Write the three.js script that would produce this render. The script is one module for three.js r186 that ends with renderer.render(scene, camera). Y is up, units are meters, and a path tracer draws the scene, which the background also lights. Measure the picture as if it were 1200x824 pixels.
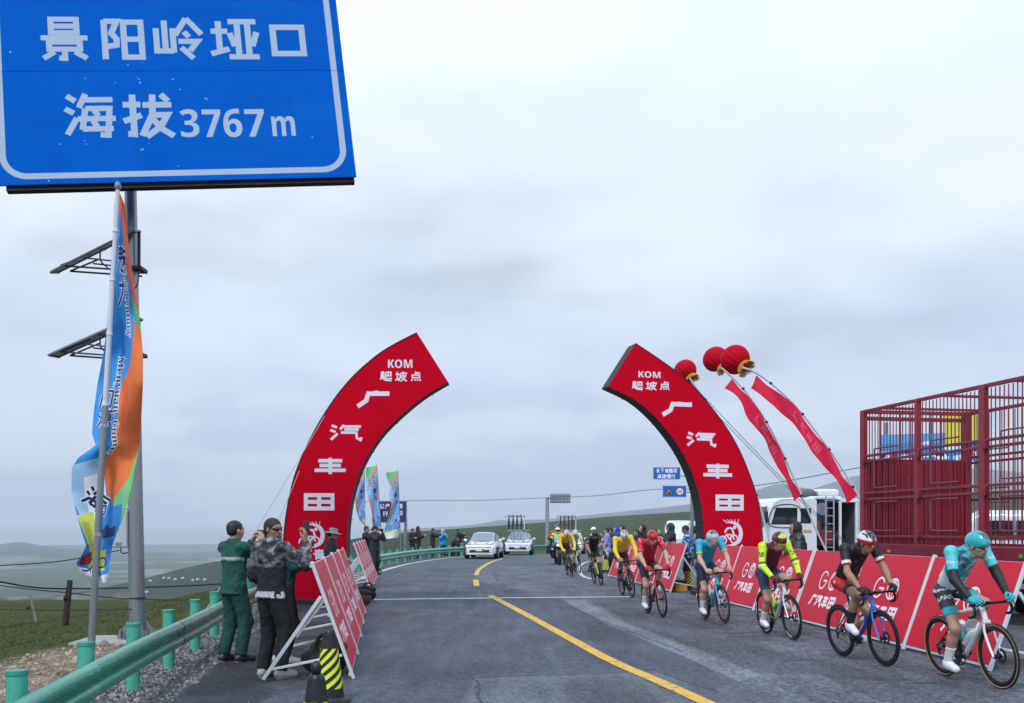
import * as THREE from 'three';
import { mergeGeometries } from 'three/addons/utils/BufferGeometryUtils.js';
import { RoundedBoxGeometry } from 'three/addons/geometries/RoundedBoxGeometry.js';
import { ImprovedNoise } from 'three/addons/math/ImprovedNoise.js';

// ---------------------------------------------------------------- camera, sky, sun, exposure
const scene = new THREE.Scene();
const F = 1200, EYE = 1.65, YH = 620;                 // focal length and horizon in photograph pixels (1200 x 824), eye height
const camera = new THREE.PerspectiveCamera(2 * Math.atan(620 / F) * 180 / Math.PI, 1200 / 1240, 0.1, 40000);
camera.position.set(0, EYE, 0);
camera.lookAt(0, EYE, -10);
camera.setViewOffset(1200, 1240, 0, 0, 1200, 824);   // level camera, lens shifted up
const renderer = new THREE.WebGLRenderer({ antialias: true });
renderer.setSize(1024, 703);
renderer.toneMapping = THREE.LinearToneMapping;
renderer.toneMappingExposure = 1.36;
renderer.shadowMap.enabled = true;

const noise = new ImprovedNoise();
const fbm = (x, y, z, n = 4) => { let s = 0, a = 0.5; for (let i = 0; i < n; i++) { s += a * noise.noise(x, y, z); x *= 2.03; y *= 2.03; z *= 2.03; a *= 0.5; } return s; };
const clamp = (x, a = 0, b = 1) => Math.min(b, Math.max(a, x)), lerp = (a, b, t) => a + (b - a) * t;
const sstep = (a, b, x) => { const t = clamp((x - a) / (b - a)); return t * t * (3 - 2 * t); };
const toLin = (c) => (c <= 0.04045 ? c / 12.92 : Math.pow((c + 0.055) / 1.055, 2.4));
const C = (hex) => { const n = parseInt(hex.slice(1), 16); return [toLin((n >> 16) / 255), toLin(((n >> 8) & 255) / 255), toLin((n & 255) / 255)]; };
const table = (rows, x, col = 1) => { if (x <= rows[0][0]) return rows[0][col]; for (let i = 1; i < rows.length; i++) if (x <= rows[i][0]) { const t = (x - rows[i - 1][0]) / (rows[i][0] - rows[i - 1][0]); return lerp(rows[i - 1][col], rows[i][col], t); } return rows[rows.length - 1][col]; };

{ // overcast sky: bright veil overhead, blue-grey cloud base towards the horizon
  const w = 1536, h = 768, data = new Float32Array(w * h * 4);
  const grad = [[-90, '#98a2ac'], [-4, '#a8b6c8'], [0, '#bccbe0'], [2, '#c3d0e4'], [5, '#c3d0e5'], [9, '#c6d3e8'], [13, '#d2deef'], [18, '#dfe9f6'], [23, '#e4eefa'], [27, '#e6f2ff'], [45, '#e2f0ff'], [90, '#dcecff']].map(([e, c]) => [e, ...C(c)]);
  for (let j = 0; j < h; j++) {
    const el = ((j + 0.5) / h - 0.5) * Math.PI, deg = el * 180 / Math.PI;
    for (let i = 0; i < w; i++) {
      const az = ((i + 0.5) / w - 0.5) * 2 * Math.PI, dx = Math.cos(az) * Math.cos(el), dz = Math.sin(az) * Math.cos(el), dy = Math.sin(el);
      const k = 1 / (Math.max(dy, 0) + 0.42);
      const n1 = fbm(dx * k * 1.9 + 3.1, dz * k * 1.9 + 7.7, dy * 3 + 1.5, 5), n2 = fbm(dx * k * 4.2 + 13, dz * k * 4.2 - 4, dy * 8 + 6.2, 5), band = fbm(dx * 5 + 5, dy * 15, dz * 5, 5);
      const e2 = deg + n1 * 9 * sstep(1, 14, deg) + band * 2.5 * sstep(0.5, 5, deg);
      const lowPuff = sstep(-0.06, 0.16, band + n2 * 0.5) * sstep(-0.5, 1.5, deg) * (1 - sstep(5, 11, deg));
      const m = 1 + n1 * 0.2 * sstep(3, 12, deg) + n2 * 0.16 * sstep(2, 10, deg) - 0.12 * sstep(0.05, 0.4, -band) * sstep(2, 6, deg) * (1 - sstep(14, 22, deg));
      const o = (j * w + i) * 4;
      for (let c = 0; c < 3; c++) data[o + c] = 0.88 * lerp(table(grad, e2, c + 1) * m * (1 + [0.04, 0.12, 0.24][c] * sstep(19, 30, deg)), [0.7, 0.78, 0.9][c], lowPuff * 0.75);
      data[o + 3] = 1;
    }
  }
  const t = new THREE.DataTexture(data, w, h, THREE.RGBAFormat, THREE.FloatType);
  t.mapping = THREE.EquirectangularReflectionMapping; t.magFilter = THREE.LinearFilter; t.needsUpdate = true;
  scene.background = t; scene.environment = t;
}
const sun = new THREE.DirectionalLight(new THREE.Color(1, 0.98, 0.95), 1.5);
sun.position.set(-14, 42, 24); sun.target.position.set(0, 0, -14); scene.add(sun, sun.target);
sun.castShadow = true; sun.shadow.radius = 22; sun.shadow.mapSize.set(4096, 4096);
Object.assign(sun.shadow.camera, { left: -40, right: 40, top: 50, bottom: -50, near: 1, far: 160 });
scene.fog = new THREE.FogExp2(new THREE.Color(0.84, 0.91, 1.0), 0.00016);

// ---------------------------------------------------------------- helpers
const V = (x, y, z) => new THREE.Vector3(x, y, z);
const W = (px, py, Z) => V((px - 600) / F * Z, EYE - (py - YH) / F * Z, -Z);        // where a sight line reaches the depth Z
const G = (px, py) => W(px, py, F * EYE / (py - YH));                               // where it reaches the road
let seedState = 7;
const rnd = () => { seedState = (seedState + 0x6d2b79f5) | 0; let t = Math.imul(seedState ^ (seedState >>> 15), 1 | seedState); t = (t + Math.imul(t ^ (t >>> 7), 61 | t)) ^ t; return ((t ^ (t >>> 14)) >>> 0) / 4294967296; };
const rr = (a, b) => a + (b - a) * rnd();
const used = new Map();
function numbered(name) { const n = used.get(name) ?? 0; used.set(name, n + 1); return n ? name + '_' + String(n).padStart(3, '0') : name; }
function thing(name, label, category, pos = [0, 0, 0], turn = 0, group) {
  const o = new THREE.Group(); o.name = numbered(name); scene.add(o);
  if (pos.isVector3) o.position.copy(pos); else o.position.set(...pos);
  o.rotation.y = turn; o.userData = { label, category }; if (group) o.userData.group = group;
  return o;
}
function tag(o, label, category, group) { Object.assign(o.userData, { label, category }); if (group) o.userData.group = group; return o; }
function obj(name, geo, mat, parent = scene) {
  let g = Array.isArray(geo) ? merge(geo) : geo;
  const m = new THREE.Mesh(g, mat); m.name = parent === scene ? numbered(name) : name; m.castShadow = m.receiveShadow = true; parent.add(m);
  return m;
}
function struct(name, geo, mat, label) { const m = obj(name, geo, mat); m.userData.kind = 'structure'; if (label) m.userData.label = label; return m; }
function dup(root, pos, turn, label, group) {
  const r = root.clone(); r.name = numbered(root.name.replace(/_\d{3}$/, '')); scene.add(r);
  if (pos) (pos.isVector3 ? r.position.copy(pos) : r.position.set(...pos)); if (turn !== undefined) r.rotation.set(0, turn, 0);
  r.userData = { ...root.userData }; if (label) r.userData.label = label; if (group) r.userData.group = group;
  return r;
}
function merge(list) {
  const flat = list.flat(9).map((g) => { const n = g.index ? g.toNonIndexed() : g; for (const k of Object.keys(n.attributes)) if (!['position', 'normal', 'uv', 'color'].includes(k)) n.deleteAttribute(k); if (!n.attributes.uv) n.setAttribute('uv', new THREE.BufferAttribute(new Float32Array(n.attributes.position.count * 2), 2)); return n; });
  const anyColor = flat.some((g) => g.attributes.color);
  if (anyColor) for (const g of flat) if (!g.attributes.color) g.setAttribute('color', new THREE.BufferAttribute(new Float32Array(g.attributes.position.count * 3).fill(1), 3));
  return mergeGeometries(flat);
}
const UPV = V(0, 1, 0);
const vec = (p) => (p.isVector3 ? p : V(...p));
function bar(a, b, r0, r1 = r0, n = 8) {                       // round bar between two points
  a = vec(a); b = vec(b); const d = b.clone().sub(a), g = new THREE.CylinderGeometry(r1, r0, d.length(), n, 1);
  g.applyQuaternion(new THREE.Quaternion().setFromUnitVectors(UPV, d.clone().normalize())); return g.translate((a.x + b.x) / 2, (a.y + b.y) / 2, (a.z + b.z) / 2);
}
function beam(a, b, w, h = w, up = V(0, 1, 0)) {               // square bar between two points
  a = vec(a); b = vec(b); const d = b.clone().sub(a), L = d.length(); d.normalize();
  let s = new THREE.Vector3().crossVectors(d, up); if (s.length() < 1e-3) s = new THREE.Vector3().crossVectors(d, V(1, 0, 0)); s.normalize();
  const u = new THREE.Vector3().crossVectors(s, d), g = new RoundedBoxGeometry(w, h, L, 1, Math.min(w, h) * 0.12);
  return g.applyMatrix4(new THREE.Matrix4().makeBasis(s, u, d.clone().negate()).setPosition((a.x + b.x) / 2, (a.y + b.y) / 2, (a.z + b.z) / 2));
}
const bx = (w, h, d, x = 0, y = 0, z = 0, r = 0.006) => (r ? new RoundedBoxGeometry(w, h, d, 1, Math.min(r, w / 2.1, h / 2.1, d / 2.1)) : new THREE.BoxGeometry(w, h, d)).translate(x, y, z);
const tube = (pts, r, seg = 24, n = 7, closed = false) => new THREE.TubeGeometry(new THREE.CatmullRomCurve3(pts.map(vec), closed, 'catmullrom', 0.5), seg, r, n, closed);
const cyl = (r0, r1, h, n = 16, x = 0, y = 0, z = 0, axis = 'y') => { const g = new THREE.CylinderGeometry(r1, r0, h, n); if (axis === 'z') g.rotateX(Math.PI / 2); if (axis === 'x') g.rotateZ(-Math.PI / 2); return g.translate(x, y, z); };
const ball = (r, x = 0, y = 0, z = 0, sx = 1, sy = 1, sz = 1, n = 16) => new THREE.SphereGeometry(r, n, Math.ceil(n * 0.7)).scale(sx, sy, sz).translate(x, y, z);
function grid(nu, nv, f, uvf) {                                // surface from a function of u, v
  const p = [], uv = [], idx = [];
  for (let j = 0; j <= nv; j++) for (let i = 0; i <= nu; i++) { const q = f(i / nu, j / nv); p.push(q.x, q.y, q.z); const t = uvf ? uvf(i / nu, j / nv, q) : [i / nu, j / nv]; uv.push(...t); }
  for (let j = 0; j < nv; j++) for (let i = 0; i < nu; i++) { const a = j * (nu + 1) + i, b = a + 1, c = a + nu + 1, d = c + 1; idx.push(a, b, d, a, d, c); }
  const g = new THREE.BufferGeometry(); g.setAttribute('position', new THREE.Float32BufferAttribute(p, 3)); g.setAttribute('uv', new THREE.Float32BufferAttribute(uv, 2)); g.setIndex(idx); g.computeVertexNormals(); return g;
}
function loft(sections, n = 28) {                              // [x, half width, y bottom, y top, exponent, top taper]
  const P = sections.map(([x, hw, y0, y1, e = 4, tp = 0]) => { const r = []; for (let i = 0; i < n; i++) { const a = i / n * 2 * Math.PI, c = Math.cos(a), s = Math.sin(a), u = Math.sign(c) * Math.pow(Math.abs(c), 2 / e), v = Math.sign(s) * Math.pow(Math.abs(s), 2 / e); r.push(V(x, (y0 + y1) / 2 + v * (y1 - y0) / 2, u * hw * (1 - tp * (v + 1) / 2))); } return r; });
  const m = P.length, side = grid(n, m - 1, (u, v) => P[Math.round(v * (m - 1))][Math.round(u * n) % n]);
  const caps = [0, m - 1].map((k) => { const c = V(0, 0, 0); P[k].forEach((p) => c.add(p)); c.divideScalar(n); return grid(n, 1, (u, v) => (v < 0.5 ? P[k][Math.round(u * n) % n] : c)); });
  return merge([side, ...caps]);
}
const tint = (g, col) => { const n = g.attributes.position.count, a = new Float32Array(n * 3); for (let i = 0; i < n; i++) { const c = typeof col === 'function' ? col(V(g.attributes.position.getX(i), g.attributes.position.getY(i), g.attributes.position.getZ(i))) : col; a.set(c, i * 3); } g.setAttribute('color', new THREE.BufferAttribute(a, 3)); return g; };

const matCache = new Map();
function M(color, rough = 0.6, metal = 0, extra = {}) {
  const key = JSON.stringify([color, rough, metal, Object.keys(extra).length ? Math.random() : 0]);
  if (!matCache.has(key)) { const c = Array.isArray(color) ? color : C(color); matCache.set(key, new THREE.MeshPhysicalMaterial({ color: new THREE.Color().setRGB(...c), roughness: rough, metalness: metal, side: THREE.DoubleSide, ...extra })); }
  return matCache.get(key);
}
const vcol = (rough = 0.7, extra = {}) => new THREE.MeshPhysicalMaterial({ vertexColors: true, roughness: rough, side: THREE.DoubleSide, ...extra });
function canvasTex(w, h, draw, srgb = true) {
  const c = document.createElement('canvas'); c.width = w; c.height = h; const g = c.getContext('2d'); draw(g, w, h);
  const t = new THREE.CanvasTexture(c); if (srgb) t.colorSpace = THREE.SRGBColorSpace; t.magFilter = THREE.LinearFilter; t.anisotropy = 8; return t;
}
function noiseTex(n, f, srgb = false) {                        // tile computed per pixel, f(u, v) -> [r, g, b] 0..1
  const d = new Uint8Array(n * n * 4);
  for (let j = 0; j < n; j++) for (let i = 0; i < n; i++) { const c = f(i / n, j / n, i, j); const o = (j * n + i) * 4; for (let k = 0; k < 3; k++) d[o + k] = clamp(c[k] ?? c[0]) * 255; d[o + 3] = 255; }
  const t = new THREE.DataTexture(d, n, n, THREE.RGBAFormat); t.wrapS = t.wrapT = THREE.RepeatWrapping; t.magFilter = THREE.LinearFilter; if (srgb) t.colorSpace = THREE.SRGBColorSpace; t.needsUpdate = true; return t;
}
const tileNoise = (u, v, f, z = 0) => { const a = u * 2 * Math.PI, b = v * 2 * Math.PI, R = f / (2 * Math.PI); return noise.noise(Math.cos(a) * R + 11.3 + z, Math.sin(a) * R + 3.7, Math.cos(b) * R + 5.1) * 0.6 + noise.noise(Math.sin(a) * R + 1.3, Math.sin(b) * R + 23.7 + z, Math.cos(b) * R + 9.1) * 0.6; };

// weathered galvanised and painted metal: a shared fine roughness/bump pattern
const wearTex = noiseTex(256, (u, v) => { const n = 0.62 + 0.35 * tileNoise(u, v, 9) + 0.25 * tileNoise(u, v, 40, 4); return [n, n, n]; });

const grimeTex = noiseTex(256, (u, v) => { const n = tileNoise(u, v, 8) + 0.7 * tileNoise(u, v, 30, 6), k = sstep(0.25, 0.75, n), a = 1 - 0.3 * k - 0.12 * tileNoise(u, v, 60, 2); return [a, a * (1 - 0.06 * k), a * (1 - 0.1 * k)]; });

// ---------------------------------------------------------------- lettering drawn stroke by stroke on a 100 x 100 square
const R4 = (a, b, c, d) => [a, b, c, b, c, d, a, d, a, b], WATER = [[8, 8, 24, 20], [4, 36, 20, 46], [6, 92, 26, 56]], EARTH = [[4, 32, 38, 32], [20, 8, 20, 80], [2, 86, 39, 74]];
const GLYPH = {
  '景': [R4(25, 5, 75, 36), [25, 21, 75, 21], [50, 36, 50, 48], [4, 48, 96, 48], R4(20, 58, 80, 74), [50, 74, 50, 95, 38, 94], [30, 80, 8, 95], [70, 80, 93, 95]],
  '阳': [[12, 5, 12, 97], [12, 8, 40, 8, 27, 36, 38, 50, 37, 64, 18, 67], R4(54, 10, 92, 92), [54, 50, 92, 50], [54, 92, 54, 97], [92, 92, 92, 97]],
  '岭': [[7, 28, 7, 80, 40, 80], [24, 10, 24, 80], [40, 28, 40, 84], [68, 5, 44, 44], [68, 5, 97, 42], [62, 36, 72, 48], [50, 58, 88, 58, 72, 80], [55, 72, 78, 97]],
  '垭': [...EARTH, [40, 9, 97, 9], [58, 9, 58, 92], [79, 9, 79, 92], [42, 36, 51, 68], [97, 34, 86, 68], [38, 93, 99, 93]],
  '口': [R4(14, 16, 86, 86), [14, 86, 14, 92], [86, 86, 86, 92]],
  '海': [...WATER, [44, 4, 30, 34], [40, 17, 95, 17], [42, 36, 35, 82], [42, 36, 88, 36, 83, 94, 68, 93], [27, 58, 99, 58], [35, 80, 94, 80], [59, 40, 66, 52], [56, 63, 63, 75]],
  '拔': [[4, 27, 38, 27], [23, 5, 23, 91, 11, 90], [4, 63, 39, 50], [42, 28, 98, 28], [62, 5, 60, 48, 38, 95], [60, 50, 89, 50, 74, 76, 46, 97], [58, 56, 76, 80, 99, 96], [78, 5, 92, 20]],
  '爬': [[32, 8, 8, 14], [12, 12, 10, 60, 4, 82], [21, 14, 21, 66], [30, 10, 32, 58, 40, 72], [18, 64, 40, 86, 97, 92], [48, 12, 90, 12, 90, 46, 48, 46], [48, 12, 48, 68, 56, 74, 92, 74, 94, 62], [69, 12, 69, 46]],
  '坡': [...EARTH, [46, 22, 95, 22, 90, 36], [46, 22, 43, 60, 32, 95], [69, 5, 69, 48], [46, 48, 87, 48, 71, 76, 46, 97], [53, 55, 72, 78, 99, 96]],
  '点': [[48, 4, 48, 38], [48, 20, 86, 20], R4(20, 39, 80, 64), [20, 76, 11, 95], [40, 77, 44, 93], [60, 77, 66, 93], [79, 76, 91, 95]],
  '广': [[60, 0, 60, 15], [31, 17, 100, 17], [36, 17, 30, 58, 4, 92]],
  '汽': [...WATER, [46, 6, 33, 32], [44, 15, 96, 15], [46, 32, 90, 32], [36, 50, 82, 50, 84, 82, 95, 93, 98, 78]],
  '丰': [[14, 20, 86, 20], [18, 48, 82, 48], [3, 76, 97, 76], [50, 3, 50, 99]],
  '田': [R4(10, 12, 90, 90), [10, 51, 90, 51], [50, 12, 50, 90]],
  '环': [[4, 16, 38, 16], [6, 46, 36, 46], [2, 84, 40, 76], [21, 16, 21, 80], [44, 16, 98, 16], [74, 16, 42, 60], [69, 32, 69, 97], [74, 44, 97, 66]],
  '青': [[14, 14, 86, 14], [20, 28, 80, 28], [4, 42, 96, 42], [50, 2, 50, 42], [26, 97, 26, 54, 76, 54, 76, 96, 66, 95], [26, 68, 76, 68], [26, 81, 76, 81]],
  '长': [[76, 5, 38, 34], [28, 5, 28, 92, 48, 80], [5, 46, 96, 46], [42, 46, 66, 80, 97, 94]],
  '下': [[4, 12, 96, 12], [46, 12, 46, 97], [50, 36, 78, 56]],
  '路': [R4(8, 10, 38, 34), [24, 34, 24, 84], [24, 56, 40, 56], [10, 48, 10, 86], [2, 90, 42, 82], [64, 4, 46, 32], [60, 16, 86, 16, 64, 44, 42, 56], [58, 24, 80, 46, 98, 54], R4(52, 64, 88, 93)],
  '段': [[38, 8, 14, 16, 14, 97], [14, 34, 38, 34], [14, 55, 38, 55], [2, 80, 40, 72], [56, 8, 54, 30, 46, 42], [56, 10, 82, 10, 82, 32, 96, 34], [48, 54, 88, 54, 70, 80, 46, 97], [56, 62, 74, 82, 98, 96]],
  '减': [[6, 14, 18, 28], [4, 88, 20, 58], [28, 24, 96, 24], [30, 24, 30, 70, 24, 95], [40, 40, 62, 40], R4(42, 52, 60, 74), [70, 6, 76, 60, 92, 94, 97, 78], [90, 40, 64, 92], [80, 6, 90, 16]],
  '速': [[10, 8, 20, 22], [4, 42, 20, 42, 18, 76], [4, 90, 20, 78, 40, 92, 98, 94], [32, 18, 96, 18], R4(40, 32, 88, 52), [64, 4, 64, 86], [62, 52, 36, 78], [66, 52, 94, 76]],
  '慢': [[18, 4, 18, 98], [6, 28, 4, 48], [28, 24, 34, 38], R4(46, 6, 86, 30), [46, 18, 86, 18], R4(40, 38, 94, 56), [58, 38, 58, 56], [76, 38, 76, 56], [44, 66, 86, 66, 66, 86, 38, 98], [52, 72, 72, 88, 98, 98]],
  '行': [[30, 4, 6, 28], [34, 30, 4, 60], [20, 50, 20, 97], [46, 16, 92, 16], [40, 42, 98, 42], [74, 42, 74, 95, 60, 93]],
  '公': [[38, 10, 8, 50], [62, 10, 94, 50], [46, 46, 20, 86, 78, 84], [64, 66, 86, 95]],
  '产': [[50, 2, 50, 14], [10, 16, 90, 16], [30, 24, 38, 38], [70, 24, 62, 38], [10, 44, 92, 44], [18, 44, 16, 74, 6, 96]],
  '生': [[26, 8, 10, 40], [18, 28, 88, 28], [16, 56, 84, 56], [4, 91, 96, 91], [50, 5, 50, 91]],
  '态': [[8, 20, 92, 20], [50, 4, 46, 30, 10, 60], [52, 24, 92, 58], [48, 42, 58, 52], [20, 68, 10, 90], [34, 66, 36, 92, 70, 94, 74, 80], [50, 64, 58, 78], [80, 66, 92, 84]],
  '门': [[14, 6, 26, 18], [14, 28, 14, 97], [38, 14, 86, 14, 86, 94, 72, 92]],
  '源': [...WATER, [36, 12, 97, 12], [41, 12, 38, 60, 28, 95], [66, 14, 60, 26], R4(50, 28, 86, 56), [50, 42, 86, 42], [68, 56, 68, 94, 58, 92], [54, 68, 44, 86], [82, 66, 95, 84]],
  '魅': [[34, 4, 28, 14], R4(10, 16, 58, 46), [10, 31, 58, 31], [34, 16, 34, 46], [28, 46, 22, 70, 4, 95], [42, 46, 42, 84, 60, 90, 96, 90, 97, 80], [62, 24, 96, 24], [60, 46, 98, 46], [79, 6, 79, 76], [76, 48, 62, 72], [82, 48, 97, 68]],
  '力': [[10, 30, 84, 30, 78, 92, 60, 86], [46, 5, 44, 50, 10, 95]],
};
function glyph(g, ch, x, y, w, h, lw, skew = 0) {             // x, y: top left corner
  g.lineWidth = lw; g.lineJoin = 'miter'; g.lineCap = 'butt';
  for (const s of GLYPH[ch]) { g.beginPath(); for (let i = 0; i < s.length; i += 2) { const X = x + (s[i] + skew * (50 - s[i + 1])) / 100 * w, Y = y + s[i + 1] / 100 * h; i ? g.lineTo(X, Y) : g.moveTo(X, Y); } if (s.length === 10 && s[0] === s[8] && s[1] === s[9]) g.closePath(); g.stroke(); }
}
const text = (g, str, x, y, w, h, lw, gap = 0.12, skew = 0) => [...str].forEach((ch, i) => glyph(g, ch, x + i * w * (1 + gap), y, w, h, lw, skew));
// ---------------------------------------------------------------- the lie of the land
const RAIL = [[-1.3, -8], [-3.33, 6.75], [-3.84, 10.3], [-4.27, 13.66], [-4.72, 17], [-5.35, 24], [-5.8, 33], [-5.9, 42], [-5.55, 50], [-4.6, 58], [-2.6, 65], [0.8, 70], [5.5, 73], [13, 75.5], [24, 77], [60, 79]];   // x, depth
const railCurve = new THREE.CatmullRomCurve3(RAIL.map(([x, d]) => V(x, 0, -d)), false, 'centripetal');
const railPts = railCurve.getSpacedPoints(220);
function outside(x, d) {                                       // metres beyond the guardrail line, negative on the road
  let best = 1e9, sign = 1;
  for (let i = 1; i < railPts.length; i++) {
    const a = railPts[i - 1], b = railPts[i], ax = a.x, ad = -a.z, ex = b.x - ax, ed = -b.z - ad, L = ex * ex + ed * ed;
    const t = clamp(((x - ax) * ex + (d - ad) * ed) / L), qx = x - ax - ex * t, qd = d - ad - ed * t, q = qx * qx + qd * qd;
    if (q < best) { best = q; sign = ex * qd - ed * qx > 0 ? 1 : -1; }
  }
  return sign * Math.sqrt(best);
}
const RIDGE = [[-600, 700], [60, 700], [110, 692], [150, 684], [200, 672], [250, 660], [330, 643], [400, 634], [480, 623.5], [550, 618.5], [640, 612], [720, 605], [810, 599.5], [900, 594], [1000, 586], [1200, 578], [1700, 570]];
const FAR = [[-900, 640], [-300, 630], [-120, 640], [0, 638], [14, 636], [26, 635], [44, 638.5], [70, 642], [110, 646], [170, 650], [260, 650], [400, 634], [480, 620], [540, 616.5], [560, 614], [574, 611.5], [586, 608.5], [600, 610.5], [617, 608.8], [640, 608.5], [700, 602], [780, 594], [860, 585], [888, 575], [912, 566], [932, 570], [951, 573], [1000, 557], [1100, 545], [1300, 560], [2200, 590]];
const RAD = [[-600, 1300], [250, 1200], [380, 800], [480, 480], [640, 420], [1000, 420], [1700, 500]];
const bankWidth = (d) => lerp(2.5, 0.95, sstep(13.5, 17.5, d));
function land(x, d) {
  const r = Math.hypot(x, d), front = d > 0.05 * r, px = front ? clamp(600 + F * x / d, -900, 2200) : (x < 0 ? -900 : 2200), Z = front ? Math.max(d, r * 0.35) : r;
  const far = r > 260 ? 200 : outside(x, d), D = Math.max(0, far);
  let h = -0.06 - sstep(2.4, 9, D) * 0.054 * Math.max(0, Math.min(d, 260) - 12.5) - 0.012 * Math.min(D, 150) - 0.1 * sstep(2, 4, D) + (D > 3 ? fbm(x * 0.08, d * 0.08, 2, 3) * 0.5 * sstep(3, 30, D) : 0);
  if (r > 60) {
    const right = sstep(330, 520, px), valley = lerp(-105, -16, right), rA = table(RAD, px), jag = fbm(x / rA * 5, d / rA * 5, 3.3, 5);
    h = lerp(h, valley, sstep(lerp(190, 100, right), 620, r)) + fbm(x * 0.012, d * 0.012, 8, 3) * 2 * sstep(100, 400, r);
    const hA = EYE + (YH - table(RIDGE, px)) / F * Z + jag * 0.012 * rA * (1 - right) * 0.4;
    h = r < rA ? lerp(h, Math.max(h, hA), sstep(rA * 0.28, rA, r)) : lerp(Math.max(hA, valley), -105, sstep(rA, rA * 2, r));
    const hB = EYE + (YH - table(FAR, px)) / F * Z;
    if (r > 2500) h = r < 6000 ? lerp(h, hB * (0.99) + fbm(x * 0.0011, d * 0.0011, 1, 5) * 110 * (1 - sstep(5400, 6000, r)), sstep(3600, 6000, r)) : lerp(hB, -105, sstep(6000, 7400, r));
  }
  return h;
}
{
  const az = []; for (let a = -180; a < -58; a += 4) az.push(a); for (let i = 0; i <= 560; i++) az.push(-58 + i * 116 / 560); for (let a = 62; a <= 180; a += 4) az.push(a);
  const rad = [0.5]; while (rad[rad.length - 1] < 7300) rad.push(rad[rad.length - 1] * 1.034 + 0.03);
  const na = az.length, nr = rad.length, p = new Float32Array(na * nr * 3), uv = new Float32Array(na * nr * 2), col = new Float32Array(na * nr * 3), idx = [];
  for (let j = 0; j < nr; j++) for (let i = 0; i < na; i++) {
    const a = az[i] * Math.PI / 180, r = rad[j], x = Math.sin(a) * r, d = Math.cos(a) * r, h = land(x, d), k = j * na + i;
    p.set([x, h, -d], k * 3); uv.set([x / 3.1, d / 3.1], k * 2);
    const D = r > 260 ? 200 : outside(x, d), n1 = fbm(x * 0.06, d * 0.06, 4, 4), n2 = fbm(x * 0.5, d * 0.5, 7, 3), n3 = fbm(x * 0.004, d * 0.004, 2, 4), n4 = fbm(x * 0.0016, d * 0.0016, 12, 4);
    let c = [0.07 + n1 * 0.035, 0.083 + n1 * 0.03, 0.028 + n1 * 0.012].map((q) => q * (1 + n2 * 0.5));              // upland turf
    const dirt = sstep(bankWidth(d) + 0.5, bankWidth(d) - 0.6, D + n2 * 1.5), dc = [0.27 + n2 * 0.1, 0.215 + n2 * 0.08, 0.165 + n2 * 0.06];
    c = c.map((q, m) => lerp(q, dc[m], dirt));
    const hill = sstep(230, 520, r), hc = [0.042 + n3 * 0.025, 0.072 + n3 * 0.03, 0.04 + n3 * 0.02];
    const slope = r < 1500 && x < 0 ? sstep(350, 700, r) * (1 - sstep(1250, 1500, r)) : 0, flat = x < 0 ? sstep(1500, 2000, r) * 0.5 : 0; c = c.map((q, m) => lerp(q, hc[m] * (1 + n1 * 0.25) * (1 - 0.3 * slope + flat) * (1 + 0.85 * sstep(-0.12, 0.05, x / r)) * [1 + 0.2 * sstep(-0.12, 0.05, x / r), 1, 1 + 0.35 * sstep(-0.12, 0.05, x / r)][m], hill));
    const sand = sstep(0.02, 0.16, n4 + n3 * 0.3) * sstep(1500, 2300, r) * (1 - sstep(3600, 4600, r)) * (x < -100 ? 1 : 0);
    c = c.map((q, m) => lerp(q, [0.34, 0.31, 0.27][m], sand * 0.8));
    if (x < -100 && r > 800 && r < 1350) { const k = sstep(-78, -72, h) * (1 - sstep(-64, -52, h)) * sstep(-0.05, 0.15, fbm(x * 0.02, d * 0.05, 5, 3)); c = c.map((q, m) => lerp(q, [0.3, 0.27, 0.23][m], k * 0.7)); }
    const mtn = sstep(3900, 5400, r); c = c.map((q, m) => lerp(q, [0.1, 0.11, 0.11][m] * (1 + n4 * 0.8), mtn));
    col.set(c, k * 3);
  }
  for (let j = 0; j < nr - 1; j++) for (let i = 0; i < na - 1; i++) { const a = j * na + i, b = a + 1, c = a + na, e = c + 1; idx.push(a, b, c, b, e, c); }
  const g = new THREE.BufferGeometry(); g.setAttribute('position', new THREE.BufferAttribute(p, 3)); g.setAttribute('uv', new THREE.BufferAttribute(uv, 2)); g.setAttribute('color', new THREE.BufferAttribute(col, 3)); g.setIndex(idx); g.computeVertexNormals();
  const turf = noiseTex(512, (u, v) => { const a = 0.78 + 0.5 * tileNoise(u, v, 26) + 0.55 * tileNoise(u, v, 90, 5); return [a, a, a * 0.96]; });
  struct('ground', g, vcol(0.95, { map: turf, bumpMap: turf, bumpScale: 0.05, specularIntensity: 0.1 }), 'rolling upland grass and bare earth running out to the hills');
}

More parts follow.
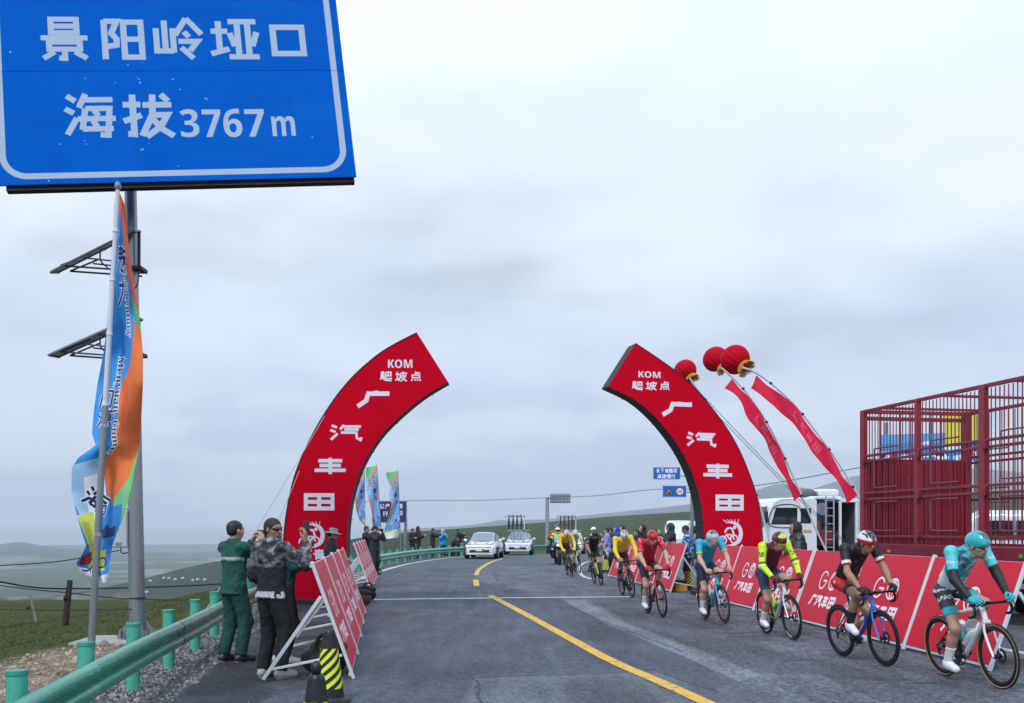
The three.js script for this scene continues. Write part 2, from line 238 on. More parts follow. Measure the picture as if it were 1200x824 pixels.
// ---------------------------------------------------------------- road
const railX = (d) => { for (let i = 1; i < railPts.length; i++) if (-railPts[i].z >= d) { const a = railPts[i - 1], b = railPts[i], t = (d + a.z) / (a.z - b.z); return lerp(a.x, b.x, t); } return 60; };
const leftEdge = (d) => (d < 60 ? railX(d) + 0.52 : railX(d) + 0.5);
const onRoad = (pts) => pts.map(([px, py]) => { const q = G(px, py); return [q.x, -q.z]; });
const grain = noiseTex(512, (u, v, i, j) => { const a = 0.5 + 0.45 * tileNoise(u, v, 60) + 0.5 * tileNoise(u, v, 150, 3) + (rnd() - 0.5) * 0.5; return [a, a, a]; });
grain.repeat.set(1, 1);
{
  const S = 1536, X0 = -8, D0 = 5, SX = S / 20, SD = S / 40, T = (q) => [(q[0] - X0) * SX, (q[1] - D0) * SD];
  const poly = (g, pts, style) => { g.fillStyle = style; g.beginPath(); pts.map(T).forEach(([a, b], i) => (i ? g.lineTo(a, b) : g.moveTo(a, b))); g.closePath(); g.fill(); };
  const crack = (g, pts, w, style) => { g.strokeStyle = style; g.lineWidth = w; g.beginPath(); pts.forEach(([x, d], i) => { const [a, b] = T([x, d]); if (!i) return g.moveTo(a, b); const [px, py] = T(pts[i - 1]); for (let s = 1; s <= 12; s++) g.lineTo(lerp(px, a, s / 12) + (s < 12 ? rr(-2.5, 2.5) : 0), lerp(py, b, s / 12)); }); g.stroke(); };
  const t = canvasTex(S, S, (g) => {
    g.fillStyle = '#555960'; g.fillRect(0, 0, S, S);
    poly(g, [[-8, 5], [-8, 24.2], ...onRoad([[655, 702], [704, 728], [800, 765], [830, 782]]), [2.2, 9.5], [2.6, 5]], '#484d57');       // newer dark lane
    poly(g, [[-8, 24.3], [-8, 45], [-1.2, 45], [-1.1, 32], [0.2, 28], [0.9, 24.3]], '#4a4f58');
    poly(g, onRoad([[660, 703], [684, 703], [735, 732], [822, 764], [895, 792], [868, 800], [800, 769], [710, 731]]), '#6b6f76');        // pale seam band
    poly(g, onRoad([[690, 701], [760, 704], [860, 735], [960, 790], [905, 790], [829, 763], [745, 733]]), '#4a4d53');                    // rough dark strip
    poly(g, onRoad([[860, 800], [905, 789], [960, 824], [980, 900], [830, 900], [800, 824]]), '#5a5f67');
    poly(g, onRoad([[556, 794], [768, 786], [842, 812], [880, 900], [500, 900]]), '#575c63');                                            // bottom patch
    poly(g, onRoad([[462, 715], [560, 712], [566, 718], [470, 722]]), '#52545a');
    for (let i = 0; i < 90; i++) { const x = rr(-8, 12), d = rr(5, 45), w = rr(0.2, 1.3), l = rr(0.6, 5); g.fillStyle = rnd() < 0.6 ? 'rgba(30,31,34,' + rr(0.05, 0.2) + ')' : 'rgba(140,140,142,' + rr(0.03, 0.1) + ')'; const [a, b] = T([x, d]); g.beginPath(); g.ellipse(a, b, w * SX / 2, l * SD / 2, rr(-0.1, 0.1), 0, 7); g.fill(); }
    for (let i = 0; i < 120; i++) { const x = rr(3.0, 6.6), d = rr(8, 27); const [a, b] = T([x, d]); g.fillStyle = 'rgba(26,27,30,' + rr(0.08, 0.3) + ')'; g.beginPath(); g.ellipse(a, b, rr(6, 44), rr(2, 12), rr(-0.3, 0.3), 0, 7); g.fill(); }
    for (let i = 0; i < 260; i++) { const d = rr(7, 24), x = railX(d) + 0.4 + Math.abs(rr(-1, 1)) * 0.9; g.fillStyle = 'rgba(28,29,32,' + rr(0.08, 0.25) + ')'; const [a, b] = T([x, d]); g.beginPath(); g.ellipse(a, b, rr(8, 34), rr(6, 26), 0, 0, 7); g.fill(); }
    crack(g, onRoad([[556, 794], [660, 791], [768, 786]]), 1.6, 'rgba(20,20,22,.75)'); crack(g, onRoad([[556, 794], [566, 824]]), 1.5, 'rgba(20,20,22,.7)');
    crack(g, onRoad([[768, 786], [842, 812]]), 1.6, 'rgba(20,20,22,.7)'); crack(g, onRoad([[657, 706], [704, 727], [800, 764]]), 2, 'rgba(25,25,28,.65)');
    crack(g, onRoad([[690, 701], [745, 733], [829, 763]]), 2, 'rgba(25,25,28,.5)'); crack(g, onRoad([[584, 662], [578, 668], [583, 681]]), 1.8, 'rgba(15,15,18,.85)');
    crack(g, onRoad([[590, 690], [600, 676], [640, 668]]), 1.5, 'rgba(20,20,22,.5)'); crack(g, onRoad([[430, 700], [500, 692], [560, 690]]), 1.4, 'rgba(20,20,22,.4)');
    crack(g, onRoad([[450, 760], [540, 742], [640, 745]]), 1.2, 'rgba(20,20,22,.4)'); crack(g, onRoad([[600, 668], [660, 690], [720, 716]]), 1.4, 'rgba(20,20,22,.45)');
    const im = g.getImageData(0, 0, S, S), q = im.data;
    for (let j = 0; j < S; j++) for (let i = 0; i < S; i++) {
      const x = i / SX, d = j / SD, n = fbm(x * 0.9, d * 0.5, 1, 3), f = noise.noise(x * 14, d * 9, 3), st = noise.noise(x * 5, d * 0.6, 9), rough = x > 10.5 ? 1 : 0.4;
      const m = 1 + n * 0.42 + f * 0.22 * (0.6 + rough) + st * 0.16 + (rnd() - 0.5) * (x > 10.5 ? 0.62 : 0.4), o = (j * S + i) * 4;
      for (let k = 0; k < 3; k++) q[o + k] = clamp(q[o + k] * m, 0, 255);
    }
    g.putImageData(im, 0, 0);
  });
  const bump = grain.clone(); bump.repeat.set(20 / 0.7, 40 / 0.7); bump.needsUpdate = true;
  const roadMat = new THREE.MeshPhysicalMaterial({ map: t, bumpMap: bump, bumpScale: 0.006, roughness: 0.82 });
  const near = grid(24, 60, (u, v) => { const d = 5 + v * 40; return V(lerp(leftEdge(d), 12, u), 0, -d); }, (u, v, q) => [(q.x + 8) / 20, 1 - v]);
  struct('road', near, roadMat, 'patched grey asphalt road crossing the pass');
  const plain = noiseTex(512, (u, v) => { const a = 1 + 0.2 * tileNoise(u, v, 5) + 0.16 * tileNoise(u, v, 22, 3) + (rnd() - 0.5) * 0.22; return [0.3 * a, 0.325 * a, 0.365 * a]; }, true);
  const b2 = grain.clone(); b2.repeat.set(9, 9); b2.needsUpdate = true;
  const plainMat = new THREE.MeshPhysicalMaterial({ map: plain, bumpMap: b2, bumpScale: 0.006, roughness: 0.85 }), uvp = (u, v, q) => [q.x / 6, q.z / 6];
  struct('road', grid(16, 24, (u, v) => { const d = 45 + v * 31, r = d > 58 ? d - 58 : 0; const x0 = Math.min(leftEdge(Math.min(d, 58)) + r * r * 0.07 + r * 0.25, 30); return V(lerp(x0, 40, u), 0, -d); }, uvp), plainMat);
  struct('road', grid(8, 20, (u, v) => V(lerp(12, 40, u), -0.001, -lerp(-8, 45, v)), uvp), plainMat);
  struct('road', grid(12, 10, (u, v) => { const d = lerp(-8, 5, v); return V(lerp(leftEdge(d), 12, u), -0.001, -d); }, uvp), plainMat);
  // shoulder of dark grit between asphalt and rail
  const gritTex = noiseTex(512, (u, v) => { const a = 0.4 + 0.3 * tileNoise(u, v, 40) + 0.4 * tileNoise(u, v, 120, 2) + (rnd() - 0.5) * 0.3; return [a * 0.7, a * 0.73, a * 0.76]; }, true);
  struct('gravel_shoulder', grid(8, 90, (u, v) => { const d = -8 + v * 70; return V(lerp(railX(d) - 0.9, leftEdge(d) + 0.25, u), -0.012 - 0.035 * (1 - u), -d); }, (u, v, q) => [q.x / 1.6, q.z / 1.6]), new THREE.MeshPhysicalMaterial({ map: gritTex, bumpMap: gritTex, bumpScale: 0.025, roughness: 0.95 }), 'strip of dark grit along the left edge of the asphalt');
  const stone = new THREE.IcosahedronGeometry(1, 0), N = 9000, im = new THREE.InstancedMesh(stone, M([0.22, 0.215, 0.21], 0.95), N), mm = new THREE.Matrix4(), qq = new THREE.Quaternion(), cc = new THREE.Color();
  for (let i = 0; i < N; i++) { const d = 5 + 26 * Math.pow(rnd(), 1.4), a = railX(d) - 0.6, b = leftEdge(d) + 0.1, x = lerp(a, b, Math.pow(rnd(), 1.2)), s = rr(0.006, 0.02) * (rnd() < 0.06 ? 2 : 1); qq.setFromEuler(new THREE.Euler(rr(0, 6), rr(0, 6), rr(0, 6))); im.setMatrixAt(i, mm.compose(V(x, -0.018, -d), qq, V(s * 1.3, s * 0.8, s))); const k = rr(0.4, 1.5); im.setColorAt(i, cc.setRGB(k, k * 0.98, k * 0.95)); }
  im.name = 'gravel_stones'; im.userData = { kind: 'stuff', label: 'loose grey gravel stones along the shoulder by the green guardrail' }; scene.add(im);
  const NG = 2600, ig = new THREE.InstancedMesh(stone, M([0.17, 0.175, 0.185], 0.95), NG);
  for (let i = 0; i < NG; i++) { const d = 7.5 + 20 * Math.pow(rnd(), 1.2), x = rnd() < 0.65 ? rr(2.6, 6.4) : rr(leftEdge(d), 2.4), s = rr(0.003, 0.008); qq.setFromEuler(new THREE.Euler(rr(0, 6), rr(0, 6), rr(0, 6))); ig.setMatrixAt(i, mm.compose(V(x, s * 0.4, -d), qq, V(s * 1.3, s * 0.8, s))); const k = rr(0.5, 1.7); ig.setColorAt(i, cc.setRGB(k, k, k)); }
  ig.name = 'road_grit'; ig.userData = { kind: 'stuff', label: 'loose grit scattered on the asphalt' }; scene.add(ig);
  // clods and stones on the bare bank outside the rail
  const N2 = 1600, im2 = new THREE.InstancedMesh(stone, M([0.3, 0.245, 0.19], 0.95), N2);
  for (let i = 0; i < N2; i++) { const d = 8 + 22 * Math.pow(rnd(), 1.3), D = 0.4 + (bankWidth(d) - 0.4) * Math.pow(rnd(), 0.7), x = railX(d) - D, s = rr(0.01, 0.035) * (rnd() < 0.05 ? 2.2 : 1); qq.setFromEuler(new THREE.Euler(rr(0, 6), rr(0, 6), rr(0, 6))); im2.setMatrixAt(i, mm.compose(V(x, land(x, d) + s * 0.1, -d), qq, V(s * 1.3, s * 0.7, s))); const k = rr(0.6, 1.5); im2.setColorAt(i, cc.setRGB(k, k * 0.98, k * 0.95)); }
  im2.name = 'earth_clods'; im2.userData = { kind: 'stuff', label: 'brown clods and stones on the bare bank outside the guardrail' }; scene.add(im2);
  // grass on the slope
  const blade = merge([0, 1, 2, 3, 4].map((k) => new THREE.ConeGeometry(0.012, 0.16, 3).translate(0, 0.08, 0).rotateZ((k - 2) * 0.28).rotateY(k * 1.9))), N3 = 24000;
  const im3 = new THREE.InstancedMesh(blade, M([0.1, 0.112, 0.042], 0.9, 0, { specularIntensity: 0.1 }), N3);
  for (let i = 0; i < N3; i++) { const d = 11 + 60 * Math.pow(rnd(), 1.5), x = railX(Math.min(d, 50)) - 0.9 - 0.5 * d * Math.pow(rnd(), 0.8), D = outside(x, d), s = rr(0.25, 0.55) * sstep(bankWidth(d) - 0.4, bankWidth(d) + 1, D + fbm(x * 0.5, d * 0.5, 7, 3) * 2); qq.setFromEuler(new THREE.Euler(0, rr(0, 6), 0)); im3.setMatrixAt(i, mm.compose(V(x, land(x, d) - 0.02, -d), qq, V(s, s * rr(0.5, 1), s))); const k = rr(0.6, 1.3); im3.setColorAt(i, cc.setRGB(k * rr(0.9, 1.3), k, k * 0.9)); }
  im3.name = 'grass_tufts'; im3.userData = { kind: 'stuff', label: 'short green and brown grass on the slope below the road' }; scene.add(im3);
}
// painted lines
const ribbon = (pts, w, y = 0.006) => { const c = new THREE.CatmullRomCurve3(pts.map(([x, d]) => V(x, y, -d)), false, 'centripetal'), n = 60; return grid(1, n, (u, v) => { const p = c.getPointAt(v), t = c.getTangentAt(v); return V(p.x + t.z * (0.5 - u) * w, y, p.z - t.x * (0.5 - u) * w); }, (u, v, q) => [q.x / 1.3, q.z / 1.3]); };
const wornPaint = (hex) => { const [r, g, b] = [1, 3, 5].map((k) => parseInt(hex.slice(k, k + 2), 16) / 255); return new THREE.MeshPhysicalMaterial({ roughness: 0.75, side: THREE.DoubleSide, map: noiseTex(512, (u, v) => { const n = tileNoise(u, v, 14) + tileNoise(u, v, 70, 3) * 0.8, k = sstep(0.75, 0.45, n + rnd() * 0.16); return [lerp(0.33, r, k), lerp(0.33, g, k), lerp(0.34, b, k)]; }, true) }); };
{
  const y = wornPaint('#d3a53e'), w = wornPaint('#c4c6c8');
  struct('centre_line', ribbon([[-0.53, 25.3], [0.33, 19.3], [0.9, 15.2], [1.26, 12.7], [1.58, 11.1], [1.82, 9.83], [2.15, 8], [2.6, 5]], 0.17), y, 'solid yellow line painted down the middle of the road');
  struct('centre_line_dash', ribbon([[-1.18, 33.2], [-1.02, 29.6]], 0.17), y);
  struct('centre_line_dash', ribbon([[-1.27, 36.5], [-1.34, 41], [-1.2, 47], [-0.9, 53], [-0.5, 57]], 0.17), y);
  const q = (px, py) => { const p = G(px, py); return [p.x, -p.z]; };
  struct('cross_line', ribbon([q(434, 703), q(590, 701), q(742, 699.6)], 0.24), w, 'thin white line painted across the road under the arches');
  struct('edge_line', ribbon([[-4.9, 30], [-5.1, 40], [-4.75, 50], [-3.6, 58], [-2.2, 62]], 0.18), w, 'white edge line curving beside the far guardrail');
  const loop = [q(699, 657), q(688, 659), q(680, 663), q(679, 669), q(684, 676), q(693, 679)];
  struct('kerb_marking', ribbon(loop, 0.14, 0.012), w, 'white curved line on the ground at the far end of the right barriers');
}
// ---------------------------------------------------------------- materials shared by objects
const galv = M('#8f979c', 0.45, 0.55, { roughnessMap: wearTex }), darkSteel = M('#23262a', 0.5, 0.4), white = M('#d9dce0', 0.45), blackPlastic = M('#15161a', 0.45), rubber = M('#17181a', 0.85), chrome = M('#c8ccd0', 0.2, 0.9), ropeMat = M('#b9bcbf', 0.8), glassDark = M('#10151a', 0.08, 0, { clearcoat: 1, clearcoatRoughness: 0.05 });
const moved = (g, root) => { const m = Array.isArray(g) ? merge(g) : g; return m.translate(-root.position.x, -root.position.y, -root.position.z); };
function plane(origin, r, u) {                                 // a real plane in the scene; hit() says where a sight line meets it
  const n = new THREE.Vector3().crossVectors(r, u).normalize(), cam = V(0, EYE, 0);
  return { origin, r, u, n, hit(px, py) { const d = W(px, py, 1).sub(cam), t = origin.clone().sub(cam).dot(n) / d.dot(n), p = cam.clone().addScaledVector(d, t).sub(origin); return [p.dot(r), p.dot(u)]; }, at(a, b, c = 0) { return origin.clone().addScaledVector(r, a).addScaledVector(u, b).addScaledVector(n, c); }, matrix() { return new THREE.Matrix4().makeBasis(r, u, n).setPosition(origin); } };
}
// ---------------------------------------------------------------- big blue sign on its post
const POLE_Z = 15.9;
{
  const base = W(161, 740, POLE_Z); base.y = -0.14;
  const root = thing('road_sign', 'huge blue pass sign with white Chinese characters and 3767m on a grey steel post', 'road sign', base);
  const r = V(0.974, 0.095, -0.204).normalize(), u = V(-0.083, 0.976, -0.2); u.addScaledVector(r, -u.dot(r)).normalize();
  const P = plane(W(417.7, 207, 15.5), r, u), w = 5.12, h = 3.75, seam = P.hit(200, 83)[1], K = 330;
  const cx = (a) => (a + w) * K, cy = (b) => (h - b) * K;
  const t = canvasTex(Math.round(w * K), Math.round(h * K), (g, cw, ch) => {
    g.fillStyle = '#0058b8'; g.fillRect(0, 0, cw, ch);
    for (let i = 0; i < 60; i++) { g.fillStyle = 'rgba(' + (rnd() < 0.5 ? '0,30,90,' : '60,140,230,') + rr(0.01, 0.04) + ')'; g.fillRect(rr(0, cw), rr(0, ch), rr(50, 700), rr(10, 200)); }
    const ink = '#a6b4c9'; g.strokeStyle = ink; g.fillStyle = ink; g.lineWidth = 0.092 * K;
    const [, b0] = P.hit(200, 202), inset = 0.155, x0 = cx(-w + inset), x1 = cx(-inset), y1 = cy(0.13), y0 = cy(h - 0.13), rad = 0.33 * K;
    g.beginPath(); g.moveTo(x0 + rad, y0); g.arcTo(x1, y0, x1, y1, rad); g.arcTo(x1, y1, x0, y1, rad); g.arcTo(x0, y1, x0, y0, rad); g.arcTo(x0, y0, x1, y0, rad); g.closePath(); g.stroke();
    const put = (ch, px0, py0, px1, py1, lw) => { const m = (py0 + py1) / 2, n = (px0 + px1) / 2, a0 = P.hit(px0, m)[0], a1 = P.hit(px1, m)[0], b1 = P.hit(n, py0)[1], b2 = P.hit(n, py1)[1]; if (GLYPH[ch]) glyph(g, ch, cx(a0), cy(b1), (a1 - a0) * K, (b1 - b2) * K, lw * K); else { g.save(); g.translate(cx(a0), cy(b2)); const hh = (b1 - b2) * K; g.font = 'bold ' + hh * (ch === 'm' ? 1.82 : 1.4) + 'px sans-serif'; const mw = g.measureText(ch).width; g.scale((a1 - a0) * K / mw * 1.08, 1); g.fillText(ch, 0, 0); g.restore(); } };
    put('景', 45, 20, 105, 71, 0.085); put('阳', 116, 21, 170, 71, 0.09); put('岭', 179, 19, 238, 70, 0.088); put('垭', 245, 21, 303, 70, 0.092); put('口', 314, 25, 361, 69, 0.095);
    put('海', 74, 108, 136, 162, 0.088); put('拔', 142, 108, 203, 162, 0.095); put('3', 210, 128.5, 233, 160.5); put('7', 236, 128.5, 259, 160.5); put('6', 260, 128, 283, 160.5); put('7', 286, 128, 310, 160); put('m', 316, 136.5, 346, 159.5);
    g.fillStyle = 'rgba(205,225,240,.8)'; for (const [px, py] of [[12, 61], [150, 76], [163, 93], [161, 91], [164, 97], [100, 92], [99, 165], [101, 169], [70, 169], [167, 175], [165, 176], [174, 168], [209, 195], [57, 212], [242, 116], [366, 161], [203, 93], [211, 105], [240, 115], [135, 97]]) { const [a, b] = P.hit(px, py); g.beginPath(); g.ellipse(cx(a), cy(b), rr(1.5, 4.5), rr(1.5, 5), rr(0, 3), 0, 7); g.fill(); }
    g.strokeStyle = 'rgba(190,215,240,.35)'; g.lineWidth = 1.5; for (let i = 0; i < 14; i++) { const x = rr(0, cw), y = rr(ch * 0.3, ch); g.beginPath(); g.moveTo(x, y); g.lineTo(x + rr(-30, 30), y + rr(-20, 20)); g.stroke(); }
  });
  const face = new THREE.MeshPhysicalMaterial({ map: t, roughness: 0.85, specularIntensity: 0.08 }), inv = new THREE.Matrix4().makeTranslation(-base.x, -base.y, -base.z).multiply(P.matrix());
  for (const [b0, b1] of [[0, seam - 0.0015], [seam + 0.0015, h]]) {
    const g = bx(w, b1 - b0, 0.03, -w / 2, (b0 + b1) / 2, -0.015, 0.004), p = g.attributes.position, uv = g.attributes.uv;
    for (let i = 0; i < p.count; i++) uv.setXY(i, (p.getX(i) + w) / w, p.getY(i) / h);
    obj('sign_panel', g.applyMatrix4(inv), face, root);
  }
  obj('bottom_channel', bx(w - 0.2, 0.08, 0.1, -w / 2 + 0.07, -0.02, -0.1, 0.01).applyMatrix4(inv), M('#17181b', 0.6, 0.3), root);
  for (const a of [-0.4, -w / 2 - 0.35, -w / 2 + 0.1, -w + 0.5]) obj('rear_rib', bx(0.08, h - 0.3, 0.1, a, h / 2, -0.1, 0).applyMatrix4(inv), galv, root);
  for (const b of [0.5, 1.7, 2.9]) obj('cross_bar', bx(w - 0.5, 0.1, 0.1, -w / 2, b, -0.2, 0).applyMatrix4(inv), galv, root);
  const top = W(153, 200, POLE_Z); top.y = 10.4; top.x = W(149, 0, POLE_Z).x;
  obj('post', moved(bar(base, top, 0.125, 0.075, 24), root), galv, root);
  obj('flange', cyl(0.3, 0.3, 0.03, 24, 0, 0.09, 0), galv, root);
  for (let k = 0; k < 6; k++) obj('gusset', grid(1, 1, (a, b) => V(lerp(0.1, 0.3, a), 0.1 + (b ? 0.32 * (1 - a * 0.85) : 0), 0)).rotateY(k * Math.PI / 3 + 0.2), galv, root);
  for (let k = 0; k < 6; k++) obj('anchor_bolt', cyl(0.022, 0.022, 0.14, 8, 0.25 * Math.cos(k * 1.047 + 0.7), 0.16, 0.25 * Math.sin(k * 1.047 + 0.7)), galv, root);
  obj('cable_clamp', new THREE.TorusGeometry(0.122, 0.014, 8, 24).rotateX(Math.PI / 2).translate(0, 0.72, 0), blackPlastic, root);
  const slab = obj('concrete_slab', moved0(bx(1.25, 0.2, 1.1, 0, 0, 0, 0.03)), new THREE.MeshPhysicalMaterial({ color: new THREE.Color().setRGB(0.36, 0.355, 0.34), roughness: 0.95, map: noiseTex(128, (a, b) => { const n = 0.85 + 0.3 * tileNoise(a, b, 12) + 0.2 * tileNoise(a, b, 40); return [n, n, n]; }) }));
  slab.position.set(base.x - 0.2, base.y, base.z + 0.1); slab.rotation.y = 0.06; tag(slab, 'grey concrete footing slab under the tall sign post', 'concrete slab');

  const bp = W(141.5, 642, POLE_Z - 0.02), box = thing('control_box', 'pale grey metal control box hung on the left of the sign post', 'control box', bp);
  obj('cabinet', bx(0.28, 0.58, 0.2, 0, 0.29, 0, 0.012), M('#a9b0b7', 0.5, 0.2), box); obj('door', bx(0.25, 0.54, 0.01, 0, 0.29, 0.105, 0.004), M('#b3bac1', 0.5, 0.2), box); obj('vent', bx(0.1, 0.05, 0.006, 0.01, 0.06, 0.113, 0.002), M('#7a8086', 0.6), box); obj('hanger', bx(0.36, 0.03, 0.05, 0.1, 0.6, 0, 0.004), galv, box);
  obj('cable', tube([[0.0, -0.0, 0], [0.02, -0.08, 0.02], [0.12, -0.07, 0.02], [0.22, 0.02, 0]], 0.01, 16, 5), blackPlastic, box);
  // two solar panels
  const panel = (label, py, tilt, pitch) => {
    const o = thing('solar_panel', label, 'solar panel', W(158, py, POLE_Z), 0, 'solar panels on the sign post'), L = 1.46, D = 0.4;
    const plate = new THREE.Matrix4().makeTranslation(-0.58, 0.02, 0.05).multiply(new THREE.Matrix4().makeRotationZ(tilt)).multiply(new THREE.Matrix4().makeRotationX(pitch));
    const pm = obj('panel', bx(L, 0.012, D, 0, 0.02, 0, 0).applyMatrix4(plate), M('#b7bfc8', 0.3), o); obj('cell_face', bx(L - 0.05, 0.006, D - 0.05, 0, 0.031, 0, 0).applyMatrix4(plate), M('#12203c', 0.12), pm);
    for (const z of [-D / 2, D / 2]) obj('edge_frame', bx(L, 0.026, 0.02, 0, 0.008, z, 0.004).applyMatrix4(plate), M('#7d858d', 0.4, 0.5), o);
    for (const x of [-L / 2 + 0.02, 0.1, L / 2 - 0.02]) obj('cross_frame', bx(0.03, 0.022, D, x, -0.002, 0, 0.004).applyMatrix4(plate), M('#5b6269', 0.4, 0.5), o);
    for (const z of [-0.17, 0.17]) { obj('lower_arm', beam([-1.08, -0.22, z], [0.05, -0.3, z], 0.026), M('#4a5057', 0.5, 0.4), o); obj('upper_arm', beam([-0.72, -0.1, z], [0.0, -0.18, z], 0.022), M('#5b6168', 0.5, 0.4), o); obj('brace', beam([-1.08, -0.22, z], [-0.62, -0.03, z], 0.022), M('#4a5057', 0.5, 0.4), o); }
    obj('upright', beam([0.1, -0.32, 0.1], [0.1, 0.32, 0.1], 0.04), darkSteel, o); obj('clamp', bx(0.3, 0.06, 0.3, 0, -0.24, 0, 0.01), darkSteel, o);
    obj('cable', tube([[0.11, -0.3, 0.14], [0.1, -0.5, 0.16], [0.02, -0.62, 0.13], [-0.02, -0.9, 0.12]], 0.011, 20, 5), blackPlastic, o); obj('cable', tube([[-0.5, 0.0, 0.1], [-0.48, -0.14, 0.12], [-0.38, -0.24, 0.1]], 0.012, 12, 5), blackPlastic, o);
  };
  panel('upper solar panel on the tall sign post, just below the blue sign', 298, 0.465, 0.27); panel('lower solar panel on the tall sign post, halfway up the flag', 398, 0.42, 0.1);
}
function moved0(g) { return g; }

// ---------------------------------------------------------------- guardrail
{
  const root = thing('guardrail', 'long green steel guardrail along the left road edge and round the bend', 'guardrail', [0, 0, 0]);
  const green = M('#23957b', 0.38, 0.1, { map: grimeTex, roughnessMap: wearTex, clearcoat: 0.25, clearcoatRoughness: 0.35 }), postGreen = M('#4fae96', 0.5, 0.05, { map: grimeTex, roughnessMap: wearTex }), capGreen = M('#2c8b74', 0.5), L = railCurve.getLength();
  const prof = [[0.012, 0.155], [0.03, 0.148], [0.07, 0.115], [0.083, 0.09], [0.083, 0.062], [0.068, 0.04], [0.018, 0.012], [0.01, 0], [0.018, -0.012], [0.068, -0.04], [0.083, -0.062], [0.083, -0.09], [0.07, -0.115], [0.03, -0.148], [0.012, -0.155]];
  const seg = (s0, s1, off) => grid(6, prof.length - 1, (u, v) => { const s = lerp(s0, s1, u) / L, p = railCurve.getPointAt(s), t = railCurve.getTangentAt(s), n = V(-t.z, 0, t.x).normalize(), q = prof[Math.round(v * (prof.length - 1))]; return V(p.x + n.x * (q[0] + 0.075 + off), 0.385 + q[1], p.z + n.z * (q[0] + 0.075 + off)); });
  const bolt = new THREE.SphereGeometry(0.014, 8, 5);
  for (let s = 0.4, k = 0; s < L - 4; s += 4.02, k++) {
    const e = s + 4.22, b = obj('rail_beam', seg(s, e, (k % 2) * 0.006), green, root), bolts = [];
    if (s < 30) { for (const ds of [3.92, 4.12]) for (const y of [-0.09, -0.035, 0.035, 0.09]) { const q = (s + ds) / L, p = railCurve.getPointAt(q), t = railCurve.getTangentAt(q), n = V(-t.z, 0, t.x).normalize(); bolts.push(bolt.clone().translate(p.x + n.x * (0.155 + (Math.abs(y) < 0.05 ? -0.03 : 0)), 0.385 + y, p.z + n.z * (0.155 + (Math.abs(y) < 0.05 ? -0.03 : 0)))); } for (const q of bolts) obj('splice_bolt', q, galv, b); }
  }
  const pg = new THREE.CylinderGeometry(0.07, 0.07, 0.9, 18).translate(0, 0.2, 0), cap = new THREE.CylinderGeometry(0.074, 0.077, 0.03, 18).translate(0, 0.66, 0), block = bx(0.09, 0.2, 0.1, 0, 0.385, 0.06, 0.006);
  for (let s = 0.9, k = 0; s < L - 3; k++) {
    const p = railCurve.getPointAt(s / L), t = railCurve.getTangentAt(s / L), m = obj('post', pg, postGreen, root); m.position.set(p.x - (-t.z) * 0.045, 0, p.z - t.x * 0.045); m.rotation.y = Math.atan2(-t.z, t.x);
    obj('cap', cap, capGreen, m); const bl = obj('spacer', block, capGreen, m); bl.rotation.y = Math.atan2(-t.z, t.x) - m.rotation.y; s += s < 40 ? 1.79 : 2;
  }
}
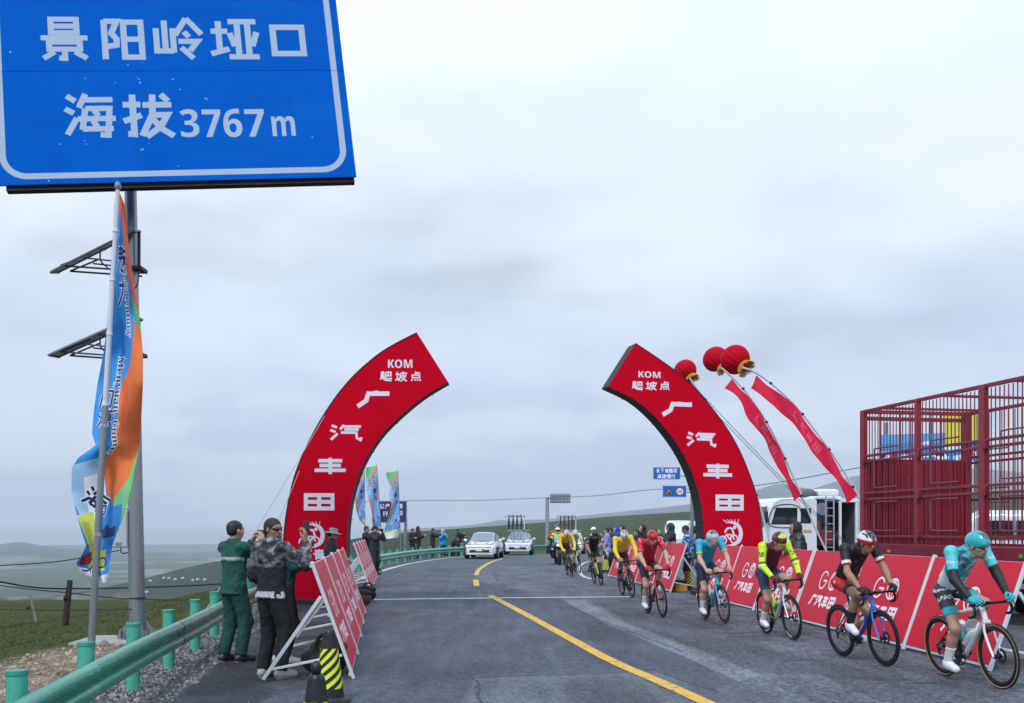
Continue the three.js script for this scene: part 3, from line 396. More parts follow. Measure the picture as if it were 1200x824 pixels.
// ---------------------------------------------------------------- the two halves of the red arch
const redPrint = '#c80022';
function arch(label, O, psi, faceLine, txt, group, mirrored) {
  const r = V(Math.cos(psi), 0, -Math.sin(psi)), u = V(0, 1, 0), P = plane(O, r, u), root = thing('event_arch', label, 'arch', O, psi, group);
  const outer = faceLine.outer.map(([x, y]) => V(...P.hit(x, y), 0)), inner = faceLine.inner.map(([x, y]) => V(...P.hit(x, y), 0)), smooth = (q) => new THREE.CatmullRomCurve3(q, false, 'centripetal').getPoints(48);
  const fix = (q) => q.map((p) => { p.y = Math.max(p.y, 0.1); return p; });
  const pts = [...fix(smooth(outer)), ...fix(smooth(inner))], shape = new THREE.Shape(pts.map((p) => new THREE.Vector2(p.x, p.y)));
  const box = new THREE.Box2().setFromPoints(pts.map((p) => new THREE.Vector2(p.x, p.y))), w = box.max.x - box.min.x, h = box.max.y - box.min.y, K = 1900 / h;
  const cx = (a) => (a - box.min.x) * K, cy = (b) => (box.max.y - b) * K;
  const t = canvasTex(Math.ceil(w * K), Math.ceil(h * K), (g, cw, ch) => {
    g.fillStyle = redPrint; g.fillRect(0, 0, cw, ch);
    for (let i = 0; i < 40; i++) { g.fillStyle = 'rgba(' + (rnd() < 0.5 ? '90,0,10,' : '230,40,60,') + rr(0.01, 0.035) + ')'; g.beginPath(); g.ellipse(rr(0, cw), rr(0, ch), rr(40, 300), rr(40, 300), 0, 0, 7); g.fill(); }
    g.strokeStyle = g.fillStyle = '#dfe4f0'; txt(g, P, cx, cy, K);
  });
  const fg = new THREE.ShapeGeometry(shape), p = fg.attributes.position, uv = fg.attributes.uv;
  for (let i = 0; i < p.count; i++) uv.setXY(i, (p.getX(i) - box.min.x) / w, (p.getY(i) - box.min.y) / h);
  const sides = M('#171b22', 0.65), back = M('#8e1022', 0.7), dep = 0.48;
  obj('face_panel', fg.translate(0, 0, 0.004), new THREE.MeshPhysicalMaterial({ map: t, roughness: 0.8, specularIntensity: 0.12, bumpMap: noiseTex(256, (a, b) => { const n = 0.5 + 0.4 * tileNoise(a, b, 3); return [n, n, n]; }), bumpScale: 0.004 }), root);
  obj('side_frame', new THREE.ExtrudeGeometry(shape, { depth: dep, bevelEnabled: false, curveSegments: 4 }).translate(0, 0, -dep), [back, sides], root);
  const ribAt = smooth(inner), outAt = smooth(outer);
  for (const k of [4, 12, 20, 28, 36]) { const a = ribAt[k], b = ribAt[k + 1], d = b.clone().sub(a).normalize(); obj('strap', beam([a.x, a.y, -0.01], [a.x, a.y, -dep + 0.01], 0.05, 0.02, d), M('#3a4048', 0.7), root); }
  obj('trim_edge', tube([...outAt.filter((q, i) => i % 3 === 0)].map((q) => [q.x, q.y, 0.004]), 0.014, 60, 5), sides, root);
  const ys = pts.filter((q) => q.y < 0.2), x0 = Math.min(...ys.map((q) => q.x)), x1 = Math.max(...ys.map((q) => q.x));
  obj('base_plate', bx(x1 - x0 + 0.2, 0.1, dep + 0.3, (x0 + x1) / 2, 0.05, -dep / 2, 0.01), M('#1b1d21', 0.6), root);
  for (const x of [x0 + 0.3, x1 - 0.3]) obj('ballast', bx(0.34, 0.16, 0.3, x, 0.08, -dep - 0.3, 0.03), M('#3c3e42', 0.8), root);
  return { root, P };
}
function swirl(g, x, y, s) {                                   // race emblem: a crescent swirl round a little cyclist
  g.save(); g.translate(x, y); g.scale(s / 100, s / 100); g.lineCap = 'round'; g.lineJoin = 'round'; const col = g.strokeStyle;
  g.beginPath(); g.moveTo(-28, -42); g.bezierCurveTo(30, -66, 62, -20, 44, 22); g.bezierCurveTo(34, 44, 0, 54, -22, 42); g.bezierCurveTo(10, 44, 34, 20, 32, -8); g.bezierCurveTo(28, -36, 4, -44, -28, -42); g.fill();
  for (let k = 0; k < 5; k++) { g.lineWidth = 3; g.beginPath(); g.moveTo(-20 + k * 12, -47 - Math.sin(k) * 3); g.lineTo(-34 + k * 16, -54 - k * 0.5); g.stroke(); }
  g.lineWidth = 6; for (const [a, b] of [[-36, 24], [12, 20]]) { g.beginPath(); g.arc(a, b, 15, 0, 7); g.stroke(); }
  g.beginPath(); g.moveTo(-36, 24); g.lineTo(-20, 2); g.lineTo(4, 4); g.lineTo(12, 20); g.moveTo(-20, 2); g.lineTo(-8, 20); g.lineTo(4, 4); g.stroke();
  g.lineWidth = 8; g.beginPath(); g.moveTo(-26, -8); g.quadraticCurveTo(-16, -30, 4, -20); g.lineTo(10, 0); g.stroke(); g.beginPath(); g.arc(14, -26, 7, 0, 7); g.fill(); g.restore(); g.strokeStyle = col;
}
function archText(cfg) {
  return (g, P, cx, cy, K) => {
    const at = (px, py) => { const [a, b] = P.hit(px, py); return [cx(a), cy(b)]; };
    const big = (ch, px, py, w, h, lw) => { const [x0, y0] = at(px - w / 2, py - h / 2), [x1, y1] = at(px + w / 2, py + h / 2); glyph(g, ch, x0, y0, x1 - x0, y1 - y0, lw * (x1 - x0) / w, 0); };
    const word = (str, px, py, w, h, font) => { const [x0, y0] = at(px - w / 2, py - h / 2), [x1, y1] = at(px + w / 2, py + h / 2); g.save(); g.font = font.replace('$', Math.round((y1 - y0) * 1.38)); const m = g.measureText(str).width; g.translate(x0, y1); g.scale((x1 - x0) / m, 1); g.fillText(str, 0, 0); g.restore(); };
    word('KOM', ...cfg.kom, 'bold $px sans-serif');
    cfg.sub.forEach(([ch, x, y]) => big(ch, x, y, cfg.s * 14, cfg.s * 12.5, 1.7 * cfg.s)); cfg.big.forEach(([ch, x, y]) => big(ch, x, y, cfg.s * 39, cfg.s * 20, ({ 田: 4.6, 汽: 3.0, 广: 5.2 }[ch] ?? 4.1) * cfg.s));
    const [ex, ey] = at(...cfg.emblem), [e2] = at(cfg.emblem[0] + 10, cfg.emblem[1]); swirl(g, ex, ey, (e2 - ex) / 10 * 30 * cfg.s);
    cfg.low.forEach(([ch, x, y]) => big(ch, x, y, cfg.s * 15, cfg.s * 13, 2 * cfg.s)); word('round Qinghai', ...cfg.script, 'italic bold $px serif');
  };
}
const leftArch = arch('left half of the red curved KOM arch beside the men with phones', W(369, 708, 22.5).setY(0), 0, {
  outer: [[333, 712], [332, 640], [336, 599], [345.5, 557], [362.5, 516.5], [386, 476], [413, 442], [449.5, 411], [488.6, 390]],
  inner: [[525, 447.7], [498, 464], [468.6, 488], [447, 510], [431, 533.5], [420, 557], [411.5, 586.6], [407.5, 616], [406, 650], [406, 712]] },
  archText({ s: 1, kom: [469, 426.5, 31, 9.5], sub: [['爬', 452.5, 441], ['坡', 470, 441], ['点', 487.5, 441]], big: [['广', 437, 468], ['汽', 405, 507], ['丰', 387, 546], ['田', 374, 588]], emblem: [366, 628], low: [['环', 358, 650], ['青', 374, 650], ['海', 391, 650]], script: [376, 660, 46, 7] }), 'halves of the red KOM arch');
const rightArch = arch('right half of the red curved KOM arch behind the roadside boards', V((858 - 600) / F * 25.4, 0, -25.4), 0.26, {
  outer: [[894.5, 716], [895, 680], [894.3, 645], [892, 613], [888.4, 587.5], [879, 558], [868, 531], [854, 505.6], [835.6, 480], [815.6, 456], [795.6, 438], [768, 418], [744.6, 402.6]],
  inner: [[712.6, 453], [744.6, 469], [768, 489], [788, 513], [803, 536.5], [814, 562], [821, 587.5], [825, 617], [826, 650], [826, 716]] },
  archText({ s: 0.92, kom: [761, 439, 28, 8.5], sub: [['爬', 747, 452], ['坡', 763, 452], ['点', 779, 452]], big: [['广', 793, 479.5], ['汽', 821.5, 515], ['丰', 841, 552], ['田', 855, 589]], emblem: [857, 626], low: [['环', 845, 647], ['青', 859, 647], ['海', 873, 647]], script: [861, 656, 42, 6.5] }), 'halves of the red KOM arch');
[[[386, 478, 22.6], [287, 640, 21.0], 'pale guy rope from the left arch to the ground behind the man in green'], [[372, 500, 22.7], [318, 628, 22.2], 'pale guy rope running down the outer edge of the left arch']].forEach(([a, b, l]) => { const A = W(...a), B = W(...b), d = B.clone().sub(A), E = A.clone().addScaledVector(d, (A.y + 0.02) / -d.y); tag(obj('guy_rope', tube([A, A.clone().lerp(E, 0.5).add(V(0, -0.05, 0)), E], 0.007, 20, 5), ropeMat), l, 'rope', 'guy ropes of the arch'); });
[[[818, 458, 25.2], [978, 620, 27], 'upper dark guy rope from the right arch towards the white truck'], [[836, 482, 25.2], [945, 590, 27], 'lower dark guy rope from the right arch towards the white truck']].forEach(([a, b, l]) => { const A = W(...a), B = W(...b), d = B.clone().sub(A), E = A.clone().addScaledVector(d, (A.y + 0.02) / -d.y); tag(obj('guy_rope', tube([A, A.clone().lerp(E, 0.5).add(V(0, -0.08, 0)), E], 0.008, 20, 5), M('#4b5058', 0.8)), l, 'rope', 'guy ropes of the arch'); });

// ---------------------------------------------------------------- advertising boards
const boardTex = canvasTex(1024, 576, (g, w, h) => {
  g.fillStyle = '#cc1630'; g.fillRect(0, 0, w, h); g.strokeStyle = g.fillStyle = '#eceaf0';
  const gx = w * 0.39, gy = h * 0.4, R = 68; g.lineWidth = 15; g.lineCap = 'butt';
  g.beginPath(); g.ellipse(gx, gy, R, R * 0.98, 0, -0.55, -6.0, true); g.stroke(); g.beginPath(); g.moveTo(gx + 4, gy + 4); g.lineTo(gx + R + 4, gy + 4); g.lineTo(gx + R + 4, gy + 18); g.stroke();
  const tx = w * 0.59; g.lineWidth = 13; g.beginPath(); g.ellipse(tx, gy, R * 1.12, R * 0.98, 0, 0, 7); g.stroke(); g.lineWidth = 11; g.beginPath(); g.ellipse(tx, gy - R * 0.34, R * 0.72, R * 0.32, 0, 0, 7); g.stroke(); g.beginPath(); g.ellipse(tx, gy - R * 0.04, R * 0.34, R * 0.88, 0, 0, 7); g.stroke();
  text(g, '广汽丰田', w * 0.24, h * 0.6, 122, 92, 20, 0.08, 0.12);
  for (let i = 0; i < 30; i++) { g.fillStyle = 'rgba(' + (rnd() < 0.5 ? '80,0,10,' : '255,220,220,') + rr(0.01, 0.04) + ')'; g.beginPath(); g.ellipse(rr(0, w), rr(0, h), rr(30, 200), rr(20, 120), 0, 0, 7); g.fill(); }
});
const boardMat = new THREE.MeshPhysicalMaterial({ map: boardTex, roughness: 0.5, specularIntensity: 0.45, side: THREE.DoubleSide, bumpMap: noiseTex(256, (a, b) => { const n = 0.5 + 0.4 * tileNoise(a, b, 2.5) + 0.2 * tileNoise(a, b, 8, 2); return [n, n, n]; }), bumpScale: 0.012 }), boardFrame = M('#cfd4da', 0.45, 0.15, { roughnessMap: wearTex });
function makeBoard(len, label, group, pos, turn) {
  const o = thing('advertising_board', label, 'advertising board', pos, turn, group), H = 1.24, lean = 0.44, a = Math.atan2(lean, H), S = Math.hypot(H, lean), T = new THREE.Matrix4().makeTranslation(0, 0.03, 0).multiply(new THREE.Matrix4().makeRotationX(-a));
  const pg = bx(len - 0.1, S - 0.06, 0.008, 0, S / 2 + 0.02, 0, 0), p = pg.attributes.position, uv = pg.attributes.uv; for (let i = 0; i < p.count; i++) uv.setXY(i, clamp((p.getX(i) + len / 2) / len), clamp(p.getY(i) / S));
  obj('printed_panel', pg.applyMatrix4(T), boardMat, o);
  for (const s of [-1, 1]) { obj('frame_bar', bx(0.05, S + 0.05, 0.035, s * (len / 2 - 0.03), S / 2, 0, 0.005).applyMatrix4(T), boardFrame, o); const x = s * (len / 2 - 0.03), top = V(0, S * 0.72, -0.03).applyMatrix4(T); obj('rear_leg', beam([x, top.y, top.z], [x, 0.015, top.z - 0.62], 0.04, 0.04, V(1, 0, 0)), boardFrame, o); const lo = V(0, S * 0.2, -0.03).applyMatrix4(T); obj('strut', beam([x, lo.y, lo.z], [x, 0.12, top.z - 0.56], 0.028, 0.028, V(1, 0, 0)), boardFrame, o); }
  for (const y of [0.03, S * 0.55, S - 0.02]) obj('cross_rail', bx(len - 0.08, 0.035, 0.03, 0, y, -0.024, 0.004).applyMatrix4(T), boardFrame, o);
  return o;
}
const rowOf = (near, far, n, flip, labels, group) => {         // boards foot to foot from the near end to the far end
  const A = V(near[0], 0, -near[1]), B = V(far[0], 0, -far[1]), d = B.clone().sub(A), len = d.length() / n; d.normalize(); const x = flip ? d.clone().negate() : d, turn = Math.atan2(-x.z, x.x);
  let first; for (let k = 0; k < n; k++) { const p = A.clone().addScaledVector(d, len * (k + 0.5)), tt = turn + (flip ? rr(-0.012, 0.012) : 0); if (!first) first = makeBoard(len, labels[k], group, p, tt); else dup(first, p, tt, labels[k]); }
};
const ord = ['nearest', 'second', 'third', 'fourth', 'fifth', 'sixth'];
rowOf([-1.74, 11.2], [-2.86, 20], 4, false, ord.slice(0, 4).map((q) => q + ' red A-frame board of the near row on the left, beside the striped cone'), 'red boards along the left of the road');
rowOf([-3.73, 27], [-4.54, 34.6], 4, false, ord.slice(0, 4).map((q) => q + ' red A-frame board of the farther row on the left, beyond the arch'), 'red boards along the left of the road');
rowOf([5.52, 11.8], [4.52, 25], 6, true, ['red board behind the rider in turquoise and white, nearest on the right', 'red board behind the rider in black on the blue bike', 'red board between the riders in black and maroon', 'red board behind the rider in maroon and neon yellow', 'red board between the maroon rider and the turquoise rider', 'red board behind the rider in turquoise, below the right arch'], 'red boards along the right of the road');
rowOf([4.09, 26.4], [3.32, 35.4], 4, true, ['red board behind the rider in red, next to the striped cone', 'red board between the riders in red and yellow', 'red board behind the rider in the yellow jersey', 'red board farthest away on the right, next to the rider all in black'], 'red boards along the right of the road');

// ---------------------------------------------------------------- striped cones
{
  const stripe = canvasTex(512, 256, (g, w, h) => { g.fillStyle = '#d7e22a'; g.fillRect(0, 0, w, h); g.fillStyle = '#15161a'; for (let k = -4; k < 12; k++) { g.beginPath(); g.moveTo(k * 128, h * 0.5); g.lineTo(k * 128 + 128, 0); g.lineTo(k * 128 + 128, h * 0.0 + 64); g.lineTo(k * 128, h * 0.5 + 64); g.fill(); g.beginPath(); g.moveTo(k * 128, h); g.lineTo(k * 128 + 128, h * 0.5); g.lineTo(k * 128 + 128, h * 0.5 + 64); g.lineTo(k * 128, h + 64); g.fill(); g.beginPath(); g.moveTo(k * 128, 0); g.lineTo(k * 128 + 128, -h * 0.5); g.lineTo(k * 128 + 128, -h * 0.5 + 64); g.lineTo(k * 128, 64); g.fill(); } });
  stripe.wrapS = stripe.wrapT = THREE.RepeatWrapping; stripe.repeat.set(1.5, 2);
  const o = thing('traffic_cone', 'tall black cone with yellow striped sleeve in front of the nearest left board', 'traffic cone', W(386, 800, 9.75).setY(0), 0, 'black and yellow striped cones');
  obj('body', new THREE.LatheGeometry([[0.15, 0.03], [0.142, 0.05], [0.058, 0.66], [0.045, 0.69], [0.03, 0.7], [0.03, 0.66]].map(([x, y]) => new THREE.Vector2(x, y)), 28), blackPlastic, o);
  obj('striped_sleeve', new THREE.LatheGeometry([[0.131, 0.14], [0.081, 0.516]].map(([x, y]) => new THREE.Vector2(x, y)), 28), new THREE.MeshPhysicalMaterial({ map: stripe, roughness: 0.5, side: THREE.DoubleSide }), o);
  obj('base', merge([new THREE.CylinderGeometry(0.2, 0.215, 0.035, 8).rotateY(Math.PI / 8).translate(0, 0.0175, 0), new THREE.CylinderGeometry(0.16, 0.185, 0.03, 24).translate(0, 0.045, 0)]), blackPlastic, o);
  const k = dup(o, [-1.29, 0, -6.75], 1.3, 'dark cone with a knob on top, nearest the camera at the bottom edge'); obj('knob', ball(0.035, 0, 0.73, 0, 1, 1.5, 1), blackPlastic, k);
  [[442, 39.6, 'striped cone at the far end of the left boards, near two photographers'], [806.5, 27.4, 'striped cone standing behind the near end of the red rider\'s board'], [822, 28.6, 'striped cone half hidden behind the rider in turquoise'], [693.5, 39.5, 'small far striped cone left of the rider all in black'], [710, 38, 'small far striped cone right of the rider all in black']].forEach(([px, Z, l], i) => dup(o, V((px - 600) / F * Z, 0, -Z), i * 1.1, l));
  const y = thing('barrier_weight', 'yellow and black weight block on the ground beside the striped cone', 'weight block', W(796, 690, 26.9).setY(0), 0.4); obj('yellow_block', bx(0.36, 0.2, 0.25, 0, 0.1, 0, 0.02), M('#c8952a', 0.6), y); obj('black_block', bx(0.3, 0.12, 0.22, 0.02, 0.26, 0, 0.04), blackPlastic, y);
  const bag = (label, p, cols, s) => { const b = thing('bag', label, 'bag', p, 0.5, 'bags left behind the boards'); obj('sack', grid(20, 14, (u, v) => { const a = u * 6.283, e = (v - 0.5) * 3.14, q = V(Math.cos(a) * Math.cos(e) * 0.24, (Math.sin(e) * 0.8 + 0.8) * 0.19, Math.sin(a) * Math.cos(e) * 0.19); return q.multiplyScalar(s * (1 + 0.16 * noise.noise(q.x * 8, q.y * 8, q.z * 8 + s))); }), M(cols[0], 0.85), b); obj('flap', ball(0.17, 0.03, 0.27, 0, 1.1, 0.5, 1).scale(s, s, s), M(cols[1], 0.85), b); obj('strap', tube([[-0.16, 0.12, 0.16], [-0.1, 0.36, 0.05], [0.1, 0.4, 0], [0.2, 0.15, -0.1]], 0.018, 20, 6).scale(s, s, s), M('#15161a', 0.8), b); };
  bag('dark olive bag hanging behind the nearest left board', W(382, 768, 11.6).setY(0), ['#22241f', '#2c2e26'], 1.15); bag('tan and dark backpack between the two left rows of boards', W(424, 700, 22).setY(0), ['#4a3d28', '#23251f'], 1.0); bag('black bag at the foot of the fourth left board', W(430, 688, 23.4).setY(0), ['#1a1b1d', '#202124'], 1.0);
}
// ---------------------------------------------------------------- tall feather flag on its pole
const clothMat = (map, extra = {}) => new THREE.MeshPhysicalMaterial({ map, roughness: 0.75, side: THREE.DoubleSide, transmission: 0.18, thickness: 0, ...extra });
function brush(g, str, x, y, s, fill, edge, vertical = true) { [...str].forEach((ch, i) => { const X = vertical ? x : x + i * s * 1.05, Y = vertical ? y + i * s * 1.06 : y; g.lineCap = 'round'; g.strokeStyle = edge; glyph(g, ch, X, Y, s, s, s * 0.2, 0.15); g.strokeStyle = fill; glyph(g, ch, X, Y, s, s, s * 0.12, 0.15); }); }
{
  const Z = 8.95, basePt = W(101, 772, Z).setY(-0.12), topPt = W(138, 221, Z), root = thing('feather_flag', 'tall blue and orange printed flag twisting round its white pole by the guardrail', 'flag', basePt);
  const lean = (t) => basePt.clone().lerp(topPt, t);
  const lower = obj('pole', moved([bar(lean(0), lean(0.6), 0.034, 0.028, 14)], root), galv, root); obj('upper_pole', moved([bar(lean(0.6), lean(1), 0.024, 0.017, 12)], root), M('#c9ced6', 0.4), root);
  for (const t of [0.36, 0.56, 0.6, 0.73, 0.83, 0.92]) obj('collar', moved([bar(lean(t), lean(t + 0.006), 0.034 - t * 0.01, 0.034 - t * 0.01, 12)], root), white, root);
  obj('tip', moved([ball(0.028, topPt.x, topPt.y + 0.02, topPt.z, 1, 1.5, 1)], root), M('#777a9a', 0.4), root);
  const rows = [[222, 136, 138.5, 0], [240, 134, 146, 0.02], [280, 132, 150, 0.05], [320, 129, 155, 0.07], [350, 127.5, 160, 0.05], [385, 125, 165, 0], [415, 121, 167.5, -0.05], [450, 114, 167.5, -0.06], [480, 110, 166, 0], [508, 107.5, 164.5, 0.05], [522, 112, 163.5, 0.07], [536, 92, 161, 0.04], [548, 84, 158, 0], [575, 83.5, 153, -0.06], [600, 89, 146.5, -0.05], [622, 95, 138, 0.02], [640, 101, 131.5, 0.06], [650, 96, 130, 0.05], [660, 89.5, 128.5, 0], [672, 94, 127, -0.04], [683, 110, 124.5, -0.06]];
  const t = canvasTex(320, 1900, (g, w, h) => {
    const v = (py) => (py - 222) / (683 - 222) * h;
    g.fillStyle = '#2f8fd8'; g.fillRect(0, 0, w, h);
    const shape = (col, pts) => { g.fillStyle = col; g.beginPath(); pts.forEach(([a, py], i) => (i ? g.lineTo(a * w, v(py)) : g.moveTo(a * w, v(py)))); g.closePath(); g.fill(); };
    for (let i = 0; i < 60; i++) { g.fillStyle = 'rgba(' + (rnd() < 0.5 ? '150,205,240,' : '40,110,200,') + rr(0.05, 0.2) + ')'; g.beginPath(); g.ellipse(rr(0, w), rr(0, h), rr(10, 70), rr(10, 90), 0, 0, 7); g.fill(); }
    shape('#e0622c', [[0.35, 222], [1, 222], [1, 395], [0.97, 372], [0.8, 330], [0.62, 262], [0.45, 240]]);
    shape('#5cc062', [[1, 366], [1, 398], [0.86, 368], [0.8, 342]]);
    shape('#ea7438', [[1, 392], [0.84, 372], [0.74, 400], [0.68, 430], [0.52, 455], [0.5, 490], [0.42, 515], [0.5, 545], [0.6, 578], [0.74, 592], [0.9, 575], [1, 548]]);
    shape('#e0622c', [[0.55, 440], [0.68, 452], [0.7, 470], [0.6, 500], [0.52, 490], [0.58, 470]]);
    shape('#62c458', [[1, 520], [0.93, 560], [0.8, 585], [0.7, 600], [0.95, 625], [1, 600]]); shape('#74c18a', [[0.72, 586], [0.95, 560], [0.97, 600], [0.8, 612]]);
    shape('#9fc7ea', [[0, 545], [0.35, 536], [0.5, 560], [0.42, 600], [0.1, 612], [0, 590]]); shape('#eef2fa', [[0.2, 560], [0.52, 552], [0.62, 590], [0.5, 620], [0.28, 612]]);
    shape('#2c86d6', [[0.5, 600], [0.9, 590], [1, 620], [0.9, 640], [0.55, 632]]); shape('#22356f', [[0.55, 622], [0.68, 614], [0.75, 620], [0.9, 616], [0.95, 628], [0.6, 632]]);
    shape('#cfd35c', [[0, 604], [0.35, 600], [0.45, 640], [0.3, 652], [0.1, 640]]); shape('#d8d44a', [[0.3, 648], [0.8, 644], [0.85, 668], [0.4, 672]]); shape('#8c2350', [[0.05, 652], [0.3, 646], [0.4, 660], [0.1, 664]]); shape('#b8433a', [[0.2, 650], [0.42, 655], [0.4, 662], [0.2, 658]]); shape('#e9ecf6', [[0, 664], [0.4, 668], [0.6, 676], [1, 672], [1, 683], [0, 683]]);
    g.strokeStyle = '#4a2a7c'; g.lineWidth = 9; g.beginPath(); g.moveTo(0.1 * w, v(668)); g.bezierCurveTo(0.5 * w, v(676), 0.7 * w, v(640), 0.9 * w, v(660)); g.bezierCurveTo(0.7 * w, v(675), 0.5 * w, v(650), 0.35 * w, v(672)); g.stroke();
    g.strokeStyle = '#3b4a3c'; g.lineWidth = 3; for (let k = 0; k < 5; k++) { g.beginPath(); g.moveTo(0.08 * w + k * 12, v(612)); g.lineTo(0.2 * w + k * 14, v(640)); g.stroke(); }
    g.save(); g.translate(0.34 * w, v(286)); g.scale(1.25, 1.4); brush(g, '魅力', 0, 0, 105, '#1c2a6a', '#f2f4fb'); g.restore(); brush(g, '门源', 0.1 * w, v(455), 95, '#1c2a6a', '#e6ecfa');
    g.save(); g.translate(0.3 * w, v(566)); g.rotate(0.5); g.scale(1.3, 1); brush(g, '海', 0, 0, 110, '#161f5c', '#f4f6fd'); g.restore(); brush(g, '力', 0.42 * w, v(588), 70, '#161f5c', '#f4f6fd');
    const side = (str, a, py, s) => { g.save(); g.translate(a * w, v(py)); g.rotate(Math.PI / 2); g.font = 'bold ' + s + 'px serif'; g.lineWidth = 7; g.strokeStyle = '#f0f3fb'; g.strokeText(str, 0, 0); g.fillStyle = '#1c2a6a'; g.fillText(str, 0, 0); g.restore(); };
    side('New Century', 0.6, 312, 52); side('Menyuan, Come', 0.4, 418, 58);
  });
  const interp = (v) => { const y = 222 + v * 461; return [y, table(rows, y, 1), table(rows, y, 2), table(rows, y, 3)]; };
  const g = grid(28, 140, (u, v) => { const [y, xl, xr, zz] = interp(v), x = lerp(xl, xr, u), sag = Math.sin(u * 5 + v * 14) * 0.05 + Math.sin(u * 11 - v * 23) * 0.018 + zz * (u - 0.5) * 3; return W(x, y, Z + 0.1 + sag + (u > 0.35 ? 0 : -0.14 * (v > 0.62 ? 1 : 0) * (0.35 - u) * 0)); }, (u, v) => [u, 1 - v]);
  obj('banner', moved(g, root), clothMat(t), root);
}
// ---------------------------------------------------------------- three printed flags and the purple board far left
{
  const t = canvasTex(200, 900, (g, w, h) => { g.fillStyle = '#7fb4ea'; g.fillRect(0, 0, w, h); const poly = (c, p) => { g.fillStyle = c; g.beginPath(); p.forEach(([a, b], i) => (i ? g.lineTo(a * w, b * h) : g.moveTo(a * w, b * h))); g.fill(); }; poly('#74c08a', [[0, 0], [1, 0], [0.35, 0.2], [0, 0.12]]); poly('#e08a5c', [[1, 0], [1, 0.08], [0.4, 0.26], [0.1, 0.3], [0.3, 0.18]]); poly('#e08a6c', [[0, 0.4], [0.3, 0.5], [0.25, 0.66], [0.1, 0.76], [0, 0.7]]); poly('#7cc090', [[0, 0.72], [0.3, 0.76], [0.2, 0.84], [0, 0.82]]); poly('#5f86cc', [[0, 0.82], [1, 0.74], [1, 0.9], [0, 0.92]]); poly('#d8da8a', [[0, 0.9], [1, 0.86], [1, 0.94], [0, 0.96]]); poly('#e4e8f4', [[0, 0.96], [1, 0.93], [1, 1], [0, 1]]); for (let i = 0; i < 40; i++) { g.fillStyle = 'rgba(' + (rnd() < 0.5 ? '220,235,250,' : '60,110,200,') + rr(0.1, 0.35) + ')'; g.beginPath(); g.ellipse(rr(0, w), rr(0.2 * h, h), rr(4, 30), rr(8, 40), 0, 0, 7); g.fill(); } brush(g, '生态青海', 92, 110, 80, '#26307a', '#dfe6f6'); brush(g, '门源', 100, 560, 70, '#26307a', '#dfe6f6'); });
  const m = clothMat(t), data = [
    ['leftmost printed flag, half hidden behind the edge of the left arch', 46, [427, 552], [428, 668], [[553, 419, 427], [577, 415, 427.4], [598, 418, 428], [609, 421.5, 428.4], [616, 431, 428.6]]],
    ['middle printed flag of the three beyond the left arch', 50, [441.5, 545], [449, 664], [[546, 429, 441.5], [563, 428.5, 442.6], [580, 431, 443.6], [600, 436, 445], [618, 441.5, 446], [627, 444.5, 448]]],
    ['rightmost printed flag of the three, waving in front of the purple board', 54, [466.4, 551], [470, 660], [[552, 452, 466.4], [568, 456.7, 467], [580, 456, 467.2], [589, 459, 467.5], [603, 455, 468], [618, 450.6, 468.5], [630, 451, 467]]]];
  for (const [label, Z, top, foot, rows] of data) { const b = W(foot[0], foot[1], Z), o = thing('printed_flag', label, 'flag', b.setY(-0.15), 0, 'printed flags beyond the left arch'), tp = W(...top, Z); obj('pole', moved([bar(b, tp, 0.03, 0.018, 8)], o), galv, o); obj('foot', cyl(0.2, 0.18, 0.06, 12, 0, 0.1, 0), darkSteel, o); const y0 = rows[0][0], y1 = rows[rows.length - 1][0]; obj('banner', moved(grid(10, 30, (u, v) => { const y = lerp(y0, y1, v) + (1 - u) * (v < 0.5 ? 2 : 2), q = W(lerp(table(rows, lerp(y0, y1, v), 1), table(rows, lerp(y0, y1, v), 2), u), y, Z + Math.sin(v * 9 + u * 4) * 0.14); return q; }, (u, v) => [u, 1 - v]), o), m, o); }
  const Z = 60, o = thing('information_board', 'dark purple information board on two posts behind the printed flags', 'information board', W(457, 655, Z).setY(-0.4)), a = W(436, 613, Z), b = W(477, 587, Z);
  const tt = canvasTex(512, 320, (g, w, h) => { g.fillStyle = '#2a2460'; g.fillRect(0, 0, w, h); g.strokeStyle = '#d8dcea'; g.fillStyle = '#d8dcea'; text(g, '公产', 110, 40, 74, 74, 11); g.save(); glyph(g, '行', 160, 150, 74, 74, 10); glyph(g, '路', 380, 40, 70, 70, 10); glyph(g, '段', 380, 140, 70, 70, 10); g.restore(); g.lineWidth = 4; g.strokeRect(8, 8, w - 16, h - 16); });
  obj('panel', moved([bx(b.x - a.x, b.y - a.y, 0.08, (a.x + b.x) / 2, (a.y + b.y) / 2, -Z, 0)], o), new THREE.MeshPhysicalMaterial({ map: tt, roughness: 0.5 }), o);
  for (const px of [438, 475]) { const f = W(px, 655, Z); obj('post', moved([bar([f.x, -0.6, -Z - 0.1], [f.x, b.y, -Z - 0.1], 0.09)], o), galv, o); }
}
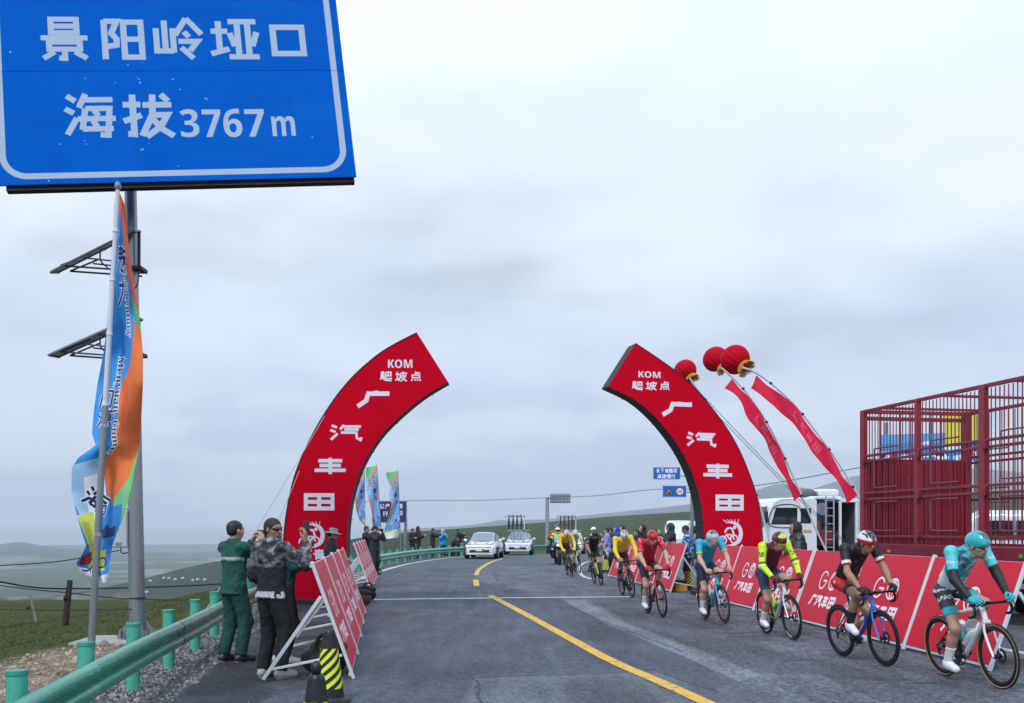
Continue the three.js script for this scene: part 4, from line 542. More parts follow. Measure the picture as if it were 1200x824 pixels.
// ---------------------------------------------------------------- blue warning signs, sign gantry post, cables
{
  const Z = 46, pxp = 811, P = W(pxp, 640, Z).setY(0), o = thing('warning_sign', 'two small blue warning signs on one grey post left of the right arch', 'road sign', P);
  obj('post', bar([0, -0.1, 0], [0, 3.2, 0], 0.075), galv, o); const Y = (py) => EYE - (py - YH) / F * Z, X = (px) => (px - pxp) / F * Z;
  const plate = (x0, x1, y0, y1, draw) => { const w = X(x1) - X(x0), h = Y(y0) - Y(y1); const t = canvasTex(512, Math.round(512 * h / w), (g, cw, ch) => { g.fillStyle = '#0d5cb2'; g.fillRect(0, 0, cw, ch); g.strokeStyle = '#cfe0f2'; g.lineWidth = 6; g.strokeRect(6, 6, cw - 12, ch - 12); draw(g, cw, ch); }); const g = bx(w, h, 0.04, (X(x0) + X(x1)) / 2, (Y(y0) + Y(y1)) / 2, 0.1, 0); obj('sign_plate', g, new THREE.MeshPhysicalMaterial({ map: t, roughness: 0.5 }), o); };
  plate(764.8, 797, 547.6, 562.4, (g, w, h) => { g.strokeStyle = '#e8eef6'; text(g, '长下坡路段', 60, 26, 72, 82, 11, 0.1); text(g, '减速慢行', 80, 128, 78, 86, 11, 0.1); });
  plate(776, 804, 569.2, 583, (g, w, h) => { g.fillStyle = '#d88a1c'; g.strokeStyle = '#15161a'; g.lineWidth = 12; g.beginPath(); g.moveTo(140, 55); g.lineTo(215, 200); g.lineTo(65, 200); g.closePath(); g.fill(); g.stroke(); g.fillStyle = '#15161a'; g.beginPath(); g.moveTo(95, 190); g.lineTo(150, 120); g.lineTo(190, 190); g.fill(); g.fillStyle = '#eef2f6'; g.beginPath(); g.arc(370, h / 2, 76, 0, 7); g.fill(); g.strokeStyle = '#c01c28'; g.lineWidth = 18; g.stroke(); g.fillStyle = '#111'; g.font = 'bold 96px sans-serif'; g.fillText('30', 313, h / 2 + 34); });
  for (const py of [558, 577]) obj('arm', beam([X(797), Y(py), 0.06], [0, Y(py), 0], 0.05), galv, o);
  const Z2 = 74, f = W(641.3, 650, Z2).setY(-0.3), q = thing('sign_post', 'grey post with a small ribbed sign seen from behind, past the cars', 'road sign', f);
  obj('post', bar([0, 0, 0], [0, W(0, 583, Z2).y + 0.3, 0], 0.15, 0.13, 12), M('#8d98a3', 0.5, 0.3), q); const c = W(656.5, 584, Z2).sub(f), w = 24 / F * Z2, h = 11.5 / F * Z2; obj('sign_back', bx(w, h, 0.05, c.x, c.y, 0, 0.02), M('#a4adb6', 0.5, 0.3), q);
  for (const k of [-0.36, -0.18, 0, 0.18, 0.36]) obj('rib', bx(0.05, h, 0.05, c.x + k * w, c.y, 0.06, 0), M('#7d868f', 0.5, 0.3), q); for (const k of [-0.3, 0, 0.3]) obj('rail', bx(w, 0.06, 0.05, c.x, c.y + k * h, 0.08, 0), M('#8a939c', 0.5, 0.3), q); obj('arm', beam([0, c.y, 0], [c.x, c.y, 0], 0.09), galv, q);
  const cable = (label, pts, r) => tag(obj('overhead_cable', tube(pts.map((p) => W(...p)), r, 60, 5), M('#2a2d31', 0.8)), label, 'cable');
  cable('long black overhead cable crossing the sky behind both arches', [[380, 590, 62], [478, 587, 66], [560, 586.5, 70], [641, 583.5, 74], [700, 581, 66], [765, 574, 58], [845, 573, 50], [908, 566, 45], [1008, 548, 40], [1160, 520, 34]], 0.017);
  cable('thin cable from the left into the control box', [[-60, 667, 15], [0, 663, 15.2], [60, 659, 15.4], [100, 653, 15.6], [140, 645, 15.8]], 0.009);
  cable('thick bundled cable sagging over the field on the left', [[-60, 672, 17], [0, 682, 18], [40, 688.5, 19], [82, 690, 20], [150, 689, 20.5], [230, 686, 21], [330, 680, 22]], 0.018); cable('second field cable slung just below the thick bundle', [[-60, 678, 17.2], [30, 690, 19], [82, 695, 20.1], [150, 702, 21], [240, 703, 23], [330, 700, 25]], 0.011);
  cable('lowest thin cable tied to the foot of the sign post', [[-60, 715, 15], [0, 714.6, 15.3], [80, 715, 15.6], [160, 714, 15.8]], 0.008);
  const post = (name, label, px, y0, y1, Z, r, lean, col) => { const a = W(px, y1, Z), b = W(px + lean, y0, Z); a.y = land(a.x, Z) - 0.2; const o = thing(name, label, 'post', a); obj('shaft', moved([bar(a, b, r * 1.15, r * 0.85, 8)], o), M(col, 0.9), o); obj('insulator', ball(0.05, b.x - a.x - r, b.y - a.y - 0.35, 0.04, 1, 1.4, 1, 8), blackPlastic, o); };
  post('wooden_post', 'dark leaning wooden cable post in the field left of the flag', 75, 680, 765, 20, 0.065, 7, '#3a3029'); post('field_stake', 'thin pale stake leaning in the field at the far left', 45, 697, 748, 28, 0.03, -10, '#7d7f7c'); post('field_stake', 'short thin stake in the grass between the two posts', 24, 745, 764, 24, 0.025, 3, '#55574f');
  const w3 = thing('marker_stick', 'white and red marker stick lying at the far left edge', 'stick', W(4, 748, 21)); obj('stick', beam([-0.3, -0.12, 0], [0.28, 0.12, 0], 0.04), M('#c9c4c0', 0.7), w3); obj('red_band', beam([-0.12, -0.046, 0], [0.05, 0.024, 0], 0.043), M('#8e3a34', 0.7), w3);
  // tiny buildings on the valley floor
  const house = thing('far_house', 'one of the tiny white buildings scattered on the valley floor', 'house', [0, 0, 0], 0, 'tiny white buildings far down in the valley'); obj('wall', bx(2.6, 1.4, 2, 0, 0.7, 0, 0), M('#c9cdd2', 0.8), house); obj('roof', new THREE.CylinderGeometry(0.1, 5, 2.2, 4).rotateY(0.785).scale(0.36, 0.3, 0.28).translate(0, 1.73, 0), M('#7e8ea6', 0.7), house);
  [[38, 678, 1500], [52, 684, 1250], [172, 669, 900], [176, 684, 1000], [192, 685, 1000], [198, 684, 980], [205, 683, 960], [214, 683, 960], [226, 682, 930], [232, 681, 930], [240, 681, 920], [28, 672, 1900]].forEach(([px, py, Z], i) => { const x = (px - 600) / F * Z, p = V(x, land(x, Z) - 0.2, -Z); if (i === 0) { house.position.copy(p); return; } dup(house, p, rr(0, 3)); });
}
// ---------------------------------------------------------------- red lantern balloons with red streamers
{
  const red = M('#b3001f', 0.7, 0, { specularIntensity: 0.2 }), gold = M('#c9962a', 0.5, 0.2), strRed = canvasTex(128, 1024, (g, w, h) => { g.fillStyle = '#ea3052'; g.fillRect(0, 0, w, h); g.strokeStyle = 'rgba(240,190,196,.4)'; g.save(); g.restore(); [...'广汽丰田'].forEach((c, i) => glyph(g, c, 28, 330 + i * 82, 70, 66, 9)); });
  const strMat = clothMat(strRed, { transmission: 0.3, roughness: 0.8, specularIntensity: 0.15 });
  const lantern = (label, px, py, Z, ax) => {
    const o = thing('lantern_balloon', label, 'lantern', W(px, py, Z), 0, 'red lantern balloons'), q = new THREE.Quaternion().setFromUnitVectors(V(0, 1, 0), V(...ax).normalize()), r = 0.44;
    const g = grid(112, 36, (u, v) => { const a = u * Math.PI * 2, e = v * Math.PI, lobe = 1 - 0.045 * Math.pow(Math.abs(Math.cos(a * 8)), 6) * Math.sin(e), s = Math.sin(e) * r * lobe; return V(Math.cos(a) * s, Math.cos(e) * r * 0.94, Math.sin(a) * s); }); obj('envelope', g.applyQuaternion(q), red, o);
    obj('gold_collar', new THREE.TorusGeometry(0.19, 0.04, 8, 32).rotateX(Math.PI / 2).translate(0, -0.385, 0).applyQuaternion(q), gold, o); obj('red_mouth', cyl(0.12, 0.16, 0.1, 20, 0, -0.42, 0).applyQuaternion(q), M('#a50d2a', 0.7), o);
    for (let k = 0; k < 24; k++) { const a = k / 24 * 6.283, f = merge([bar([0.2 * Math.cos(a), -0.38, 0.2 * Math.sin(a)], [0.28 * Math.cos(a + 0.05), -0.385 - rr(0.1, 0.18), 0.28 * Math.sin(a + 0.05)], 0.036, 0.022, 5)]); obj('tassel', f.applyQuaternion(q), gold, o); } obj('crown', cyl(0.08, 0.08, 0.03, 16, 0, r * 0.94, 0).applyQuaternion(q), gold, o);
  };
  lantern('lowest red lantern balloon, half hidden behind the right arch', 803, 434.6, 39, [-0.45, 0.72, -0.45]); lantern('middle red lantern balloon, tucked behind the largest', 838.5, 421, 35, [-0.5, 0.7, -0.42]); lantern('largest red lantern balloon, farthest right', 861.5, 421.5, 30, [-0.52, 0.62, -0.55]);
  const streamer = (label, Z, pole, edge, vis) => {
    const pts = pole.map(([x, y], i) => W(x, y, Z + i * 0.05)), end = pts[pts.length - 1]; if (end.y > 0) pts.push(V(end.x + 0.2, -0.05, end.z)); const o = thing('streamer_pole', label, 'streamer', pts[pts.length - 1].clone(), 0, 'bent poles under the lantern balloons'), c = new THREE.CatmullRomCurve3(pts, false, 'centripetal');
    obj('bent_pole', moved([new THREE.TubeGeometry(c, 60, 0.028, 7)], o), M('#c6cbd2', 0.45), o); for (const k of [0.12, 0.28, 0.44, 0.6]) { const p = c.getPointAt(k), t = c.getTangentAt(k); obj('clip', moved([bar(p.clone().addScaledVector(t, -0.03), p.clone().addScaledVector(t, 0.03), 0.04)], o), darkSteel, o); }
    if (edge) { const A = new THREE.CatmullRomCurve3(edge[0].map(([x, y]) => W(x, y, Z)), false, 'centripetal'), B = new THREE.CatmullRomCurve3(edge[1].map(([x, y]) => W(x, y, Z)), false, 'centripetal'); obj('red_streamer', moved([grid(10, 70, (u, v) => { const p = A.getPointAt(v).lerp(B.getPointAt(v), u); p.z += Math.sin(v * 17 + u * 3) * 0.09 + Math.sin(v * 41 + u * 7) * 0.025; return p; }, (u, v) => [u, 1 - v])], o), strMat, o); }
  };
  streamer('bent white pole below the lowest lantern, running down behind the right arch', 33, [[808, 443], [835, 480], [868, 533], [884, 572], [894, 605], [903, 640], [908, 668]]);
  streamer('narrower red streamer on a bent white pole under the middle lantern', 29, [[845, 431], [858, 442], [873, 458], [894, 487], [916, 529], [939, 580], [957, 622], [970, 650], [978, 676]], [[[849, 455], [865, 467], [879, 493], [894, 513], [908, 540], [923, 569], [932, 588]], [[857.5, 444], [873, 460], [892, 486], [904, 507], [916, 532], [928, 560], [938, 580]]]);
  streamer('wider red streamer with faint white writing under the largest lantern', 28, [[870, 431], [880, 434], [894, 442], [930, 473], [952, 500], [981, 540], [1008, 586], [1026, 630], [1034, 660]], [[[880, 455], [897.5, 469], [926.6, 493], [945, 520], [970, 551], [986, 573], [994, 591]], [[886, 440], [907, 456], [932, 477], [951, 502], [975, 535], [992, 563], [1004, 580]]]);
}
// ---------------------------------------------------------------- smooth bodies: distance fields meshed with surface nets
const smin = (a, b, k) => { const h = Math.max(k - Math.abs(a - b), 0) / k; return Math.min(a, b) - h * h * k * 0.25; };
class Field {
  constructor(k = 0.03) { this.k = k; this.p = []; this.clips = []; }
  cap(a, b, ra, rb, col, o = {}) {                              // tapered capsule; zs widens it sideways; cutA/cutB end it flat
    a = vec(a); b = vec(b); const zs = o.zs ?? 1, ax = a.x, ay = a.y, az = a.z / zs, bx_ = b.x - ax, by = b.y - ay, bz = b.z / zs - az, L = bx_ * bx_ + by * by + bz * bz + 1e-12, len = Math.sqrt(L);
    const R = Math.max(ra, rb), R2 = R * Math.max(1, zs);
    this.p.push({ col, k: o.k ?? this.k, sub: o.sub, lo: [Math.min(a.x, b.x) - R, Math.min(a.y, b.y) - R, Math.min(a.z, b.z) - R2], hi: [Math.max(a.x, b.x) + R, Math.max(a.y, b.y) + R, Math.max(a.z, b.z) + R2],
      t: (x, y, z) => clamp(((x - ax) * bx_ + (y - ay) * by + (z / zs - az) * bz) / L),
      d: (x, y, z) => { z /= zs; const r = ((x - ax) * bx_ + (y - ay) * by + (z - az) * bz) / L, t = r < 0 ? 0 : r > 1 ? 1 : r, dx = x - ax - bx_ * t, dy = y - ay - by * t, dz = z - az - bz * t; let q = Math.sqrt(dx * dx + dy * dy + dz * dz) - (ra + (rb - ra) * t); if (o.cutB) q = Math.max(q, (r - 1) * len); if (o.cutA) q = Math.max(q, -r * len); return q; } });
    return this;
  }
  ell(c, rx, ry, rz, col, o = {}) {                             // ellipsoid, optionally turned by a quaternion
    c = vec(c); const q = o.q ? o.q.clone().invert() : null, R = o.q ? Math.max(rx, ry, rz) : 0, v = V(0, 0, 0), m = Math.min(rx, ry, rz);
    this.p.push({ col, k: o.k ?? this.k, sub: o.sub, lo: [c.x - (R || rx), c.y - (R || ry), c.z - (R || rz)], hi: [c.x + (R || rx), c.y + (R || ry), c.z + (R || rz)], t: () => 0.5,
      d: (x, y, z) => { v.set(x - c.x, y - c.y, z - c.z); if (q) v.applyQuaternion(q); const k0 = Math.hypot(v.x / rx, v.y / ry, v.z / rz), k1 = Math.hypot(v.x / (rx * rx), v.y / (ry * ry), v.z / (rz * rz)); return k0 < 1e-4 ? -m : k0 * (k0 - 1) / k1; } });
    return this;
  }
  cut(nx, ny, nz, off) { this.clips.push([nx, ny, nz, off]); return this; }   // keeps n.p < off
  mesh(cell, o = {}) {
    const U = this.p.filter((q) => !q.sub), lo = [0, 1, 2].map((i) => Math.min(...U.map((q) => q.lo[i])) - 2.5 * cell - 0.01), hi = [0, 1, 2].map((i) => Math.max(...U.map((q) => q.hi[i])) + 2.5 * cell + 0.01);
    const n = [0, 1, 2].map((i) => Math.ceil((hi[i] - lo[i]) / cell) + 1), nx = n[0], nxy = n[0] * n[1], F_ = new Float32Array(nxy * n[2]).fill(0.3);
    for (const q of this.p) {
      const m = q.k + 2.2 * cell, a = [0, 1, 2].map((i) => Math.max(0, Math.floor((q.lo[i] - m - lo[i]) / cell))), b = [0, 1, 2].map((i) => Math.min(n[i] - 1, Math.ceil((q.hi[i] + m - lo[i]) / cell)));
      for (let k = a[2]; k <= b[2]; k++) for (let j = a[1]; j <= b[1]; j++) for (let i = a[0], w = i + j * nx + k * nxy; i <= b[0]; i++, w++) { const d = q.d(lo[0] + i * cell, lo[1] + j * cell, lo[2] + k * cell); F_[w] = q.sub ? Math.max(F_[w], -d) : smin(F_[w], d, q.k); }
    }
    if (this.clips.length) for (let k = 0, w = 0; k < n[2]; k++) for (let j = 0; j < n[1]; j++) for (let i = 0; i < n[0]; i++, w++) for (const c of this.clips) F_[w] = Math.max(F_[w], c[0] * (lo[0] + i * cell) + c[1] * (lo[1] + j * cell) + c[2] * (lo[2] + k * cell) - c[3]);
    const P = [], id = new Map(), idx = [], off = [0, 1, nx, nx + 1, nxy, nxy + 1, nxy + nx, nxy + nx + 1], E = [[0, 1], [2, 3], [4, 5], [6, 7], [0, 2], [1, 3], [4, 6], [5, 7], [0, 4], [1, 5], [2, 6], [3, 7]];
    for (let k = 0; k < n[2] - 1; k++) for (let j = 0; j < n[1] - 1; j++) for (let i = 0; i < nx - 1; i++) {
      const w = i + j * nx + k * nxy; let mask = 0; for (let c = 0; c < 8; c++) if (F_[w + off[c]] < 0) mask |= 1 << c; if (mask === 0 || mask === 255) continue;
      let sx = 0, sy = 0, sz = 0, m = 0;
      for (const [a, b] of E) { const fa = F_[w + off[a]], fb = F_[w + off[b]]; if ((fa < 0) === (fb < 0)) continue; const t = fa / (fa - fb); sx += (a & 1) + t * ((b & 1) - (a & 1)); sy += ((a >> 1) & 1) + t * (((b >> 1) & 1) - ((a >> 1) & 1)); sz += (a >> 2) + t * ((b >> 2) - (a >> 2)); m++; }
      id.set(w, P.length / 3); P.push(lo[0] + (i + sx / m) * cell, lo[1] + (j + sy / m) * cell, lo[2] + (k + sz / m) * cell);
    }
    const quad = (a, b, c, d, flip) => { if ([a, b, c, d].some((q) => q === undefined)) return; flip ? idx.push(a, c, b, a, d, c) : idx.push(a, b, c, a, c, d); };
    for (let k = 1; k < n[2] - 1; k++) for (let j = 1; j < n[1] - 1; j++) for (let i = 1; i < nx - 1; i++) {
      const w = i + j * nx + k * nxy, s = F_[w] < 0;
      if (s !== F_[w + 1] < 0) quad(id.get(w - nx - nxy), id.get(w - nxy), id.get(w), id.get(w - nx), !s);
      if (s !== F_[w + nx] < 0) quad(id.get(w - 1 - nxy), id.get(w - 1), id.get(w), id.get(w - nxy), !s);
      if (s !== F_[w + nxy] < 0) quad(id.get(w - 1 - nx), id.get(w - nx), id.get(w), id.get(w - 1), !s);
    }
    const g = new THREE.BufferGeometry(); g.setAttribute('position', new THREE.Float32BufferAttribute(P, 3)); g.setIndex(idx); g.computeVertexNormals();
    const cnt = P.length / 3, col = new Float32Array(cnt * 3), nrm = g.attributes.normal, amp = o.wrinkle ?? 0, fq = o.freq ?? 16;
    for (let v = 0; v < cnt; v++) {
      const x = P[v * 3], y = P[v * 3 + 1], z = P[v * 3 + 2]; let best = 1e9, hit = U[0];
      for (const q of this.p) { let d = q.d(x, y, z); if (q.sub) { if (!q.col || Math.abs(d) > cell * 0.8) continue; d = -1; } if (d < best) { best = d; hit = q; } }
      let c = hit.col; if (typeof c === 'function') c = c(hit.t(x, y, z), x, y, z); col.set(c ?? [0.5, 0.5, 0.5], v * 3);
      if (amp) { const rg = noise.noise(x * fq * 0.8 + 9, y * fq * 0.9 + x * 4, z * fq * 0.8), w = amp * (0.7 * noise.noise(x * fq, y * fq * 0.55, z * fq + 3) + 0.5 * noise.noise(x * fq * 2.3, y * fq * 1.4 + 7, z * fq * 2.3) + 1.1 * (0.25 - Math.abs(rg))); g.attributes.position.setXYZ(v, x + nrm.getX(v) * w, y + nrm.getY(v) * w, z + nrm.getZ(v) * w); }
    }
    if (amp) g.computeVertexNormals();
    g.setAttribute('color', new THREE.BufferAttribute(col, 3)); g.setAttribute('uv', new THREE.BufferAttribute(new Float32Array(cnt * 2), 2));
    return g;
  }
}
// forward is +x, up +y, the right-hand side +z
const SKIN = { tan: [0.44, 0.25, 0.17], brown: [0.33, 0.18, 0.115], fair: [0.52, 0.32, 0.23] };
const headCache = new Map();
function headGeo(skin, cell = 0.0055) {
  const key = skin.join() + cell; if (headCache.has(key)) return headCache.get(key).clone();
  const dark = skin.map((c) => c * 0.35), lip = [skin[0] * 0.78, skin[1] * 0.62, skin[2] * 0.62], f = new Field(0.022);
  f.ell([-0.012, 0.032, 0], 0.1, 0.088, 0.077, skin).ell([0.018, -0.03, 0], 0.074, 0.082, 0.062, skin).ell([0.036, -0.082, 0], 0.042, 0.032, 0.04, skin).cap([0.08, 0.024, -0.036], [0.08, 0.024, 0.036], 0.013, 0.013, skin).cap([0.088, 0.014, 0], [0.104, -0.022, 0], 0.01, 0.016, skin, { k: 0.012 }).ell([0.05, -0.022, -0.043], 0.028, 0.02, 0.018, skin).ell([0.05, -0.022, 0.043], 0.028, 0.02, 0.018, skin);
  for (const s of [-1, 1]) { f.ell([-0.006, -0.002, s * 0.078], 0.02, 0.032, 0.011, skin, { k: 0.01 }).ell([0.077, 0.006, s * 0.032], 0.014, 0.0085, 0.014, [0.08, 0.06, 0.05], { k: 0.006 }).cap([0.09, 0.033, s * 0.014], [0.08, 0.036, s * 0.052], 0.006, 0.004, dark, { k: 0.008 }).cap([0.094, -0.027, s * 0.01], [0.09, -0.027, s * 0.012], 0.009, 0.008, skin, { k: 0.008 }); }
  f.cap([0.089, -0.056, -0.02], [0.089, -0.056, 0.02], 0.0075, 0.0075, lip, { k: 0.008 }).cap([0.086, -0.067, -0.015], [0.086, -0.067, 0.015], 0.0085, 0.0085, lip, { k: 0.008 }).cap([-0.02, -0.04, 0], [-0.03, -0.1, 0], 0.05, 0.05, skin);
  const g = f.mesh(cell); headCache.set(key, g); return g.clone();
}
const handCache = new Map();
function handGeo(col, curl, cell = 0.0045, nail) {              // right hand: wrist at the origin, fingers along +x, palm facing -y, thumb on the -z side
  const key = col.join() + curl + cell; if (handCache.has(key)) return handCache.get(key).clone();
  const f = new Field(0.009); f.cap([-0.02, 0, 0], [0.02, 0, 0], 0.026, 0.027, col, { k: 0.02 });
  const kn = [[0.088, 0.004, -0.03], [0.092, 0.006, -0.01], [0.088, 0.004, 0.011], [0.078, 0, 0.03]], len = [0.95, 1.06, 1, 0.8], rad = [0.0095, 0.0098, 0.0093, 0.0082];
  kn.forEach((k, i) => { f.cap([0.012, 0, k[2] * 0.6], k, 0.017, 0.0135, col, { k: 0.014 }); let p = V(...k), a = 0; const c = curl + (i - 1.5) * 0.06 * (i % 2 ? 1 : -1); [0.045, 0.028, 0.022].forEach((l, j) => { a += c * [0.8, 1, 0.75][j]; const q = p.clone().add(V(Math.cos(a) * l * len[i], -Math.sin(a) * l * len[i], k[2] * 0.05)); f.cap(p, q, rad[i] * (1 - j * 0.06), rad[i] * (0.94 - j * 0.08), col, { k: 0.005 }); p = q; }); });
  f.cap([0.02, -0.006, -0.022], [0.048, -0.014, -0.044], 0.015, 0.0115, col, { k: 0.012 }).cap([0.048, -0.014, -0.044], [0.072, -0.022 - curl * 0.012, -0.046], 0.0108, 0.0098, col, { k: 0.006 }).cap([0.072, -0.022 - curl * 0.012, -0.046], [0.092, -0.03 - curl * 0.018, -0.036], 0.0098, 0.0085, col, { k: 0.005 });
  const g = f.mesh(cell); handCache.set(key, g); return g.clone();
}
function place(g, pos, fwd, up, side = 1) {                     // +x to fwd, +y towards up; side -1 mirrors it for the left hand
  const x = vec(fwd).clone().normalize(), z = new THREE.Vector3().crossVectors(x, vec(up)).normalize(), y = new THREE.Vector3().crossVectors(z, x);
  if (side < 0) { g.scale(1, 1, -1); if (g.index) { const a = g.index.array; for (let i = 0; i < a.length; i += 3) { const t = a[i]; a[i] = a[i + 1]; a[i + 1] = t; } } g.computeVertexNormals(); }
  return g.applyMatrix4(new THREE.Matrix4().makeBasis(x, y, z).setPosition(vec(pos)));
}
function ik(a, c, l1, l2, pole) {
  a = vec(a); c = vec(c); const d = c.clone().sub(a), L = Math.min(d.length(), (l1 + l2) * 0.998); d.normalize(); const end = a.clone().addScaledVector(d, L), x = (l1 * l1 - l2 * l2 + L * L) / (2 * L), h = Math.sqrt(Math.max(l1 * l1 - x * x, 0)), p = vec(pole).clone(); p.addScaledVector(d, -p.dot(d)).normalize();
  return [a.clone().addScaledVector(d, x).addScaledVector(p, h), end];
}
const skinMat = vcol(0.55, { sheen: 0.1 }), clothesMat = vcol(0.82, { sheen: 0.25, sheenRoughness: 0.6 }), lycraMat = vcol(0.62), shinyMat = vcol(0.28, { clearcoat: 0.6, clearcoatRoughness: 0.2 }), leatherMat = vcol(0.45), lensMat = M('#0c0d12', 0.08, 0.2, { clearcoat: 1 });
const shade = (c, k) => c.map((q) => q * k);
const stitched = (c, v = 0.16) => (t, x, y, z) => shade(c, 1 + v * noise.noise(x * 30, y * 22, z * 30));

function headMatrix(c, yaw, pitch, roll = 0) { return new THREE.Matrix4().makeRotationFromEuler(new THREE.Euler(roll, yaw, pitch, 'YZX')).setPosition(vec(c)); }
const helmetCache = new Map();
function helmetGeo(cols, cell, aero) {                          // cols: shell colour function, vent colour
  const f = new Field(0.02), [sh, vent] = cols;
  f.ell([-0.012, 0.045, 0], 0.131, 0.112, 0.092, sh).ell([-0.065, 0.03, 0], 0.085, 0.09, 0.084, sh); f.cap([0.095, 0.035, -0.035], [0.095, 0.035, 0.035], 0.016, 0.016, sh);
  if (!aero) for (const z of [-0.058, -0.03, 0, 0.03, 0.058]) { f.cap([0.13, 0.09 - Math.abs(z) * 0.25, z * 1.2], [0.03, 0.162 - Math.abs(z) * 0.7, z], 0.008, 0.0105, vent, { sub: true }); f.cap([0.0, 0.162 - Math.abs(z) * 0.7, z], [-0.12, 0.105 - Math.abs(z) * 0.4, z * 0.8], 0.0105, 0.009, vent, { sub: true }); }
  else for (const z of [-0.035, 0, 0.035]) { f.cap([0.125, 0.085, z], [0.06, 0.148, z * 0.8], 0.007, 0.009, vent, { sub: true }); f.cap([-0.07, 0.148 - Math.abs(z), z], [-0.14, 0.075, z * 0.8], 0.008, 0.007, vent, { sub: true }); }
  f.cut(-0.16, -1, 0, 0.004); f.ell([-0.01, 0.01, 0], 0.105, 0.1, 0.079, [0.02, 0.02, 0.02], { sub: true }); return f.mesh(cell);
}
function hairGeo(col, cell, long = 0) { const f = new Field(0.015); f.ell([-0.018, 0.043, 0], 0.104, 0.09, 0.084, (t, x, y, z) => shade(col, 1 + 0.6 * noise.noise(x * 90, y * 60, z * 90))).ell([-0.05, 0.0, 0], 0.065, 0.07 + long, 0.076, col); f.ell([0.095, -0.025, 0], 0.085, 0.093, 0.1, col, { sub: true }); f.cut(0, -1, 0, 0.055 + long); return f.mesh(cell, { wrinkle: 0.003, freq: 60 }); }
function hoodGeo(col, cell, open = 0.085) { const f = new Field(0.03); f.ell([-0.025, 0.025, 0], 0.128, 0.135, 0.115, col).ell([-0.06, -0.1, 0], 0.09, 0.07, 0.12, col).cap([0.0, -0.14, -0.05], [0.0, -0.14, 0.05], 0.075, 0.075, col); f.ell([0.115, 0.0, 0], open, 0.105, 0.078, shade(col, 0.4), { sub: true }); f.ell([0.0, 0.0, 0], 0.095, 0.11, 0.08, shade(col, 0.4), { sub: true }); f.cut(1, 0.2, 0, 0.052); return f.mesh(cell, { wrinkle: 0.004, freq: 22 }); }
function glassesGeo(wrap) { return merge([grid(18, 4, (u, v) => { const a = (u - 0.5) * 2.3; return V(0.012 + 0.088 * Math.cos(a) + 0.006, 0.018 - v * (wrap ? 0.036 : 0.028) * (1 - 0.5 * Math.pow(Math.abs(u - 0.5) * 2, 3)), 0.079 * Math.sin(a)); }), ...[-1, 1].map((s) => bar([0.04, 0.012, s * 0.08], [-0.03, 0.012, s * 0.083], 0.003))]); }

